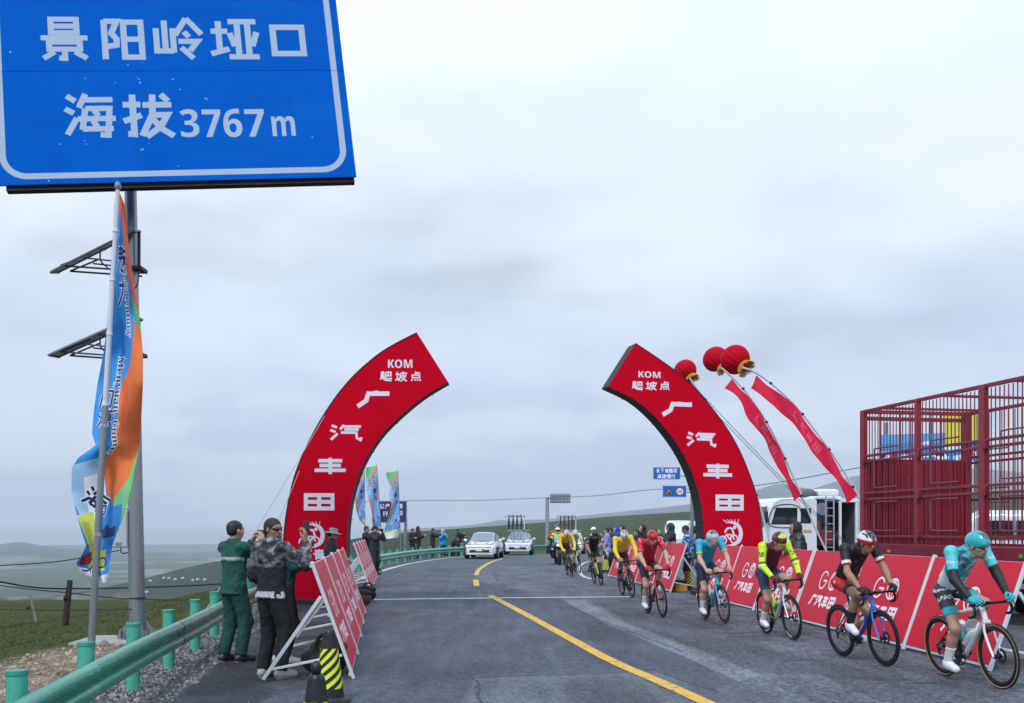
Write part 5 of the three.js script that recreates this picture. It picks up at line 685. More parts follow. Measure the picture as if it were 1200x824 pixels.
// a person from joints; everything below the label is drawn in the person's own axes
function person(o) {
  const root = thing('person', o.label, 'person', o.pos, o.turn, o.group), J = o.J, cell = o.cell ?? 0.014, skin = o.skin ?? SKIN.tan, s = o.scale ?? 1; root.scale.setScalar(s);
  const hm = headMatrix(J.head, o.yaw ?? 0, o.pitch ?? 0, o.roll ?? 0), fine = cell > 0.018 ? 0.009 : 0.0055, hfine = cell > 0.018 ? 0.008 : 0.0045;
  const body = new Field(0.035); const T = o.slim ?? 1;
  body.cap(J.pelvis, J.waist, 0.098 * T, 0.088 * T, skin, { zs: 1.35 }).cap(J.waist, J.chest, 0.088 * T, 0.1 * T, skin, { zs: 1.4 }).cap(J.chest, J.neck, 0.075 * T, 0.045, skin, { zs: 1.3, k: 0.02 }).cap(J.neck, V(-0.03, -0.09, 0).applyMatrix4(hm), 0.05, 0.048, skin, { k: 0.02 });
  for (const q of ['R', 'L']) {
    const k = J[q];
    body.cap(J.chest, k.shoulder, 0.06, 0.052, skin).cap(k.shoulder, k.elbow, 0.05, 0.038, skin).cap(k.elbow, k.wrist, 0.039, 0.0265, skin).cap(k.elbow.clone().lerp(k.wrist, 0.25), k.elbow.clone().lerp(k.wrist, 0.4), 0.041, 0.038, skin);
    body.cap(J.pelvis, k.hip, 0.08, 0.085, skin).cap(k.hip, k.knee, 0.083, 0.056, skin).cap(k.knee, k.ankle, 0.054, 0.038, skin); const calf = k.knee.clone().lerp(k.ankle, 0.3), back = o.calfBack ?? V(-0.018, 0, 0); body.cap(calf.clone().add(back), k.knee.clone().lerp(k.ankle, 0.5).add(back), 0.054, 0.046, skin); body.cap(k.ankle, k.toe, 0.04, 0.03, skin);
  }
  const hands = ['R', 'L'].filter((q) => !J[q].glove).map((q) => place(handGeo(skin, J[q].curl ?? 0.5, hfine), J[q].wrist, J[q].hand, J[q].handUp ?? V(0, 1, 0), q === 'R' ? 1 : -1));
  const hg = headGeo(skin, fine).applyMatrix4(hm); obj('body', [body.mesh(cell), hg, ...hands], skinMat, root);
  for (const q of ['R', 'L']) if (J[q].glove) obj('glove', place(handGeo(J[q].glove, J[q].curl ?? 0.9, hfine).scale(1.06, 1.06, 1.06), J[q].wrist, J[q].hand, J[q].handUp ?? V(0, 1, 0), q === 'R' ? 1 : -1), lycraMat, root);
  const t = o.top, R = t.r ?? 0.02, f = new Field(t.k ?? 0.04), zs = 1.4;
  f.cap(J.pelvis.clone().lerp(J.waist, t.hem ?? -0.2), J.waist, 0.1 * T + R + (t.flare ?? 0), 0.09 * T + R, t.col, { zs: zs - 0.03, cutA: true }).cap(J.waist, J.chest, 0.09 * T + R, 0.102 * T + R, t.col, { zs }).cap(J.chest, J.neck, 0.088 * T + R * 0.8, 0.074 + R * 0.35, t.col, { zs: 1.3, cutB: !!t.lowNeck, k: 0.05 });
  for (const q of ['R', 'L']) { const k = J[q], sc = t.sleeve ?? t.col; f.cap(J.chest.clone().lerp(J.neck, 0.35), k.shoulder, 0.06 + R * 0.6, 0.053 + R * 0.75, t.shoulderCol ?? t.col); if (t.short) f.cap(k.shoulder, k.shoulder.clone().lerp(k.elbow, t.short), 0.053 + R * 0.8, 0.047 + R, sc, { cutB: true }); else { f.cap(k.shoulder, k.elbow, 0.053 + R * 0.8, 0.041 + R * 0.85, sc).cap(k.elbow, k.elbow.clone().lerp(k.wrist, t.cuff ?? 0.97), 0.042 + R * 0.85, 0.03 + R * 0.6, t.fore ?? sc, { cutB: true }); } }
  if (!t.lowNeck) f.cap(J.neck.clone().lerp(J.chest, 0.2), V(-0.03, -0.128, 0).applyMatrix4(hm), 0.076 + R * 0.4, 0.068 + R * 0.3, t.collar ?? t.col, { cutB: true });
  obj(t.name ?? 'jacket', f.mesh(cell, { wrinkle: t.wrinkle ?? 0.007, freq: t.freq ?? 15 }), t.mat ?? clothesMat, root);
  if (t.short && t.warmer) for (const q of ['R', 'L']) { const k = J[q]; obj('arm_warmer', new Field(0.02).cap(k.shoulder.clone().lerp(k.elbow, t.short - 0.1), k.elbow, 0.056, 0.051, t.warmer).cap(k.elbow, k.elbow.clone().lerp(k.wrist, 0.97), 0.053, 0.036, t.warmer, { cutB: true }).mesh(cell * 0.9), lycraMat, root); }
  const b = o.bottom, r2 = b.r ?? 0.02, g = new Field(0.035); g.cap(J.pelvis.clone().lerp(J.waist, b.rise ?? 0.1), J.pelvis, 0.1 * T + r2 * 0.5, 0.105 * T + r2 * 0.5, b.col, { zs: 1.33, cutA: true });
  for (const q of ['R', 'L']) { const k = J[q]; g.cap(J.pelvis, k.hip, 0.088, 0.088 + r2 * 0.6, b.col); if (b.short) g.cap(k.hip, k.hip.clone().lerp(k.knee, b.short), 0.085 + r2 * 0.6, lerp(0.085, 0.058, b.short) + r2, b.leg ?? b.col, { cutB: true }); else g.cap(k.hip, k.knee, 0.085 + r2 * 0.8, 0.06 + r2, b.col).cap(k.knee, k.knee.clone().lerp(k.ankle, 0.99), 0.06 + r2, 0.044 + r2, b.col, { cutB: true }); }
  obj(b.short ? 'shorts' : 'trousers', g.mesh(cell, { wrinkle: b.wrinkle ?? 0.006, freq: 13 }), b.mat ?? clothesMat, root);
  for (const q of ['R', 'L']) {
    const k = J[q], dir = k.toe.clone().sub(k.ankle).setY(0).normalize(), up = k.footUp ?? V(0, 1, 0), sf = new Field(0.02), hb = k.ankle.clone().addScaledVector(dir, -0.035).addScaledVector(up, -0.035);
    if (o.sock) obj('sock', new Field(0.01).cap(k.knee.clone().lerp(k.ankle, o.sock.from ?? 0.5), k.knee.clone().lerp(k.ankle, 0.72), 0.057, 0.049, o.sock.col, { cutA: true }).cap(k.knee.clone().lerp(k.ankle, 0.72), k.ankle, 0.049, 0.046, o.sock.col).mesh(cell * 0.85), lycraMat, root);
    sf.cap(hb, k.toe, 0.046, 0.038, o.shoe.col).cap(k.ankle.clone().addScaledVector(up, -0.008), hb.clone().lerp(k.toe, 0.35), 0.051, 0.045, o.shoe.col).cap(k.ankle.clone().addScaledVector(up, -0.004), k.toe, 0.05, 0.037, o.shoe.col); const sh = obj('shoe', sf.mesh(cell * 0.7), o.shoe.mat ?? leatherMat, root);
    if (o.shoe.sole) obj('sole', new Field(0.02).cap(hb.clone().addScaledVector(up, -0.03), k.toe.clone().addScaledVector(up, -0.024), 0.03, 0.024, o.shoe.sole, { zs: 1 }).mesh(cell * 0.7), leatherMat, sh);
  }
  if (o.hair) obj('hair', hairGeo(o.hair, fine, o.hairLong ?? 0).applyMatrix4(hm), vcol(0.6), root);
  if (o.helmet) { obj('helmet', helmetGeo(o.helmet.cols, fine, o.helmet.aero).applyMatrix4(hm), shinyMat, root); obj('chin_strap', merge([-1, 1].map((z) => bar([0.0, 0.02, z * 0.085], [0.035, -0.105, z * 0.03], 0.005)).concat([bar([0.035, -0.107, -0.03], [0.035, -0.107, 0.03], 0.005)])).applyMatrix4(hm), blackPlastic, root); }
  if (o.glasses) obj('glasses', glassesGeo(o.helmet).applyMatrix4(hm), o.glasses, root);
  if (o.hood) obj('hood', hoodGeo(o.hood, cell > 0.018 ? 0.014 : 0.01, o.hoodOpen).applyMatrix4(hm), clothesMat, root);
  if (o.cap) { obj('cap', merge([new THREE.SphereGeometry(0.112, 20, 10, 0, 7, 0, 1.6).scale(1, 0.9, 0.9).translate(-0.012, 0.045, 0)]).applyMatrix4(hm), o.cap, root); obj('peak', grid(12, 3, (u, v) => { const a = (u - 0.5) * 2; return V(0.075 + v * 0.085 * Math.cos(a), 0.055 - v * 0.02, Math.sin(a) * (0.085 + v * 0.01)); }).applyMatrix4(hm), o.cap, root); }
  if (o.brim) obj('brimmed_hat', new THREE.LatheGeometry([[0.001, 0.135], [0.06, 0.135], [0.085, 0.12], [0.1, 0.06], [0.106, 0.05], [0.15, 0.042], [0.185, 0.03], [0.187, 0.025], [0.15, 0.036], [0.1, 0.044]].map(([x, y]) => new THREE.Vector2(x, y)), 28).applyMatrix4(hm), o.brim, root);
  if (o.extra) o.extra(root, hm, J);
  return root;
}
const up3 = (x, y, z) => V(x, y, z);
function standing(o = {}) {                                     // a 1.75 m person on both feet; hand targets in the person's own axes
  const J = { pelvis: V(0, 0.95, 0), waist: V(0.01, 1.1, 0), chest: V(0.0 + (o.lean ?? 0) * 0.2, 1.3, 0), neck: V((o.lean ?? 0) * 0.32, 1.465, 0) };
  J.head = V(0.03 + (o.lean ?? 0) * 0.42, 1.625 - (o.drop ?? 0), o.tiltZ ?? 0);
  for (const [q, s] of [['R', 1], ['L', -1]]) {
    const shoulder = V((o.lean ?? 0) * 0.28, 1.415, s * 0.185), foot = (o.feet ?? {})[q] ?? [0, 0.11 * s], target = (o.hands ?? {})[q] ?? [0.06, 0.86, s * 0.25], [elbow, wrist] = ik(shoulder, target, 0.29, 0.26, (o.poles ?? {})[q] ?? V(-0.5, -1, s * 0.5));
    const hip = V(0, 0.92, s * 0.085), ankle = V(foot[0] - 0.02, 0.085, foot[1]), [knee] = ik(hip, ankle, 0.43, 0.425, V(1, 0, s * 0.15)), yaw = s * 0.22 + (foot[2] ?? 0);
    J[q] = { shoulder, elbow, wrist, hip, knee, ankle, toe: V(ankle.x + Math.cos(yaw) * 0.17, 0.04, ankle.z + Math.sin(yaw) * 0.17), hand: (o.handDir ?? {})[q] ?? wrist.clone().sub(elbow), handUp: (o.handUp ?? {})[q] ?? V(0.4, 0, s), curl: (o.curl ?? {})[q] ?? 0.45 };
  }
  return J;
}
function phone(label, root, p, rot, size = [0.16, 0.078, 0.009]) { // held phone: a thing of its own, placed in the holder's axes
  root.updateMatrixWorld(true); const o = thing('phone', label, 'phone'); root.localToWorld(o.position.copy(vec(p))); o.rotation.set(...rot); o.rotation.y += root.rotation.y;
  o.rotation.order = 'YXZ'; obj('case', bx(size[2], size[1], size[0], 0, 0, 0, 0.004), M('#101114', 0.3), o); obj('screen', bx(0.002, size[1] - 0.008, size[0] - 0.008, -size[2] / 2 - 0.001, 0, 0, 0), glassDark, o); obj('camera_bump', bx(0.004, 0.03, 0.03, size[2] / 2 + 0.002, size[1] / 2 - 0.022, size[0] / 2 - 0.022, 0.003), M('#2a2c30', 0.3), o);
  return o;
}
// ---------------------------------------------------------------- racing bicycles: rear axle above the origin, forward +x
const bikeParts = {};
function wheelInto(root, x, cfg) {
  const key = cfg.wall + cfg.rim + (cfg.rimText ?? ''); bikeParts[key] ??= {
    rim: new THREE.LatheGeometry([[0.268, -0.006], [0.262, 0], [0.268, 0.006], [0.29, 0.013], [0.313, 0.011], [0.316, 0], [0.313, -0.011], [0.29, -0.013], [0.268, -0.006]].map(([a, b]) => new THREE.Vector2(a, b)), 56).rotateX(Math.PI / 2), tyre: new THREE.TorusGeometry(0.327, 0.0135, 10, 64), wall: merge([-1, 1].map((s) => new THREE.TorusGeometry(0.322, 0.0085, 6, 64).translate(0, 0, s * 0.0075))), hub: merge([cyl(0.018, 0.018, 0.07, 12, 0, 0, 0, 'z'), cyl(0.03, 0.03, 0.006, 14, 0, 0, 0.03, 'z'), cyl(0.03, 0.03, 0.006, 14, 0, 0, -0.03, 'z')]), disc: new THREE.RingGeometry(0.045, 0.08, 28).translate(0, 0, -0.042),
    spokes: merge(Array.from({ length: 24 }, (_, k) => { const a = k / 24 * 6.283, b = a + (k % 2 ? 0.25 : -0.25), z = k % 4 < 2 ? 0.028 : -0.028; return bar([Math.cos(b) * 0.026, Math.sin(b) * 0.026, z], [Math.cos(a) * 0.266, Math.sin(a) * 0.266, 0], 0.0012, 0.0012, 3); })), };
  const B = bikeParts[key], w = obj('wheel', B.rim, M(cfg.rim, 0.35, 0.1, {}), root); w.position.set(x, 0.34, 0); w.rotation.z = rr(0, 6);
  obj('tyre', B.tyre, rubber, w); if (cfg.wall !== '#17181a') obj('tan_wall', B.wall, M(cfg.wall, 0.8), w); obj('hub', B.hub, blackPlastic, w); obj('disc_rotor', B.disc, M('#5a5e62', 0.3, 0.9), w); const sp = obj('spokes', B.spokes, M('#26282b', 0.4, 0.5), w); sp.userData.kind = 'stuff';
  if (cfg.rimText) for (const z of [-1, 1]) for (const a of [0.4, 2.5, 4.6]) obj('rim_lettering', grid(10, 1, (u, v) => V(Math.cos(a + u * 0.7) * (0.282 + v * 0.018), Math.sin(a + u * 0.7) * (0.282 + v * 0.018), z * 0.0148)), M(cfg.rimText, 0.5), w);
}
function bicycle(label, pos, turn, cfg) {
  const o = thing('bicycle', label, 'bicycle', pos, turn, cfg.group), c1 = M(cfg.frame, 0.3, 0.05, { clearcoat: 0.8, clearcoatRoughness: 0.15 }), c2 = M(cfg.fork ?? cfg.frame, 0.3, 0.05, { clearcoat: 0.8, clearcoatRoughness: 0.15 }), c3 = M(cfg.rear ?? cfg.frame, 0.3, 0.05, { clearcoat: 0.8, clearcoatRoughness: 0.15 });
  wheelInto(o, 0, cfg); wheelInto(o, 0.985, cfg);
  const bb = [0.405, 0.275, 0], st = [0.27, 0.76, 0], ht = [0.795, 0.83, 0], hb = [0.835, 0.7, 0], ax = [0, 0.34, 0], fx = [0.985, 0.34, 0];
  obj('down_tube', bar(hb, bb, 0.026, 0.03, 12), c1, o); obj('top_tube', bar([0.283, 0.73, 0], ht, 0.016, 0.021, 12), c1, o); obj('head_tube', bar(ht, hb, 0.027, 0.03, 12), c2, o); obj('seat_tube', bar(bb, st, 0.024, 0.018, 12), c3, o); obj('bottom_bracket', cyl(0.03, 0.03, 0.075, 14, ...bb, 'z'), c3, o);
  for (const z of [-1, 1]) { obj('chain_stay', bar([0.38, 0.275, z * 0.03], [0, 0.34, z * 0.058], 0.013, 0.009), c3, o); obj('seat_stay', bar([0.3, 0.65, z * 0.018], [0, 0.34, z * 0.058], 0.009, 0.008), c3, o); obj('fork_blade', tube([[0.842, 0.685, z * 0.03], [0.875, 0.58, z * 0.05], [0.935, 0.44, z * 0.053], [0.985, 0.34, z * 0.05]], 0.0135, 16, 8), c2, o); }
  obj('fork_crown', bx(0.05, 0.04, 0.09, 0.843, 0.685, 0, 0.015), c2, o); obj('seat_post', bar(st, [0.235, 0.9, 0], 0.014, 0.013), blackPlastic, o);
  obj('saddle', grid(14, 16, (u, v) => { const a = u * 6.283, x = lerp(0.1, 0.375, v), w = lerp(0.068, 0.02, sstep(0.15, 0.75, v)) * Math.sqrt(Math.max(0.02, 1 - Math.pow(Math.abs(v - 0.5) * 2, 6))); return V(x, 0.94 + Math.sin(a) * 0.018 + (v < 0.2 ? 0.012 : 0), Math.cos(a) * w); }), blackPlastic, o);
  obj('stem', bar([0.79, 0.855, 0], [0.885, 0.88, 0], 0.018, 0.018), blackPlastic, o); obj('handlebar', bar([0.888, 0.88, -0.2], [0.888, 0.88, 0.2], 0.0145), blackPlastic, o);
  for (const z of [-1, 1]) { obj('drop_bar', tube([[0.888, 0.88, z * 0.19], [0.925, 0.882, z * 0.205], [0.968, 0.868, z * 0.208], [0.985, 0.82, z * 0.21], [0.955, 0.77, z * 0.212], [0.88, 0.757, z * 0.214]], 0.0155, 24, 8), M(cfg.tape ?? '#17181a', 0.75), o); obj('brake_hood', tube([[0.955, 0.873, z * 0.206], [0.985, 0.905, z * 0.206], [1.005, 0.935, z * 0.206]], 0.017, 8, 8), rubber, o); obj('brake_lever', tube([[1.0, 0.905, z * 0.206], [1.035, 0.86, z * 0.21], [1.03, 0.79, z * 0.212]], 0.007, 10, 6), blackPlastic, o); }
  obj('bike_computer', bx(0.08, 0.015, 0.05, 0.935, 0.9, 0, 0.004), blackPlastic, o);
  const cr = cfg.crank, cl = 0.172, ca = [Math.cos(cr) * cl, Math.sin(cr) * cl]; obj('chainring', new THREE.TorusGeometry(0.092, 0.006, 6, 40).translate(bb[0], bb[1], 0.05), M('#2a2c30', 0.35, 0.8), o); obj('spider', merge([0, 1, 2, 3].map((k) => bar([bb[0], bb[1], 0.05], [bb[0] + Math.cos(k * 1.571 + cr + 0.4) * 0.09, bb[1] + Math.sin(k * 1.571 + cr + 0.4) * 0.09, 0.05], 0.008))), blackPlastic, o);
  for (const [z, s] of [[0.07, 1], [-0.07, -1]]) { obj('crank_arm', beam([bb[0], bb[1], z], [bb[0] + ca[0] * s, bb[1] + ca[1] * s, z * 1.05], 0.016, 0.026), blackPlastic, o); obj('pedal', bx(0.09, 0.018, 0.06, bb[0] + ca[0] * s, bb[1] + ca[1] * s, z + Math.sign(z) * 0.045, 0.004), blackPlastic, o); }
  obj('chain', merge([bar([bb[0], bb[1] + 0.092, 0.05], [0.0, 0.38, 0.045], 0.004), bar([bb[0], bb[1] - 0.092, 0.05], [0.01, 0.26, 0.045], 0.004)]), M('#55585c', 0.4, 0.9), o); obj('cassette', cyl(0.05, 0.03, 0.03, 18, 0, 0.34, 0.04, 'z'), M('#6b6e72', 0.4, 0.9), o); obj('derailleur', beam([0.0, 0.33, 0.05], [0.02, 0.245, 0.05], 0.012, 0.03), blackPlastic, o);
  for (const [k, col] of (cfg.bottles ?? []).entries()) { const a = k ? V(0.35, 0.44, 0) : V(0.48, 0.37, 0), d = k ? V(-0.06, 0.215, 0) : V(0.178, 0.185, 0); d.setLength(0.2); const n = k ? V(0.055, 0.015, 0) : V(-0.04, 0.045, 0); a.add(n); const bt = obj('bottle', merge([bar(a, a.clone().addScaledVector(d, 0.62), 0.036, 0.036, 14), bar(a.clone().addScaledVector(d, 0.62), a.clone().addScaledVector(d, 0.72), 0.036, 0.028, 14), bar(a.clone().addScaledVector(d, 0.72), a.clone().addScaledVector(d, 0.8), 0.03, 0.03, 14)]), M(col, 0.4), o); obj('bottle_cap', bar(a.clone().addScaledVector(d, 0.8), a.clone().addScaledVector(d, 1.0), 0.028, 0.012, 12), M('#e6e6e6', 0.4), bt); }
  if (cfg.plate) obj('frame_number', bx(0.07, 0.05, 0.004, 0.25, 0.68, 0.03, 0), white, o);
  if (cfg.word) { const t = canvasTex(512, 96, (g, w, h) => { g.fillStyle = cfg.frame; g.fillRect(0, 0, w, h); g.fillStyle = '#e8ecf2'; g.font = 'bold 88px sans-serif'; g.fillText(cfg.word, 60, 80); }); const m = new THREE.MeshPhysicalMaterial({ map: t, roughness: 0.35, side: THREE.DoubleSide }), a = vec(bb).lerp(vec(hb), 0.15), b = vec(bb).lerp(vec(hb), 0.75), d = b.clone().sub(a), n = V(-d.y, d.x, 0).setLength(0.021); for (const z of [-1, 1]) obj('frame_lettering', grid(1, 1, (u, v) => (z > 0 ? a.clone().lerp(b, u) : a.clone().lerp(b, 1 - u)).addScaledVector(n, (v - 0.5) * 2).add(V(0, 0, z * 0.0315))), m, o); }
  return o;
}
// rider on the hoods, in the axes of the bicycle
function riding(o) {
  const cr = o.crank, bb = V(0.405, 0.275, 0), cl = 0.172, low = o.low ?? 0;
  const J = { pelvis: V(0.225, 1.0, 0), waist: V(0.33, 1.13 - low * 0.2, 0), chest: V(0.52, 1.33 - low * 0.6, 0), neck: V(0.68, 1.43 - low, 0) }; J.head = V(0.825, 1.484 - low * 1.1, o.headZ ?? 0);
  for (const [q, s] of [['R', 1], ['L', -1]]) {
    const shoulder = V(0.625, 1.435 - low, s * 0.19), wrist0 = V(0.925, 0.955, s * 0.212), [elbow, wrist] = ik(shoulder, wrist0, 0.31, 0.275, V(-0.3, -0.7, s * (o.elbowOut ?? 0.55)));
    const ped = bb.clone().add(V(Math.cos(cr) * cl * s, Math.sin(cr) * cl * s, s * 0.122)), tilt = 0.25 + 0.15 * Math.sin(cr) * s, foot = V(Math.cos(tilt), -Math.sin(tilt), 0), ankle = ped.clone().addScaledVector(foot, -0.1).add(V(0, 0.085, 0)), hip = V(0.24, 0.985, s * 0.085), [knee, an] = ik(hip, ankle, 0.455, 0.435, V(1, 0.2, s * (o.kneeOut ?? 0.05)));
    J[q] = { shoulder, elbow, wrist, hip, knee, ankle: an, toe: an.clone().add(V(0.165 * foot.x, -0.035 + 0.165 * foot.y, s * 0.015)), hand: V(0.95, -0.12, -s * 0.1), handUp: V(0.15, 0.75, s * 0.75), curl: 0.95, glove: o.glove, footUp: V(0, 1, 0) };
  }
  return J;
}
// ---------------------------------------------------------------- the riders
const blk = [0.012, 0.012, 0.014], wht = [0.74, 0.75, 0.77];
function rider(i, cfg) {
  const f = V((cfg.front[0] - 600) / F * cfg.front[1], 0, -cfg.front[1]), a = cfg.yaw, dir = V(Math.sin(a), 0, Math.cos(a)), p = f.clone().addScaledVector(dir, -0.985), turn = a - Math.PI / 2;
  const bk = bicycle(cfg.bikeLabel, p, turn, { crank: cfg.crank, plate: true, group: 'race bicycles on the road', ...cfg.bike });
  const J = riding({ crank: cfg.crank, low: cfg.low, glove: cfg.glove, elbowOut: cfg.elbowOut, kneeOut: cfg.kneeOut });
  const who = person({ label: cfg.label, pos: p, turn, group: 'cyclists riding towards the camera', J, cell: cfg.cell ?? 0.013, skin: cfg.skin ?? SKIN.tan, yaw: cfg.headYaw ?? 0, pitch: cfg.pitch ?? -0.12, calfBack: V(-0.02, -0.008, 0),
    top: { name: 'jersey', col: cfg.jersey, sleeve: cfg.sleeve, fore: cfg.fore, shoulderCol: cfg.shoulderCol, r: 0.011, k: 0.035, wrinkle: 0.0035, freq: 24, short: cfg.longSleeve ? 0 : 0.72, warmer: cfg.warmer, hem: 0.1, mat: lycraMat, collar: cfg.collar, lowNeck: false },
    bottom: { col: cfg.shorts, leg: cfg.shortLeg, r: 0.008, short: 0.68, wrinkle: 0.0015, mat: lycraMat, rise: 0.55 }, sock: { col: cfg.sock ?? wht, from: 0.52 }, shoe: { col: cfg.shoe ?? wht, sole: blk }, helmet: { cols: cfg.helmet, aero: cfg.aero }, glasses: cfg.glasses, extra: cfg.extra });
  for (const q of [bk, who]) { q.rotation.order = 'YXZ'; q.rotation.set(cfg.lean ?? 0.1, turn, 0); }   // all leaning into the bend
  return who;
}
const teal = C('#2fa9b4'), tealPale = C('#58c3cc'), navy = C('#16243f'), maroon = C('#5e1a2e'), neon = C('#c6ea2c'), red = C('#c11226'), yellow = C('#dcc62e');
const orangeLens = M('#c4451a', 0.12, 0.4, { clearcoat: 1 }), yellowLens = M('#b9c42a', 0.12, 0.3, { clearcoat: 1 });
const dots = (base, ink, s, cut) => (t, x, y, z) => (noise.noise(x * s, y * s, z * s + 4) > cut ? ink : base);
rider(1, { front: [1173, 10.55], yaw: 0.17, crank: -1.75, headYaw: 0.25, pitch: -0.2, skin: SKIN.tan, aero: true,
  label: 'cyclist in turquoise and white kit with a turquoise helmet, nearest the camera at far right', bikeLabel: 'white race bicycle with tan tyre walls, ridden by the nearest cyclist',
  jersey: (t, x, y, z) => (x < 0.42 && x + y * 0.4 < 0.92 ? wht : Math.abs(z) < 0.1 && noise.noise(x * 11, y * 14, z * 17) > 0.12 ? shade(wht, 0.8) : Math.abs(z) < 0.13 && noise.noise(x * 12 + 3, y * 9, z * 12) > 0.25 ? C('#1f6f80') : teal), sleeve: (t, x, y, z) => (t > 0.93 ? C('#1d7c86') : t > 0.5 && t < 0.62 && noise.noise(x * 50, y * 50, z * 50) > 0.05 ? wht : tealPale), warmer: blk, glove: teal,
  shorts: (t, x, y, z) => (Math.abs(z) > 0.09 && y > 0.98 && y < 1.01 && noise.noise(x * 60, y * 20, 3) > -0.1 ? wht : [0.035, 0.037, 0.045]), shortLeg: (t, x, y, z) => (t > 0.72 ? teal : t > 0.3 && t < 0.42 && noise.noise(x * 60, y * 60, z * 60) > 0.05 ? wht : [0.035, 0.037, 0.045]),
  helmet: [(t, x, y, z) => (Math.abs(z) < 0.045 && y > 0.09 && x < 0.06 && noise.noise(x * 60, 0, z * 70) > 0.05 ? blk : teal), blk], glasses: lensMat, bike: { frame: '#e2e5e8', rear: '#1a1b1f', rim: '#17181b', wall: '#a8835c', bottles: ['#e4e6ea', '#3fa9b8'], plate: true } });
rider(2, { front: [1038, 12.3], yaw: 0.21, crank: 0.5, headYaw: 0.12, pitch: -0.25, skin: SKIN.brown, glove: blk,
  label: 'cyclist in black jersey with white and red cuffs and red shorts, on a blue bike', bikeLabel: 'blue race bicycle with white lettering on the down tube and an orange bottle',
  jersey: (t, x, y, z) => (noise.noise(x * 22 + 5, y * 22, z * 22) > 0.46 ? [0.12, 0.12, 0.13] : [0.01, 0.01, 0.012]), sleeve: (t, x, y, z) => (t > 0.9 ? red : t > 0.74 ? wht : [0.011, 0.011, 0.013]), shorts: (t, x, y, z) => (Math.abs(z) < 0.06 ? blk : red), shortLeg: (t, x, y, z) => (t > 0.8 ? blk : noise.noise(x * 20, y * 20, z * 20) > 0.35 ? wht : red), sock: blk, helmet: [(t, x, y, z) => (y < 0.055 || x < -0.1 ? red : Math.abs(z) < 0.022 ? [0.05, 0.05, 0.05] : wht), blk], glasses: orangeLens, bike: { frame: '#1b57b8', fork: '#2a66c8', rear: '#14151a', rim: '#15161a', wall: '#17181a', bottles: ['#c87f2c', '#d8bccb'], word: 'GIANT' } });
rider(3, { front: [930, 15.2], yaw: 0.16, crank: -2.2, headYaw: 0.22, pitch: -0.3, skin: SKIN.tan, longSleeve: true, glove: maroon, low: 0.02,
  label: 'cyclist in maroon jersey with neon yellow sleeves and a maroon helmet', bikeLabel: 'silver white race bicycle with white lettered black rims',
  jersey: (t, x, y, z) => (x < 0.36 ? wht : noise.noise(x * 20, y * 20, z * 20) > 0.45 ? shade(maroon, 2.6) : maroon), sleeve: (t, x, y, z) => (t > 0.35 && t < 0.62 && noise.noise(x * 40, y * 46, z * 40) > 0.0 ? [0.05, 0.06, 0.03] : t > 0.84 ? [0.06, 0.05, 0.05] : neon), fore: (t) => (t < 0.06 ? wht : neon), shoulderCol: maroon, shorts: C('#1d3552'), shortLeg: (t, x, y, z) => (t > 0.9 ? C('#35605e') : C('#1d3552')),
  helmet: [maroon, (t, x, y, z) => (y > 0.06 && x > 0.03 ? neon : blk)], glasses: yellowLens, bike: { frame: '#c9ced2', rear: '#b8d22a', rim: '#141519', wall: '#17181a', rimText: '#e6e8ec', fork: '#d6d9dd', bottles: ['#1f9c8c', '#d8ec5a'] } });
rider(4, { front: [849, 17.85], yaw: 0.15, crank: -1.95, headYaw: 0.2, pitch: -0.05, skin: SKIN.fair, cell: 0.014,
  label: 'cyclist in turquoise jersey and navy shorts with a black and white striped helmet', bikeLabel: 'turquoise race bicycle with brown tyre walls',
  jersey: C('#2b9fc2'), sleeve: (t) => (t > 0.88 ? C('#c9d63a') : C('#2fa6c6')), shorts: navy, helmet: [C('#a9c6cc'), (t, x, y, z) => blk], bike: { frame: '#2fa3bc', rear: '#15161a', rim: '#17181b', wall: '#8a6848', bottles: ['#46b4cf', '#d7dce2'] } });
rider(5, { front: [777, 19.15], yaw: 0.15, crank: -2.0, headYaw: 0.1, pitch: -0.3, skin: SKIN.fair, glove: red, cell: 0.015,
  label: 'cyclist in red jersey with a red helmet and black shorts', bikeLabel: 'dark red race bicycle ridden by the cyclist in red', jersey: (t, x, y, z) => (noise.noise(x * 18, y * 18, z * 18) > 0.58 ? wht : red), sleeve: (t, x, y, z) => (noise.noise(x * 34, y * 34, z * 34) > 0.42 ? wht : red), shorts: blk, helmet: [C('#cc1a22'), [0.2, 0.01, 0.015]], glasses: lensMat, bike: { frame: '#8c1420', rear: '#3a0c12', rim: '#15161a', wall: '#17181a', bottles: ['#d6d8dc', '#b8343c'] } });
rider(6, { front: [741, 24.5], yaw: 0.13, crank: 1.0, headYaw: 0.05, pitch: -0.2, skin: SKIN.tan, longSleeve: true, cell: 0.017,
  label: 'cyclist in yellow jersey with a white helmet, behind the cyclist in red', bikeLabel: 'black and red race bicycle ridden by the cyclist in yellow jersey', jersey: (t, x, y, z) => (x < 0.44 ? C('#7a2418') : yellow), sleeve: yellow, fore: yellow, shorts: blk, sock: blk, shoe: blk, helmet: [(t, x, y, z) => (Math.abs(z) < 0.012 && x > 0.04 ? blk : wht), [0.15, 0.15, 0.16]], bike: { frame: '#1a1a1e', fork: '#5a1a20', rim: '#17181b', wall: '#17181a', bottles: ['#d8dadd', '#cf7a28'] } });
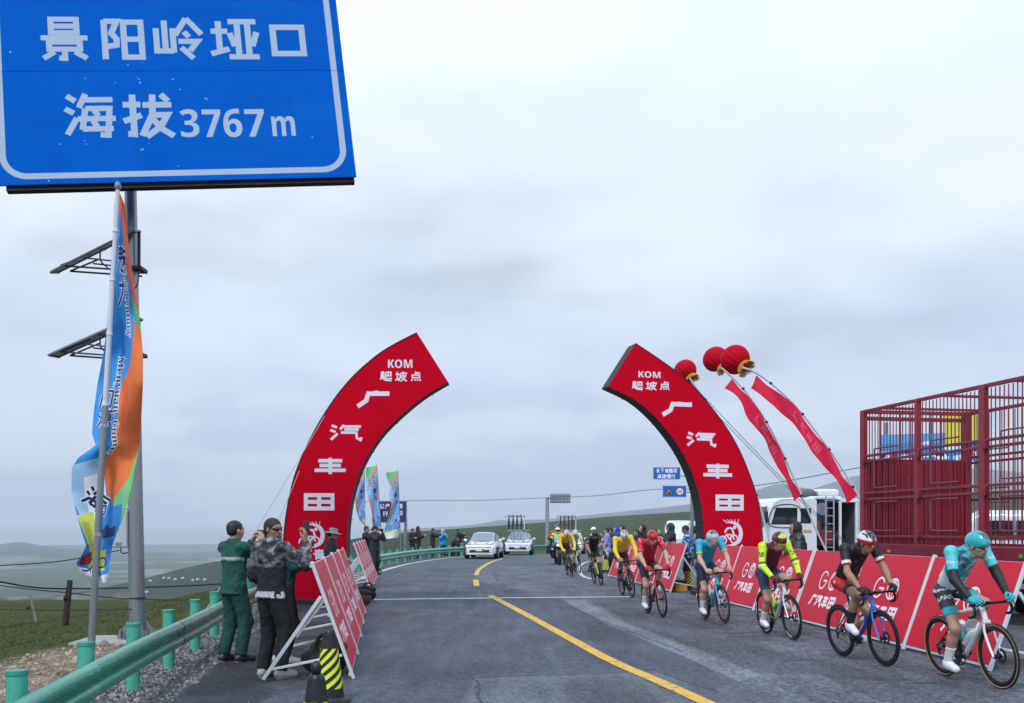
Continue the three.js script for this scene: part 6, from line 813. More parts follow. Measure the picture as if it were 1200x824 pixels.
rider(7, { front: [704.6, 30], yaw: 0.12, crank: 2.4, headYaw: 0.05, pitch: -0.4, skin: SKIN.brown, cell: 0.019, glove: blk,
  label: 'cyclist all in black with a black helmet on a black and lime bike', bikeLabel: 'black and lime green race bicycle', jersey: dots([0.014, 0.014, 0.018], [0.25, 0.24, 0.28], 16, 0.42), sleeve: dots([0.014, 0.014, 0.018], [0.4, 0.4, 0.42], 20, 0.3), shorts: blk, sock: blk, shoe: blk, helmet: [[0.014, 0.014, 0.016], [0.004, 0.004, 0.004]], bike: { frame: '#a9c92c', rear: '#1a1b1f', rim: '#17181b', wall: '#17181a', fork: '#9dbd2a', bottles: ['#d8dadd', '#d8dadd'] } });
rider(8, { front: [670, 35.4], yaw: 0.1, crank: 1.3, pitch: -0.35, skin: SKIN.tan, cell: 0.021, longSleeve: true,
  label: 'cyclist in yellow and red jersey with a white helmet, in front of the motorcycle', bikeLabel: 'dark race bicycle in front of the motorcycle', jersey: (t, x, y, z) => (x < 0.5 ? C('#8e2c1c') : C('#d8b428')), sleeve: C('#d8b428'), fore: C('#d9d24a'), shorts: blk, sock: blk, shoe: blk, glove: C('#d9d24a'), helmet: [(t, x, y, z) => (Math.abs(z) < 0.014 && x > 0.03 ? blk : wht), [0.4, 0.4, 0.42]], bike: { frame: '#1b1c20', rim: '#17181b', wall: '#17181a' } });
rider(9, { front: [679.5, 38], yaw: 0.1, crank: -1.2, pitch: -0.3, skin: SKIN.tan, cell: 0.022,
  label: 'farthest cyclist, in white and pale green jersey, half hidden behind the yellow and red one', bikeLabel: 'pale green race bicycle, farthest of all', jersey: dots(C('#c9d8c8'), C('#7fae5c'), 10, 0.05), sleeve: C('#b9cf9c'), shorts: C('#39505c'), sock: blk, shoe: blk, helmet: [wht, [0.5, 0.5, 0.52]], bike: { frame: '#9cc4a4', rim: '#17181b', wall: '#17181a' } });
// ---------------------------------------------------------------- people watching
const camo = (t, x, y, z) => { if (y < 0.958) return [0.6, 0.61, 0.64]; if (y < 1.215) return [0.012, 0.012, 0.014]; const n = noise.noise(x * 13, y * 16, z * 13) + 0.6 * noise.noise(x * 30, y * 36, z * 30 + 5); return n > 0.5 ? [0.3, 0.31, 0.34] : n > 0.12 ? [0.13, 0.135, 0.155] : n > -0.2 ? [0.05, 0.053, 0.062] : [0.016, 0.017, 0.02]; };
const greenCloth = C('#0f4a45'), greenTrs = C('#0e3f3b'), black = [0.013, 0.013, 0.015], hairCol = [0.012, 0.011, 0.011], paleShoe = { col: C('#b4b3ae'), sole: C('#d8d8d4') }, darkShoe = { col: black, sole: [0.05, 0.05, 0.05] };
const at = (px, Z) => V((px - 600) / F * Z, 0, -Z), deg = Math.PI / 180;
const holdHigh = { hands: { R: [0.36, 1.5, 0.09], L: [0.36, 1.5, -0.09] }, handDir: { R: V(0.25, 0.9, -0.35), L: V(0.25, 0.9, 0.35) }, handUp: { R: V(-0.3, 0.2, 1), L: V(-0.3, 0.2, -1) }, curl: { R: 0.7, L: 0.7 }, poles: { R: V(0.1, -1, 0.5), L: V(0.1, -1, -0.5) } };
{
  let p = person({ label: 'man in green work uniform with grey stripe across the back, filming by the guardrail', pos: at(274, 12.75), turn: 52 * deg, group: 'men standing with phones on the left', cell: 0.013, scale: 1.0, skin: SKIN.tan, J: standing({ ...holdHigh, feet: { R: [0.02, 0.13], L: [-0.06, -0.1] } }), yaw: -0.15, pitch: 0.02, hair: hairCol,
    top: { col: (t, x, y, z) => (y > 1.268 && y < 1.308 && x < 0.03 ? [0.4, 0.42, 0.42] : shade(greenCloth, 1 + 0.1 * noise.noise(x * 20, y * 20, z * 20))), sleeve: greenCloth, r: 0.03, hem: -0.75, flare: 0.012, wrinkle: 0.014, collar: greenCloth }, bottom: { col: greenTrs, r: 0.028, wrinkle: 0.011 }, shoe: { col: [0.03, 0.03, 0.032], sole: C('#c8c8c4') } });
  phone('black phone held sideways by the man in green uniform', p, [0.42, 1.6, 0], [0, 0, 0]);
  p = person({ label: 'man in grey camouflage and black jacket with sunglasses, back turned, raising a phone', pos: at(318, 11.35), turn: 58 * deg, group: 'men standing with phones on the left', cell: 0.012, scale: 1.01, skin: SKIN.brown, J: standing({ hands: { R: [0.16, 1.5, 0.34], L: [0.16, 0.98, -0.19] }, handDir: { R: V(0.15, 1, 0.05) }, handUp: { R: V(0.2, 0, 1) }, curl: { R: 0.75 }, poles: { R: V(0.1, -1, 0.55), L: V(-0.8, -0.3, -0.15) }, feet: { R: [0.02, 0.14], L: [0.0, -0.11] } }), yaw: -92 * deg, pitch: -0.04, hair: hairCol, glasses: lensMat,
    top: { col: camo, r: 0.034, hem: -0.5, flare: 0.01, wrinkle: 0.016, collar: [0.05, 0.055, 0.06] }, bottom: { col: black, r: 0.026, wrinkle: 0.011 }, shoe: paleShoe });
  phone('black phone held upright by the man in camouflage jacket', p, [0.2, 1.64, 0.33], [Math.PI / 2 - 0.1, 0.3, 0]);
  p = person({ label: 'man in green jacket partly hidden behind the man in camouflage, holding out a phone', pos: at(333, 12.5), turn: 25 * deg, group: 'men standing with phones on the left', cell: 0.014, skin: SKIN.tan, J: standing({ hands: { R: [0.24, 1.36, 0.12], L: [0.24, 1.36, -0.1] }, handDir: { R: V(0.5, 0.8, -0.2), L: V(0.5, 0.8, 0.2) }, poles: { R: V(-0.2, -1, 0.5), L: V(-0.2, -1, -0.5) }, feet: { R: [0, 0.1], L: [-0.03, -0.13] }, drop: 0.05, lean: -0.38 }), pitch: -0.3, hair: hairCol, top: { col: greenCloth, r: 0.032, hem: -0.95, wrinkle: 0.01 }, bottom: { col: black, r: 0.02 }, shoe: paleShoe });
  phone('dark phone held by the half hidden man in green jacket', p, [0.34, 1.47, 0.02], [0, 0, 0]);
  person({ label: 'person in black jacket and grey brimmed hat behind the left boards', pos: at(388, 19.8), turn: 10 * deg, cell: 0.018, scale: 0.96, J: standing({ hands: { R: [0.25, 1.1, 0.2], L: [0.25, 1.1, -0.2] }, drop: 0.02 }), pitch: -0.15, brim: M('#8b8d8e', 0.85), hair: hairCol, top: { col: black, r: 0.04, hem: -0.6, wrinkle: 0.01 }, bottom: { col: black }, shoe: darkShoe });
  p = person({ label: 'photographer in black jacket, bare headed, beyond the left boards', pos: at(429, 38), turn: -10 * deg, cell: 0.021, scale: 1.0, J: standing({ ...holdHigh, hands: { R: [0.24, 1.52, 0.1], L: [0.27, 1.5, -0.09] } }), hair: hairCol, pitch: -0.05, top: { col: black, r: 0.04, hem: -0.6 }, bottom: { col: black }, shoe: darkShoe });
  const cam = (label, root, q) => { root.updateMatrixWorld(true); const o = thing('camera', label, 'camera', root.localToWorld(vec(q)), root.rotation.y); obj('camera_body', bx(0.07, 0.1, 0.14, 0, 0, 0, 0.012), blackPlastic, o); obj('lens', cyl(0.035, 0.04, 0.12, 14, 0.09, 0, 0, 'x'), blackPlastic, o); obj('lens_glass', cyl(0.033, 0.033, 0.004, 14, 0.151, 0, 0, 'x'), glassDark, o); };
  cam('black camera at the eye of the bare headed photographer', p, [0.24, 1.62, 0.02]);
  p = person({ label: 'photographer in black cap and jacket, facing the road beyond the left boards', pos: at(439, 37), turn: -35 * deg, cell: 0.021, scale: 1.0, J: standing({ ...holdHigh, hands: { R: [0.26, 1.52, 0.1], L: [0.3, 1.5, -0.09] } }), hair: hairCol, cap: M('#1a1d26', 0.8), top: { col: [0.02, 0.021, 0.026], r: 0.045, hem: -0.6 }, bottom: { col: black }, shoe: darkShoe }); cam('black camera at the eye of the photographer in the cap', p, [0.27, 1.62, 0.02]);
  const behindRail = (px, Z) => at(px, Z).setY(-0.08);
  const far = (label, px, Z, turn, o) => person({ label, pos: behindRail(px, Z), turn: turn * deg, group: 'spectators behind the far guardrail', cell: 0.026, J: standing(o.pose ?? {}), hair: hairCol, bottom: { col: black }, shoe: darkShoe, top: { col: black, r: 0.05, hem: -0.7, ...o.top }, ...o.more });
  far('leftmost spectator behind the far guardrail, short and dark, head bowed', 483, 57.8, -30, { pose: { hands: { R: [0.22, 1.2, 0.08], L: [0.22, 1.2, -0.1] } }, more: { pitch: -0.3 } });
  far('hooded spectator in black with phone held low, second from left at far guardrail', 490, 59.5, -10, { pose: { hands: { R: [0.34, 1.25, 0.05], L: [0.3, 1.2, -0.1] } }, more: { hood: black, hair: undefined, scale: 1.07 } });
  far('spectator in dark coat with arm raised filming, beside the one in the blue coat', 507, 61.5, 5, { pose: { hands: { R: [0.5, 1.42, 0.1], L: [0.1, 0.95, -0.25] } }, top: { col: [0.014, 0.015, 0.018], hem: -1.4, r: 0.06, collar: [0.12, 0.03, 0.03] }, more: { cap: M('#4a1e20', 0.8) } });
  far('spectator in bright blue coat with pale fur hood behind the far guardrail', 519, 65.5, -70, { pose: { ...holdHigh, hands: { R: [0.28, 1.4, 0.06], L: [0.28, 1.4, -0.06] } }, top: { col: C('#1f8fd0'), hem: -1.5, r: 0.07 }, more: { hood: C('#c9c8c2'), hair: undefined, scale: 0.96 } });
  const low = standing({ hands: { R: [0.4, 0.8, 0.1], L: [0.38, 0.8, -0.1] } }); for (const k of ['pelvis', 'waist', 'chest', 'neck', 'head']) low[k].y -= 0.5; low.waist.x += 0.05; low.chest.x += 0.18; low.neck.x += 0.28; low.head.x += 0.34; low.head.y -= 0.08; for (const [q, s] of [['R', 1], ['L', -1]]) { low[q].shoulder.add(V(0.22, -0.52, 0)); low[q].hip.y -= 0.5; [low[q].elbow, low[q].wrist] = ik(low[q].shoulder, V(0.6, 0.72, s * 0.08), 0.29, 0.26, V(-0.2, -1, s)); low[q].hand = V(1, 0.2, 0); [low[q].knee] = ik(low[q].hip, low[q].ankle.clone().setX(s > 0 ? 0.16 : -0.3), 0.43, 0.425, V(1, 0.3, s * 0.4)); low[q].ankle.x = s > 0 ? 0.16 : -0.3; low[q].toe.x = low[q].ankle.x + 0.16; }
  p = far('crouching photographer in black leaning on the far guardrail', 528.5, 65.5, 0, { more: { J: low, scale: 1.05 } }); cam('black camera held by the crouching photographer', p, [0.62, 0.86, 0]);
  p = far('spectator in black with pale collar working a tripod, rightmost behind the far guardrail', 537.3, 66.2, 20, { pose: { hands: { R: [0.34, 1.4, 0.1], L: [0.34, 1.4, -0.1] } }, top: { hem: -1.2, collar: [0.5, 0.5, 0.52], r: 0.06 } });
  const tr = thing('tripod', 'thin black camera tripod beside the rightmost spectator at the far guardrail', 'tripod', behindRail(541.5, 66)); for (const a of [0, 2.1, 4.2]) obj('leg', bar([0, 1.25, 0], [Math.cos(a) * 0.4, 0, Math.sin(a) * 0.4], 0.02), blackPlastic, tr); obj('head', bx(0.18, 0.14, 0.14, 0, 1.36, 0, 0.02), blackPlastic, tr); obj('lens', cyl(0.05, 0.06, 0.2, 12, 0.15, 1.38, 0, 'x'), blackPlastic, tr);

  // right-hand side
  const right = (label, px, Z, turn, o) => person({ label, pos: at(px, Z), turn: turn * deg, group: 'spectators behind the right boards', cell: o.cell ?? 0.021, J: standing(o.pose ?? {}), hair: hairCol, bottom: { col: black }, shoe: darkShoe, top: { col: black, r: 0.045, hem: -0.8, ...o.top }, ...o.more });
  p = right('man in olive hooded jacket holding up a phone behind the boards', 786, 30.5, 188, { pose: { ...holdHigh, hands: { R: [0.36, 1.46, 0.1], L: [0.36, 1.46, -0.12] } }, cell: 0.017, top: { col: (t, x, y, z) => (Math.abs(z + 0.03) < 0.012 && x > 0.05 && y < 1.35 ? [0.55, 0.55, 0.52] : C('#2c3029')), r: 0.05 }, more: { hood: C('#2c3029'), hair: undefined, cap: M('#3a4038', 0.85), scale: 1.03 } }); phone('black phone held up by the man in olive jacket', p, [0.44, 1.57, 0], [0, 0, 0]);
  p = right('man with shaved head in blue patterned jacket looking down at papers, beside the right arch', 807, 29.4, 175, { pose: { hands: { R: [0.36, 1.22, 0.1], L: [0.36, 1.22, -0.1] }, lean: 0.15 }, cell: 0.017, top: { col: (t, x, y, z) => (noise.noise(x * 14, y * 14, z * 14) > 0.2 ? C('#c9d6e8') : C('#2f66a8')), r: 0.045 }, more: { pitch: -0.35, hair: [0.03, 0.02, 0.018], skin: SKIN.brown, scale: 1.0 } });
  { p.updateMatrixWorld(true); const o = thing('paper_sheets', 'pale printed sheets held by the man in blue patterned jacket', 'papers', p.localToWorld(V(0.46, 1.25, 0)), p.rotation.y); obj('sheet', bx(0.3, 0.004, 0.21, 0, 0, 0, 0).rotateZ(0.35), M('#c9b8b8', 0.8), o); obj('sheet', bx(0.3, 0.004, 0.21, 0.02, 0.006, 0.01, 0).rotateZ(0.35), M('#d6d0d2', 0.8), o); }
  right('spectator in black hood and jacket between the yellow and red cyclists', 755, 34, 200, { pose: { hands: { R: [0.3, 1.1, 0.1], L: [0.3, 1.1, -0.1] }, lean: 0.12 }, more: { hood: black, hair: undefined, scale: 1.01 } });
  right('spectator in bright blue hood behind the far end of the right boards', 722.5, 39.5, 195, { pose: { hands: { R: [0.3, 1.0, 0.12], L: [0.3, 1.0, -0.12] } }, top: { col: C('#16327e') }, more: { hood: C('#1c46b4'), hair: undefined, scale: 0.98 } });
  right('spectator in black beside the blue hood, dark hair', 729.5, 40.5, 210, { top: { col: [0.02, 0.02, 0.024] }, more: { hood: black, hair: undefined } });
  right('spectator in lilac jacket beside the rider all in black', 711.5, 38.5, 180, { pose: { hands: { R: [0.3, 1.05, 0.1], L: [0.3, 1.05, -0.1] } }, top: { col: C('#8f86c8') }, more: { scale: 0.97, bottom: { col: C('#b9c6dc') } } });
  right('dark haired spectator in navy behind the lilac jacket', 716, 41, 190, { top: { col: [0.02, 0.024, 0.04] }, more: { scale: 0.97 } });
  right('officer in white cap and yellow safety vest at the far end of the right boards', 696, 41, 215, { top: { col: (t, x, y, z) => (y > 1.0 && Math.abs(y - 1.2) > 0.03 ? C('#b8d832') : [0.5, 0.52, 0.5]), sleeve: [0.02, 0.025, 0.04], r: 0.04 }, more: { cap: M('#e2e4e6', 0.5), scale: 0.98 } });
  right('small dark figure in the crowd behind the yellow jersey', 747, 36.5, 185, { more: { scale: 0.93 } });
  right('hooded figure in black raincoat leaning on the boards in front of the white truck', 937, 20.1, 178, { cell: 0.015, pose: { hands: { R: [0.36, 1.14, 0.2], L: [0.34, 1.14, -0.22] }, lean: 0.16, drop: 0.03 }, top: { col: [0.022, 0.023, 0.025], r: 0.055, wrinkle: 0.013, mat: vcol(0.45) }, more: { hood: [0.022, 0.023, 0.025], hair: undefined, scale: 1.03, skin: SKIN.brown, yaw: 0.1, pitch: -0.08 } });
}
// ---------------------------------------------------------------- support cars
const stripTex = canvasTex(256, 256, (g, w, h) => { g.fillStyle = '#e6e9ee'; g.fillRect(0, 0, w, h); const band = (c, a, b, s) => { g.fillStyle = c; g.beginPath(); g.moveTo(a * w, 0); g.lineTo(b * w, 0); g.lineTo((b + s) * w, h); g.lineTo((a + s) * w, h); g.fill(); }; band('#3a7fd0', -0.02, 0.1, 0.04); band('#4aa86a', 0.14, 0.26, 0.1); band('#e08a4a', 0.74, 0.86, -0.14); band('#3f62c4', 0.9, 1.04, -0.05); });
const paint = M('#dfe3e9', 0.22, 0.05, { clearcoat: 1, clearcoatRoughness: 0.08 }), headGlow = new THREE.MeshPhysicalMaterial({ color: 0xe8f0f8, roughness: 0.15, emissive: new THREE.Color(0.9, 0.95, 1), emissiveIntensity: 0.35 });
function car(label, pos, turn, dark) {
  const o = thing('car', label, 'car', pos, turn, 'white cars of the race convoy'), livery = new THREE.MeshPhysicalMaterial({ map: stripTex, roughness: 0.25, clearcoat: 1, side: THREE.DoubleSide, polygonOffset: true });
  obj('body', loft([[-2.42, 0.62, 0.5, 0.86, 4], [-2.36, 0.8, 0.34, 0.98, 5], [-1.9, 0.9, 0.24, 1.03, 5, 0.1], [-0.9, 0.92, 0.2, 0.98, 5, 0.1], [0.6, 0.92, 0.2, 0.97, 5, 0.1], [1.15, 0.92, 0.2, 0.95, 5, 0.12], [1.7, 0.9, 0.2, 0.87, 5, 0.12], [2.15, 0.84, 0.22, 0.78, 5, 0.1], [2.36, 0.74, 0.26, 0.7, 5, 0.05], [2.44, 0.6, 0.32, 0.6, 4]], 40), paint, o);
  obj('roof', loft([[-2.05, 0.6, 0.88, 1.0, 4, 0.1], [-1.35, 0.74, 0.88, 1.36, 5, 0.26], [-0.6, 0.76, 0.88, 1.46, 5, 0.28], [0.2, 0.76, 0.88, 1.47, 5, 0.28], [0.62, 0.76, 0.88, 1.38, 5, 0.24], [1.42, 0.74, 0.86, 0.96, 5, 0.1]], 36), paint, o);
  obj('windscreen', grid(10, 6, (u, v) => V(lerp(1.4, 0.56, v) - Math.pow(u - 0.5, 2) * 0.5 + 0.07, lerp(0.97, 1.42, v) + 0.012, (u - 0.5) * 2 * lerp(0.68, 0.55, v))), M('#66767f', 0.08, 0, { clearcoat: 1 }), o);
  for (const s of [-1, 1]) { obj('side_window', grid(10, 4, (u, v) => V(lerp(lerp(0.95, 0.42, v), lerp(-1.4, -0.95, v), u), lerp(0.99, 1.36, v), s * lerp(0.755, 0.625, v))), glassDark, o); obj('mirror', bx(0.14, 0.13, 0.2, 0.85, 1.02, s * 0.99, 0.05), paint, o); obj('headlight', bx(0.2, 0.07, 0.36, 2.2, 0.72, s * 0.62, 0.03), headGlow, o); obj('door_line', bx(2.0, 0.012, 0.01, -0.2, 0.62, s * 0.922, 0), M('#8d949c', 0.4), o); obj('side_graphic', grid(6, 2, (u, v) => V(lerp(-1.2, 0.9, u), lerp(0.4, 0.8, v), s * 0.928)), livery, o); obj('bumper_vent', bx(0.08, 0.26, 0.14, 2.3, 0.46, s * 0.68, 0.04), blackPlastic, o); }
  obj('hood_graphic', grid(12, 8, (u, v) => { const x = lerp(2.05, 1.25, v); return V(x, lerp(0.81, 0.955, v) + 0.014 - Math.pow((u - 0.5) * 2, 6) * 0.05, (u - 0.5) * 1.5); }), livery, o);
  obj('grille', bx(0.06, 0.16, 1.1, 2.42, 0.43, 0, 0.02), M('#1b1e22', 0.5), o); obj('grille_line', bx(0.05, 0.05, 1.3, 2.4, 0.64, 0, 0.02), dark ? blackPlastic : M('#2b2e33', 0.4), o); obj('number_plate', bx(0.02, 0.13, 0.42, 2.47, 0.5, 0, 0.004), M('#d9dcdf', 0.5), o); obj('plate_end', bx(0.021, 0.13, 0.1, 2.471, 0.5, -0.17, 0.004), M('#c96a2c', 0.5), o); obj('front_lip', bx(0.12, 0.05, 1.5, 2.36, 0.27, 0, 0.02), paint, o);
  for (const x of [1.45, -1.42]) for (const s of [-1, 1]) { const w = obj('wheel', cyl(0.33, 0.33, 0.22, 24, x, 0.33, s * 0.82, 'z'), rubber, o); obj('rim', merge([cyl(0.21, 0.21, 0.012, 20, x, 0.33, s * 0.935, 'z'), ...[0, 1, 2, 3, 4].map((k) => beam([x, 0.33, s * 0.945], [x + Math.cos(k * 1.257) * 0.2, 0.33 + Math.sin(k * 1.257) * 0.2, s * 0.945], 0.05, 0.02, V(0, 0, 1)))]), M('#9aa0a6', 0.35, 0.7), w); }
  for (const z of [-0.3, 0.15]) obj('seat_silhouette', ball(0.12, 0.1, 1.16, z, 0.8, 1.3, 1, 10), M('#15171b', 0.8), o);
  return o;
}
const carTurn = (a) => a * deg - Math.PI / 2;
car('white car with a striped bonnet driving ahead of the riders on the yellow line', at(566.5, 56).add(V(0, 0, -2.4)), carTurn(-5), false);
const c2 = car('white support car with dark bicycles on its roof, behind the leading car', at(607, 64.5).add(V(0.1, 0, -2.4)), carTurn(-3), true);
const c3 = dup(c2, at(671, 67).add(V(0, 0, -2.4)), carTurn(-2), 'third white support car hidden behind the motorcycle and far cyclists');
for (const [c, n, l] of [[c2, 4, 'on the roof of the support car behind the leading car'], [c3, 4, 'on the roof of the car behind the motorcycle']]) {
  const rack = thing('roof_rack', 'grey bicycle roof rack ' + l, 'roof rack', c.position.clone().setY(1.5), c.rotation.y); for (const x of [-0.55, 0.45]) obj('cross_bar', bx(0.06, 0.05, 1.5, x, 0.04, 0, 0.01), M('#aab0b6', 0.4, 0.6), rack); for (const z of [-0.6, -0.3, 0, 0.3, 0.6]) obj('rail', bx(1.5, 0.03, 0.06, -0.05, 0.08, z, 0.008), M('#b9bec4', 0.4, 0.5), rack);
  rack.updateMatrixWorld(true); let b0; for (let k = 0; k < n; k++) { const z = 0.68 - k * 0.27, rev = k % 2, p = rack.localToWorld(V(rev ? 0.5 : -0.6, 0.1, z)), lab = ['first', 'second', 'third', 'fourth', 'fifth'][k] + ' bicycle from the left ' + l; if (!b0) b0 = bicycle(lab, p, c.rotation.y, { frame: '#1b1d22', rim: '#17181b', wall: '#17181a', crank: 0.4, group: 'bicycles on the roof racks' }); else dup(b0, p, c.rotation.y + (rev ? Math.PI : 0), lab); }
  const aer = thing('radio_aerial', 'thin white aerial standing ' + l, 'aerial', rack.localToWorld(V(0.5, 0.05, -0.35))); obj('whip', bar([0, 0, 0], [0, 0.8, 0], 0.03, 0.02), white, aer); obj('aerial_base', cyl(0.06, 0.04, 0.08, 10, 0, 0.02, 0), blackPlastic, aer);
}
// ---------------------------------------------------------------- motorcycle with two people
{
  const p = at(654.5, 47).add(V(0, 0, -0.8)), turn = carTurn(3), o = thing('motorcycle', 'big touring motorcycle with pale blue screen coming behind the cyclists', 'motorcycle', p, turn);
  for (const x of [0.8, -0.72]) { const w = obj('wheel', new THREE.TorusGeometry(0.27, 0.075, 12, 36).translate(x, 0.34, 0), rubber, o); obj('rim', merge([0, 1, 2, 3, 4].map((k) => beam([x, 0.34, 0], [x + Math.cos(k * 1.257) * 0.22, 0.34 + Math.sin(k * 1.257) * 0.22, 0], 0.04))), M('#3a3c40', 0.4, 0.6), w); }
  for (const z of [-0.1, 0.1]) obj('fork', bar([0.8, 0.34, z], [0.5, 0.98, z], 0.03), M('#5a5d62', 0.3, 0.8), o); obj('mudguard', grid(10, 4, (u, v) => { const a = 0.5 + u * 1.9; return V(0.8 + Math.cos(a) * 0.37, 0.34 + Math.sin(a) * 0.37, (v - 0.5) * 0.17); }), blackPlastic, o);
  obj('fairing', loft([[0.2, 0.26, 0.55, 1.05, 3], [0.45, 0.32, 0.6, 1.1, 3], [0.62, 0.27, 0.72, 1.08, 3], [0.76, 0.16, 0.8, 0.98, 3]], 24), M('#24365e', 0.3, 0, { clearcoat: 0.8 }), o); obj('engine', loft([[-0.3, 0.2, 0.28, 0.7, 4], [0.05, 0.3, 0.26, 0.72, 4], [0.4, 0.22, 0.32, 0.7, 4]], 20), M('#1b1c20', 0.5, 0.5), o); obj('tank', loft([[-0.2, 0.14, 0.78, 0.9, 3], [0.05, 0.22, 0.76, 1.02, 3], [0.35, 0.2, 0.8, 1.05, 3]], 20), M('#1a1c22', 0.3), o); obj('seat', bx(0.85, 0.12, 0.32, -0.5, 0.84, 0, 0.05), blackPlastic, o);
  obj('windscreen', grid(8, 6, (u, v) => V(0.62 - v * 0.22 - Math.pow(u - 0.5, 2) * 0.5, 1.05 + v * 0.3, (u - 0.5) * 0.42)), M('#b9cfe4', 0.1, 0, { transmission: 0.6, thickness: 0 }), o); obj('headlight', bx(0.06, 0.12, 0.26, 0.77, 0.9, 0, 0.03), headGlow, o); obj('number_board', bx(0.02, 0.14, 0.24, 0.72, 1.06, 0, 0.01), white, o);
  obj('handlebar', tube([[0.32, 1.08, -0.4], [0.42, 1.06, -0.15], [0.42, 1.06, 0.15], [0.32, 1.08, 0.4]], 0.018, 16, 8), blackPlastic, o); for (const z of [-1, 1]) { obj('mirror', bx(0.03, 0.1, 0.18, 0.45, 1.2, z * 0.42, 0.02), blackPlastic, o); obj('mirror_stalk', bar([0.4, 1.06, z * 0.3], [0.45, 1.18, z * 0.4], 0.01), blackPlastic, o); obj('pannier', bx(0.5, 0.4, 0.22, -0.75, 0.68, z * 0.38, 0.05), M('#2a2c30', 0.5), o); obj('crash_bar', tube([[0.4, 0.85, z * 0.2], [0.42, 0.7, z * 0.38], [0.3, 0.45, z * 0.36], [0.2, 0.35, z * 0.2]], 0.016, 14, 6), M('#6a6d72', 0.4, 0.7), o); obj('fog_lamp', bx(0.05, 0.06, 0.06, 0.5, 0.72, z * 0.3, 0.02), headGlow, o); }
  const seat = (dx, dy, back) => { const J = { pelvis: V(dx - 0.1, 0.92 + dy, 0), waist: V(dx - 0.08, 1.07 + dy, 0), chest: V(dx - 0.02, 1.27 + dy, 0), neck: V(dx, 1.42 + dy, 0), head: V(dx + 0.05, 1.57 + dy, 0) }; for (const [q, s] of [['R', 1], ['L', -1]]) { const sh = V(dx - 0.02, 1.37 + dy, s * 0.19), tg = back ? V(dx + 0.3, 1.3 + dy, s * 0.14) : V(0.34, 1.1, s * 0.36), [el, wr] = ik(sh, tg, 0.3, 0.27, V(-0.3, -0.6, s)), hip = V(dx - 0.1, 0.9 + dy, s * 0.1), an = V(dx + 0.02, 0.36 + dy, s * 0.25), [kn] = ik(hip, an, 0.44, 0.43, V(1, 0.2, s * 0.6)); J[q] = { shoulder: sh, elbow: el, wrist: wr, hip, knee: kn, ankle: an, toe: an.clone().add(V(0.17, -0.04, s * 0.03)), hand: V(1, -0.1, 0), handUp: V(0, 1, 0.2 * s), curl: 0.9, glove: black }; } return J; };
  const moto = (label, J, vest, hc) => { const q = person({ label, pos: p, turn, cell: 0.022, J, top: { col: (t, x, y, z) => (Math.abs(z) < 0.19 && y > 1.0 ? vest : [0.02, 0.02, 0.024]), sleeve: (t) => (t < 0.5 ? vest : [0.02, 0.02, 0.024]), r: 0.045, hem: -0.1 }, bottom: { col: black, r: 0.025 }, shoe: darkShoe, extra: (root, hm) => { const h = obj('full_face_helmet', merge([new THREE.SphereGeometry(0.148, 24, 16).scale(1.06, 1.02, 0.92).translate(0, 0.01, 0)]).applyMatrix4(hm), M(hc, 0.2, 0, { clearcoat: 1 }), root); obj('visor', grid(12, 4, (u, v) => { const a = (u - 0.5) * 2.2; return V(Math.cos(a) * 0.162, 0.055 - v * 0.09, Math.sin(a) * 0.142); }).applyMatrix4(hm), glassDark, h); } }); return q; };
  moto('motorcycle rider in neon vest and white helmet', seat(-0.12, 0, false), C('#a9d23a'), '#dfe3e8'); moto('motorcycle passenger in orange vest and dark helmet behind the rider', seat(-0.62, 0.12, true), C('#c8452c'), '#1a1c20');
}
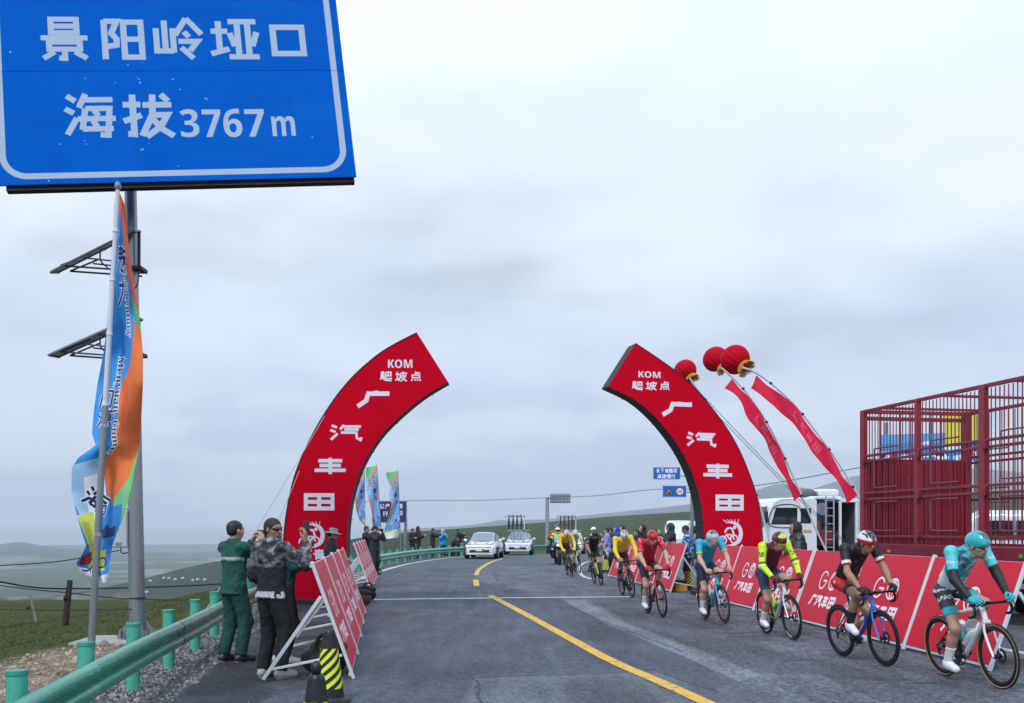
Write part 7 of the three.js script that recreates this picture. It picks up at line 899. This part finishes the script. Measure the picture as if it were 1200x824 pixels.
// ---------------------------------------------------------------- white truck with a ladder, minibuses, dark car
{
  const turn = Math.PI + 0.2, o = thing('truck', 'white truck with a ladder and open side compartment, parked behind the right boards', 'truck', V(10.42, 0, -40), turn), wp = M('#dde1e5', 0.4, 0.05, { roughnessMap: wearTex, clearcoat: 0.3 });
  const sh = new THREE.Shape([[-1.0, 0.75], [1.02, 0.7], [1.08, 1.2], [1.03, 1.75], [0.86, 2.45], [0.72, 2.66], [0.45, 2.78], [-0.9, 2.8], [-1.0, 2.7]].map(([x, y]) => new THREE.Vector2(x, y)));
  obj('cab', new THREE.ExtrudeGeometry(sh, { depth: 2.1, bevelEnabled: true, bevelThickness: 0.06, bevelSize: 0.05, bevelSegments: 3 }).translate(0, 0, -1.05), wp, o);
  obj('windscreen', grid(8, 4, (u, v) => V(lerp(1.115, 0.955, v), lerp(1.72, 2.5, v), lerp(-0.95, 0.95, u))), glassDark, o);
  for (const s of [-1, 1]) { obj('door_window', grid(6, 3, (u, v) => V(lerp(lerp(0.86, 0.66, v), -0.22, u), lerp(1.82, 2.46, v), s * 1.118)), glassDark, o); obj('quarter_window', grid(3, 3, (u, v) => V(lerp(-0.36, -0.78, u), lerp(1.86, 2.44, v), s * 1.118)), glassDark, o); obj('window_frame', tube([[0.9, 1.79, s * 1.12], [0.68, 2.5, s * 1.12], [-0.26, 2.5, s * 1.12], [-0.26, 1.79, s * 1.12]], 0.018, 40, 5, true), blackPlastic, o); obj('door_seam', tube([[0.92, 0.85, s * 1.112], [0.92, 1.7, s * 1.112], [0.66, 2.6, s * 1.112], [-0.3, 2.6, s * 1.112], [-0.3, 0.85, s * 1.112]], 0.008, 40, 4), M('#7b8085', 0.6), o); obj('mirror', bx(0.1, 0.46, 0.2, 1.15, 2.1, s * 1.32, 0.05), blackPlastic, o); obj('mirror_arm', tube([[1.0, 2.5, s * 1.1], [1.15, 2.45, s * 1.3], [1.15, 1.8, s * 1.3], [1.05, 1.72, s * 1.1]], 0.014, 20, 5), blackPlastic, o); obj('door_handle', bx(0.18, 0.04, 0.04, -0.15, 1.6, s * 1.13, 0.01), blackPlastic, o); obj('wheel_arch', new THREE.TorusGeometry(0.56, 0.06, 8, 24, Math.PI).translate(0.25, 0.55, s * 1.1), blackPlastic, o); for (const x of [0.25, -2.3]) { const w = obj('wheel', cyl(0.5, 0.5, 0.3, 28, x, 0.5, s * 0.98, 'z'), rubber, o); obj('rim', cyl(0.28, 0.22, 0.1, 20, x, 0.5, s * 1.12, 'z'), M('#7b7e82', 0.5, 0.5), w); } obj('crest', grid(4, 2, (u, v) => V(lerp(-0.45, -0.8, u), lerp(1.5, 1.62, v), s * 1.118)), M('#b9a25a', 0.5), o); }
  obj('chassis', bx(5.2, 0.25, 0.9, -1.6, 0.78, 0, 0.02), darkSteel, o); obj('tank', cyl(0.24, 0.24, 1.3, 22, -1.3, 2.42, -0.35, 'z'), M('#a4aab0', 0.3, 0.8), o); obj('tank_band', cyl(0.245, 0.245, 0.05, 22, -1.3, 2.42, -0.7, 'z'), darkSteel, o); obj('tank_hood', bx(1.3, 0.12, 1.9, -1.5, 2.85, 0, 0.04), wp, o); obj('hood_slope', bx(0.9, 0.3, 1.5, -1.75, 3.05, 0, 0.12), wp, o); const tarp = new Field(0.08).ell([-1.0, 3.02, -0.5], 0.3, 0.17, 0.28, C('#5c5f62')).ell([-0.8, 3.06, -0.3], 0.2, 0.18, 0.22, C('#787a7c')).mesh(0.04, { wrinkle: 0.05, freq: 8 }); obj('tarp_bundle', tarp, vcol(0.9), o);
  obj('red_pump', bx(0.5, 0.6, 0.5, -1.5, 1.3, -0.75, 0.05), M('#7d1f22', 0.5), o); obj('orange_canister', cyl(0.16, 0.16, 0.5, 16, -1.15, 1.72, -0.85), M('#7a4630', 0.5), o); obj('machinery', bx(0.7, 0.9, 1.2, -1.4, 1.5, 0, 0.1), M('#2c3033', 0.7), o);

  for (const x of [-1.35, -1.68]) obj('ladder_rail', beam([x, 0.8, -1.2], [x, 2.9, -1.2], 0.05), M('#aeb4ba', 0.4, 0.4), o); for (let k = 0; k < 7; k++) obj('rung', beam([-1.35, 0.95 + k * 0.3, -1.2], [-1.68, 0.95 + k * 0.3, -1.2], 0.032, 0.032, V(0, 0, 1)), M('#aeb4ba', 0.4, 0.4), o);
  const mott = noiseTex(256, (u, v) => { const n = tileNoise(u, v, 14) + 0.8 * tileNoise(u, v, 34, 4), k = sstep(0.5, 0.62, n); return [lerp(0.72, 0.4, k), lerp(0.74, 0.41, k), lerp(0.77, 0.43, k)]; }, true), mm = new THREE.MeshPhysicalMaterial({ map: mott, roughness: 0.6, side: THREE.DoubleSide });
  for (const x of [-2.0, -2.68]) for (const z of [-1.1, 1.1]) obj('box_post', bx(0.09, 1.75, 0.09, x, 1.85, z, 0.01), wp, o); for (const z of [-1.1, 1.1]) obj('box_beam', bx(1.1, 0.09, 0.09, -2.55, 2.72, z, 0.01), wp, o); obj('box_roof', bx(2.4, 0.06, 2.25, -3.15, 2.79, 0, 0.02), wp, o); obj('box_floor', bx(2.4, 0.1, 2.2, -3.15, 0.98, 0, 0.02), darkSteel, o); obj('bulkhead', bx(1.1, 1.9, 0.06, -1.55, 1.75, 0.95, 0.01), M('#24282b', 0.8), o); obj('box_back', bx(2.3, 1.7, 0.05, -3.15, 1.85, 1.08, 0.01), mm, o); obj('inner_wall', bx(0.05, 1.7, 1.9, -2.72, 1.85, 0.05, 0.01), M('#4c5054', 0.8), o); obj('side_panel', bx(1.5, 1.72, 0.06, -3.46, 1.85, -1.1, 0.01), mm, o); obj('wheel_inside', new THREE.TorusGeometry(0.26, 0.1, 10, 24).rotateY(0.5).translate(-2.3, 1.25, -0.5), rubber, o);
  const van = thing('minibus', 'white minibus standing behind the man in olive jacket', 'minibus', V(11.6, 0, -70), -Math.PI / 2 - 0.35, 'white vans parked on the right');
  obj('body', loft([[-2.4, 0.85, 0.45, 2.0, 8, 0.08], [-2.3, 0.95, 0.3, 2.2, 8, 0.1], [1.2, 0.95, 0.3, 2.22, 8, 0.1], [1.7, 0.94, 0.3, 1.9, 7, 0.12], [2.2, 0.9, 0.3, 1.2, 6, 0.1], [2.4, 0.8, 0.35, 1.0, 5, 0.05]], 32), M('#ced3d8', 0.3, 0, { clearcoat: 0.6 }), van); obj('windscreen', grid(6, 4, (u, v) => V(lerp(2.12, 1.42, v), lerp(1.3, 2.05, v), lerp(-0.8, 0.8, u))), glassDark, van);
  for (const s of [-1, 1]) { for (const [a, b] of [[1.2, 0.3], [0.2, -0.9], [-1.0, -2.1]]) obj('side_window', grid(2, 2, (u, v) => V(lerp(a, b, u), lerp(1.35, 1.9, v), s * lerp(0.945, 0.915, v))), glassDark, van); for (const x of [1.5, -1.4]) { const w = obj('wheel', cyl(0.34, 0.34, 0.24, 22, x, 0.34, s * 0.85, 'z'), rubber, van); obj('rim', cyl(0.2, 0.2, 0.02, 16, x, 0.34, s * 0.975, 'z'), M('#9a9ea3', 0.4, 0.6), w); } obj('headlight', bx(0.12, 0.2, 0.26, 2.3, 0.95, s * 0.62, 0.04), M('#dfe6ee', 0.2), van); obj('stripe', bx(3.6, 0.16, 0.012, -0.4, 0.95, s * 0.951, 0), M('#2f9fc0', 0.4), van); }
  dup(van, V(14.6, 0, -72), -Math.PI / 2 + 0.3, 'second white minibus, farther back beside the right arch'); dup(van, V(15.4, 0, -31), Math.PI / 2 + 1.2, 'white van with a cyan stripe seen through the red cage at the right edge');
  const dk = dup(scene.getObjectByName('minibus'), V(10.4, 0, -45.5), Math.PI + 0.25, 'dark vehicle in the shadow between the right arch and the white truck'); delete dk.userData.group; dk.name = numbered('parked_van'); dk.children.forEach((c) => { if (c.name === 'body') c.material = M('#1b1e22', 0.4); });
}
// ---------------------------------------------------------------- red cage trailer
{
  const phi = Math.atan2(-0.98, 0.19), o = thing('livestock_trailer', 'dark red cage truck body with upright bars, parked along the right side', 'trailer', V(7.42, 0, -21.6), phi);
  const redM = M('#8e2134', 0.5, 0.05, { map: grimeTex, roughnessMap: wearTex, clearcoat: 0.15, bumpMap: wearTex, bumpScale: 0.003 }), barA = M('#66202d', 0.6, 0.1), barB = M('#7a2736', 0.6, 0.1), redD = M('#7c1d2f', 0.55, 0.05, { roughnessMap: wearTex }), red2 = M('#7d1f2f', 0.5, 0.05, { map: grimeTex, roughnessMap: wearTex }), L = 9.85, Wd = 2.45, Y0 = 1.22, Y1 = 4.15;
  const barG = new THREE.CylinderGeometry(0.0115, 0.0115, Y1 - Y0 - 0.16, 6), cols = [0, 1.97, 3.94, 5.91, 7.88, L];
  for (const z of [0, -Wd]) {
    cols.forEach((x, i) => { obj('column', bx(i % 2 ? 0.1 : 0.15, Y1 - Y0, 0.1, x, (Y0 + Y1) / 2, z, 0.012), redM, o); });
    for (const y of [Y1 - 0.03, 3.18, 3.06, 2.4, 2.27, 1.5]) obj('side_rail', bx(L, y > 4 ? 0.07 : 0.05, 0.055, L / 2, y, z + (y > 4 ? 0.003 : 0.012), 0.008), red2, o); obj('bottom_beam', bx(L + 0.1, 0.26, 0.14, L / 2, Y0, z, 0.015), redD, o);
    for (let x = 0.11; x < L; x += z ? 0.2 : 0.112) if (!cols.some((c) => Math.abs(c - x) < 0.07)) obj('bar', barG, [barA, barB, redD][Math.floor(rnd() * 3)], o).position.set(x, (Y0 + Y1) / 2, z);
    for (let i = 0; i < cols.length - 1; i++) for (const [a, b] of [[1.62, 2.2], [2.5, 3.3]]) { const x0 = cols[i] + 0.5, x1 = cols[i] + 1.35, zz = z + 0.05; obj('hoop', tube([[x1, b, zz], [x0 + 0.08, b, zz], [x0, b - 0.08, zz], [x0, a + 0.08, zz], [x0 + 0.08, a, zz], [x1, a, zz]], 0.016, 44, 6), M('#7d4c57', 0.55, 0.2), o); }
    for (let i = 0; i < cols.length; i++) for (const y of [1.55, 2.3, 3.1]) obj('hinge', bx(0.08, 0.16, 0.06, cols[i] + 0.11, y, z + 0.05, 0.012), redD, o);
  }
  for (const y of [3.98, Y1 - 0.03]) obj('end_beam', bx(0.08, 0.08, Wd, 0.02, y, -Wd / 2, 0.01), redM, o); obj('end_plate', bx(0.03, 1.85, Wd - 0.1, 0.02, 2.2, -Wd / 2, 0), redD, o); for (let z = -0.15; z > -Wd + 0.1; z -= 0.14) obj('plate_rib', bx(0.05, 1.85, 0.05, 0.05, 2.2, z, 0.008), redM, o); for (let z = -0.12; z > -Wd; z -= 0.24) obj('end_bar', bar([0.02, 3.1, z], [0.02, 4.1, z], 0.014, 0.014, 6), red2, o); obj('inner_post', bx(0.16, Y1 - Y0, 0.14, 0.12, (Y0 + Y1) / 2, -Wd + 0.12, 0.01), redD, o);
  for (const x of [0.6, 2.6, 4.6, 6.6, 8.6]) obj('roof_tie', bx(0.05, 0.05, Wd, x, Y1 - 0.02, -Wd / 2, 0.006), red2, o); obj('deck', bx(L, 0.1, Wd - 0.15, L / 2, Y0 - 0.12, -Wd / 2, 0), M('#3a2c28', 0.85), o); for (const z of [-0.75, -1.7]) obj('chassis_rail', bx(L + 0.6, 0.28, 0.12, L / 2, 0.92, z, 0.01), darkSteel, o);
  for (const x of [0.95, 2.25, 6.55]) for (const z of [-0.32, -2.13]) { const w = obj('wheel', new THREE.LatheGeometry([[0.28, -0.13], [0.42, -0.14], [0.5, -0.11], [0.52, 0], [0.5, 0.11], [0.42, 0.14], [0.28, 0.13]].map(([a, b]) => new THREE.Vector2(a, b)), 36).rotateX(Math.PI / 2).translate(x, 0.52, z), rubber, o); obj('rim', merge([cyl(0.28, 0.28, 0.06, 24, x, 0.52, z + 0.02, 'z'), ...Array.from({ length: 8 }, (_, k) => cyl(0.02, 0.02, 0.05, 8, x + Math.cos(k * 0.785) * 0.17, 0.52 + Math.sin(k * 0.785) * 0.17, z + 0.07, 'z')), cyl(0.1, 0.09, 0.14, 16, x, 0.52, z + 0.06, 'z')]), M('#6e7277', 0.5, 0.6), w); obj('mudflap', bx(0.02, 0.5, 0.28, x - 0.62, 0.55, z, 0), rubber, o); }
  obj('side_lamp', bx(0.09, 0.06, 0.03, 1.1, 1.2, 0.085, 0.01), M('#c8862a', 0.3), o); obj('side_lamp', bx(0.09, 0.06, 0.03, 5.0, 1.2, 0.085, 0.01), M('#3f9a4a', 0.3), o); for (const y of [0.95, 0.7]) obj('side_guard', bx(3.6, 0.09, 0.04, 4.5, y, -0.1, 0.01), M('#9a9ea2', 0.5, 0.3), o);
  // printed hoarding beyond the cage
  const Z = 33, h = thing('hoarding', 'blue and yellow printed hoarding on posts, seen through the bars of the red cage', 'hoarding', at(1092, Z)), Xp = (px) => (px - 1092) / F * Z, Yp = (py) => EYE - (py - YH) / F * Z;
  const t = canvasTex(512, 256, (g, w, hh) => { g.fillStyle = '#2f8bd0'; g.fillRect(0, 0, w, hh); g.fillStyle = '#4aa6e0'; g.fillRect(0, 0, w, hh * 0.3); g.fillStyle = '#dbe7f2'; for (let i = 0; i < 30; i++) { g.beginPath(); g.ellipse(rr(0, w), rr(hh * 0.3, hh), rr(8, 50), rr(5, 20), 0, 0, 7); g.fill(); } for (let i = 0; i < 26; i++) { g.fillStyle = ['#b0202c', '#22304e', '#f0d23a', '#e8ebf0'][i % 4]; g.beginPath(); g.ellipse(rr(0, w), rr(hh * 0.55, hh), rr(6, 20), rr(8, 22), rr(0, 3), 0, 7); g.fill(); } });
  obj('blue_panel', bx(Xp(1148) - Xp(1036), Yp(508) - Yp(545), 0.06, (Xp(1036) + Xp(1148)) / 2, (Yp(508) + Yp(545)) / 2, 0, 0).rotateZ(0.03), new THREE.MeshPhysicalMaterial({ map: t, roughness: 0.6 }), h); obj('yellow_panel', bx(Xp(1150) - Xp(1112), Yp(483) - Yp(521), 0.06, (Xp(1112) + Xp(1150)) / 2, (Yp(483) + Yp(521)) / 2, 0.07, 0).rotateZ(0.03), M('#d8c84a', 0.6), h); for (const px of [1040, 1092, 1146]) obj('post', bx(0.1, Yp(495), 0.1, Xp(px), Yp(495) / 2, -0.09, 0.01), galv, h);
}
renderer.render(scene, camera);
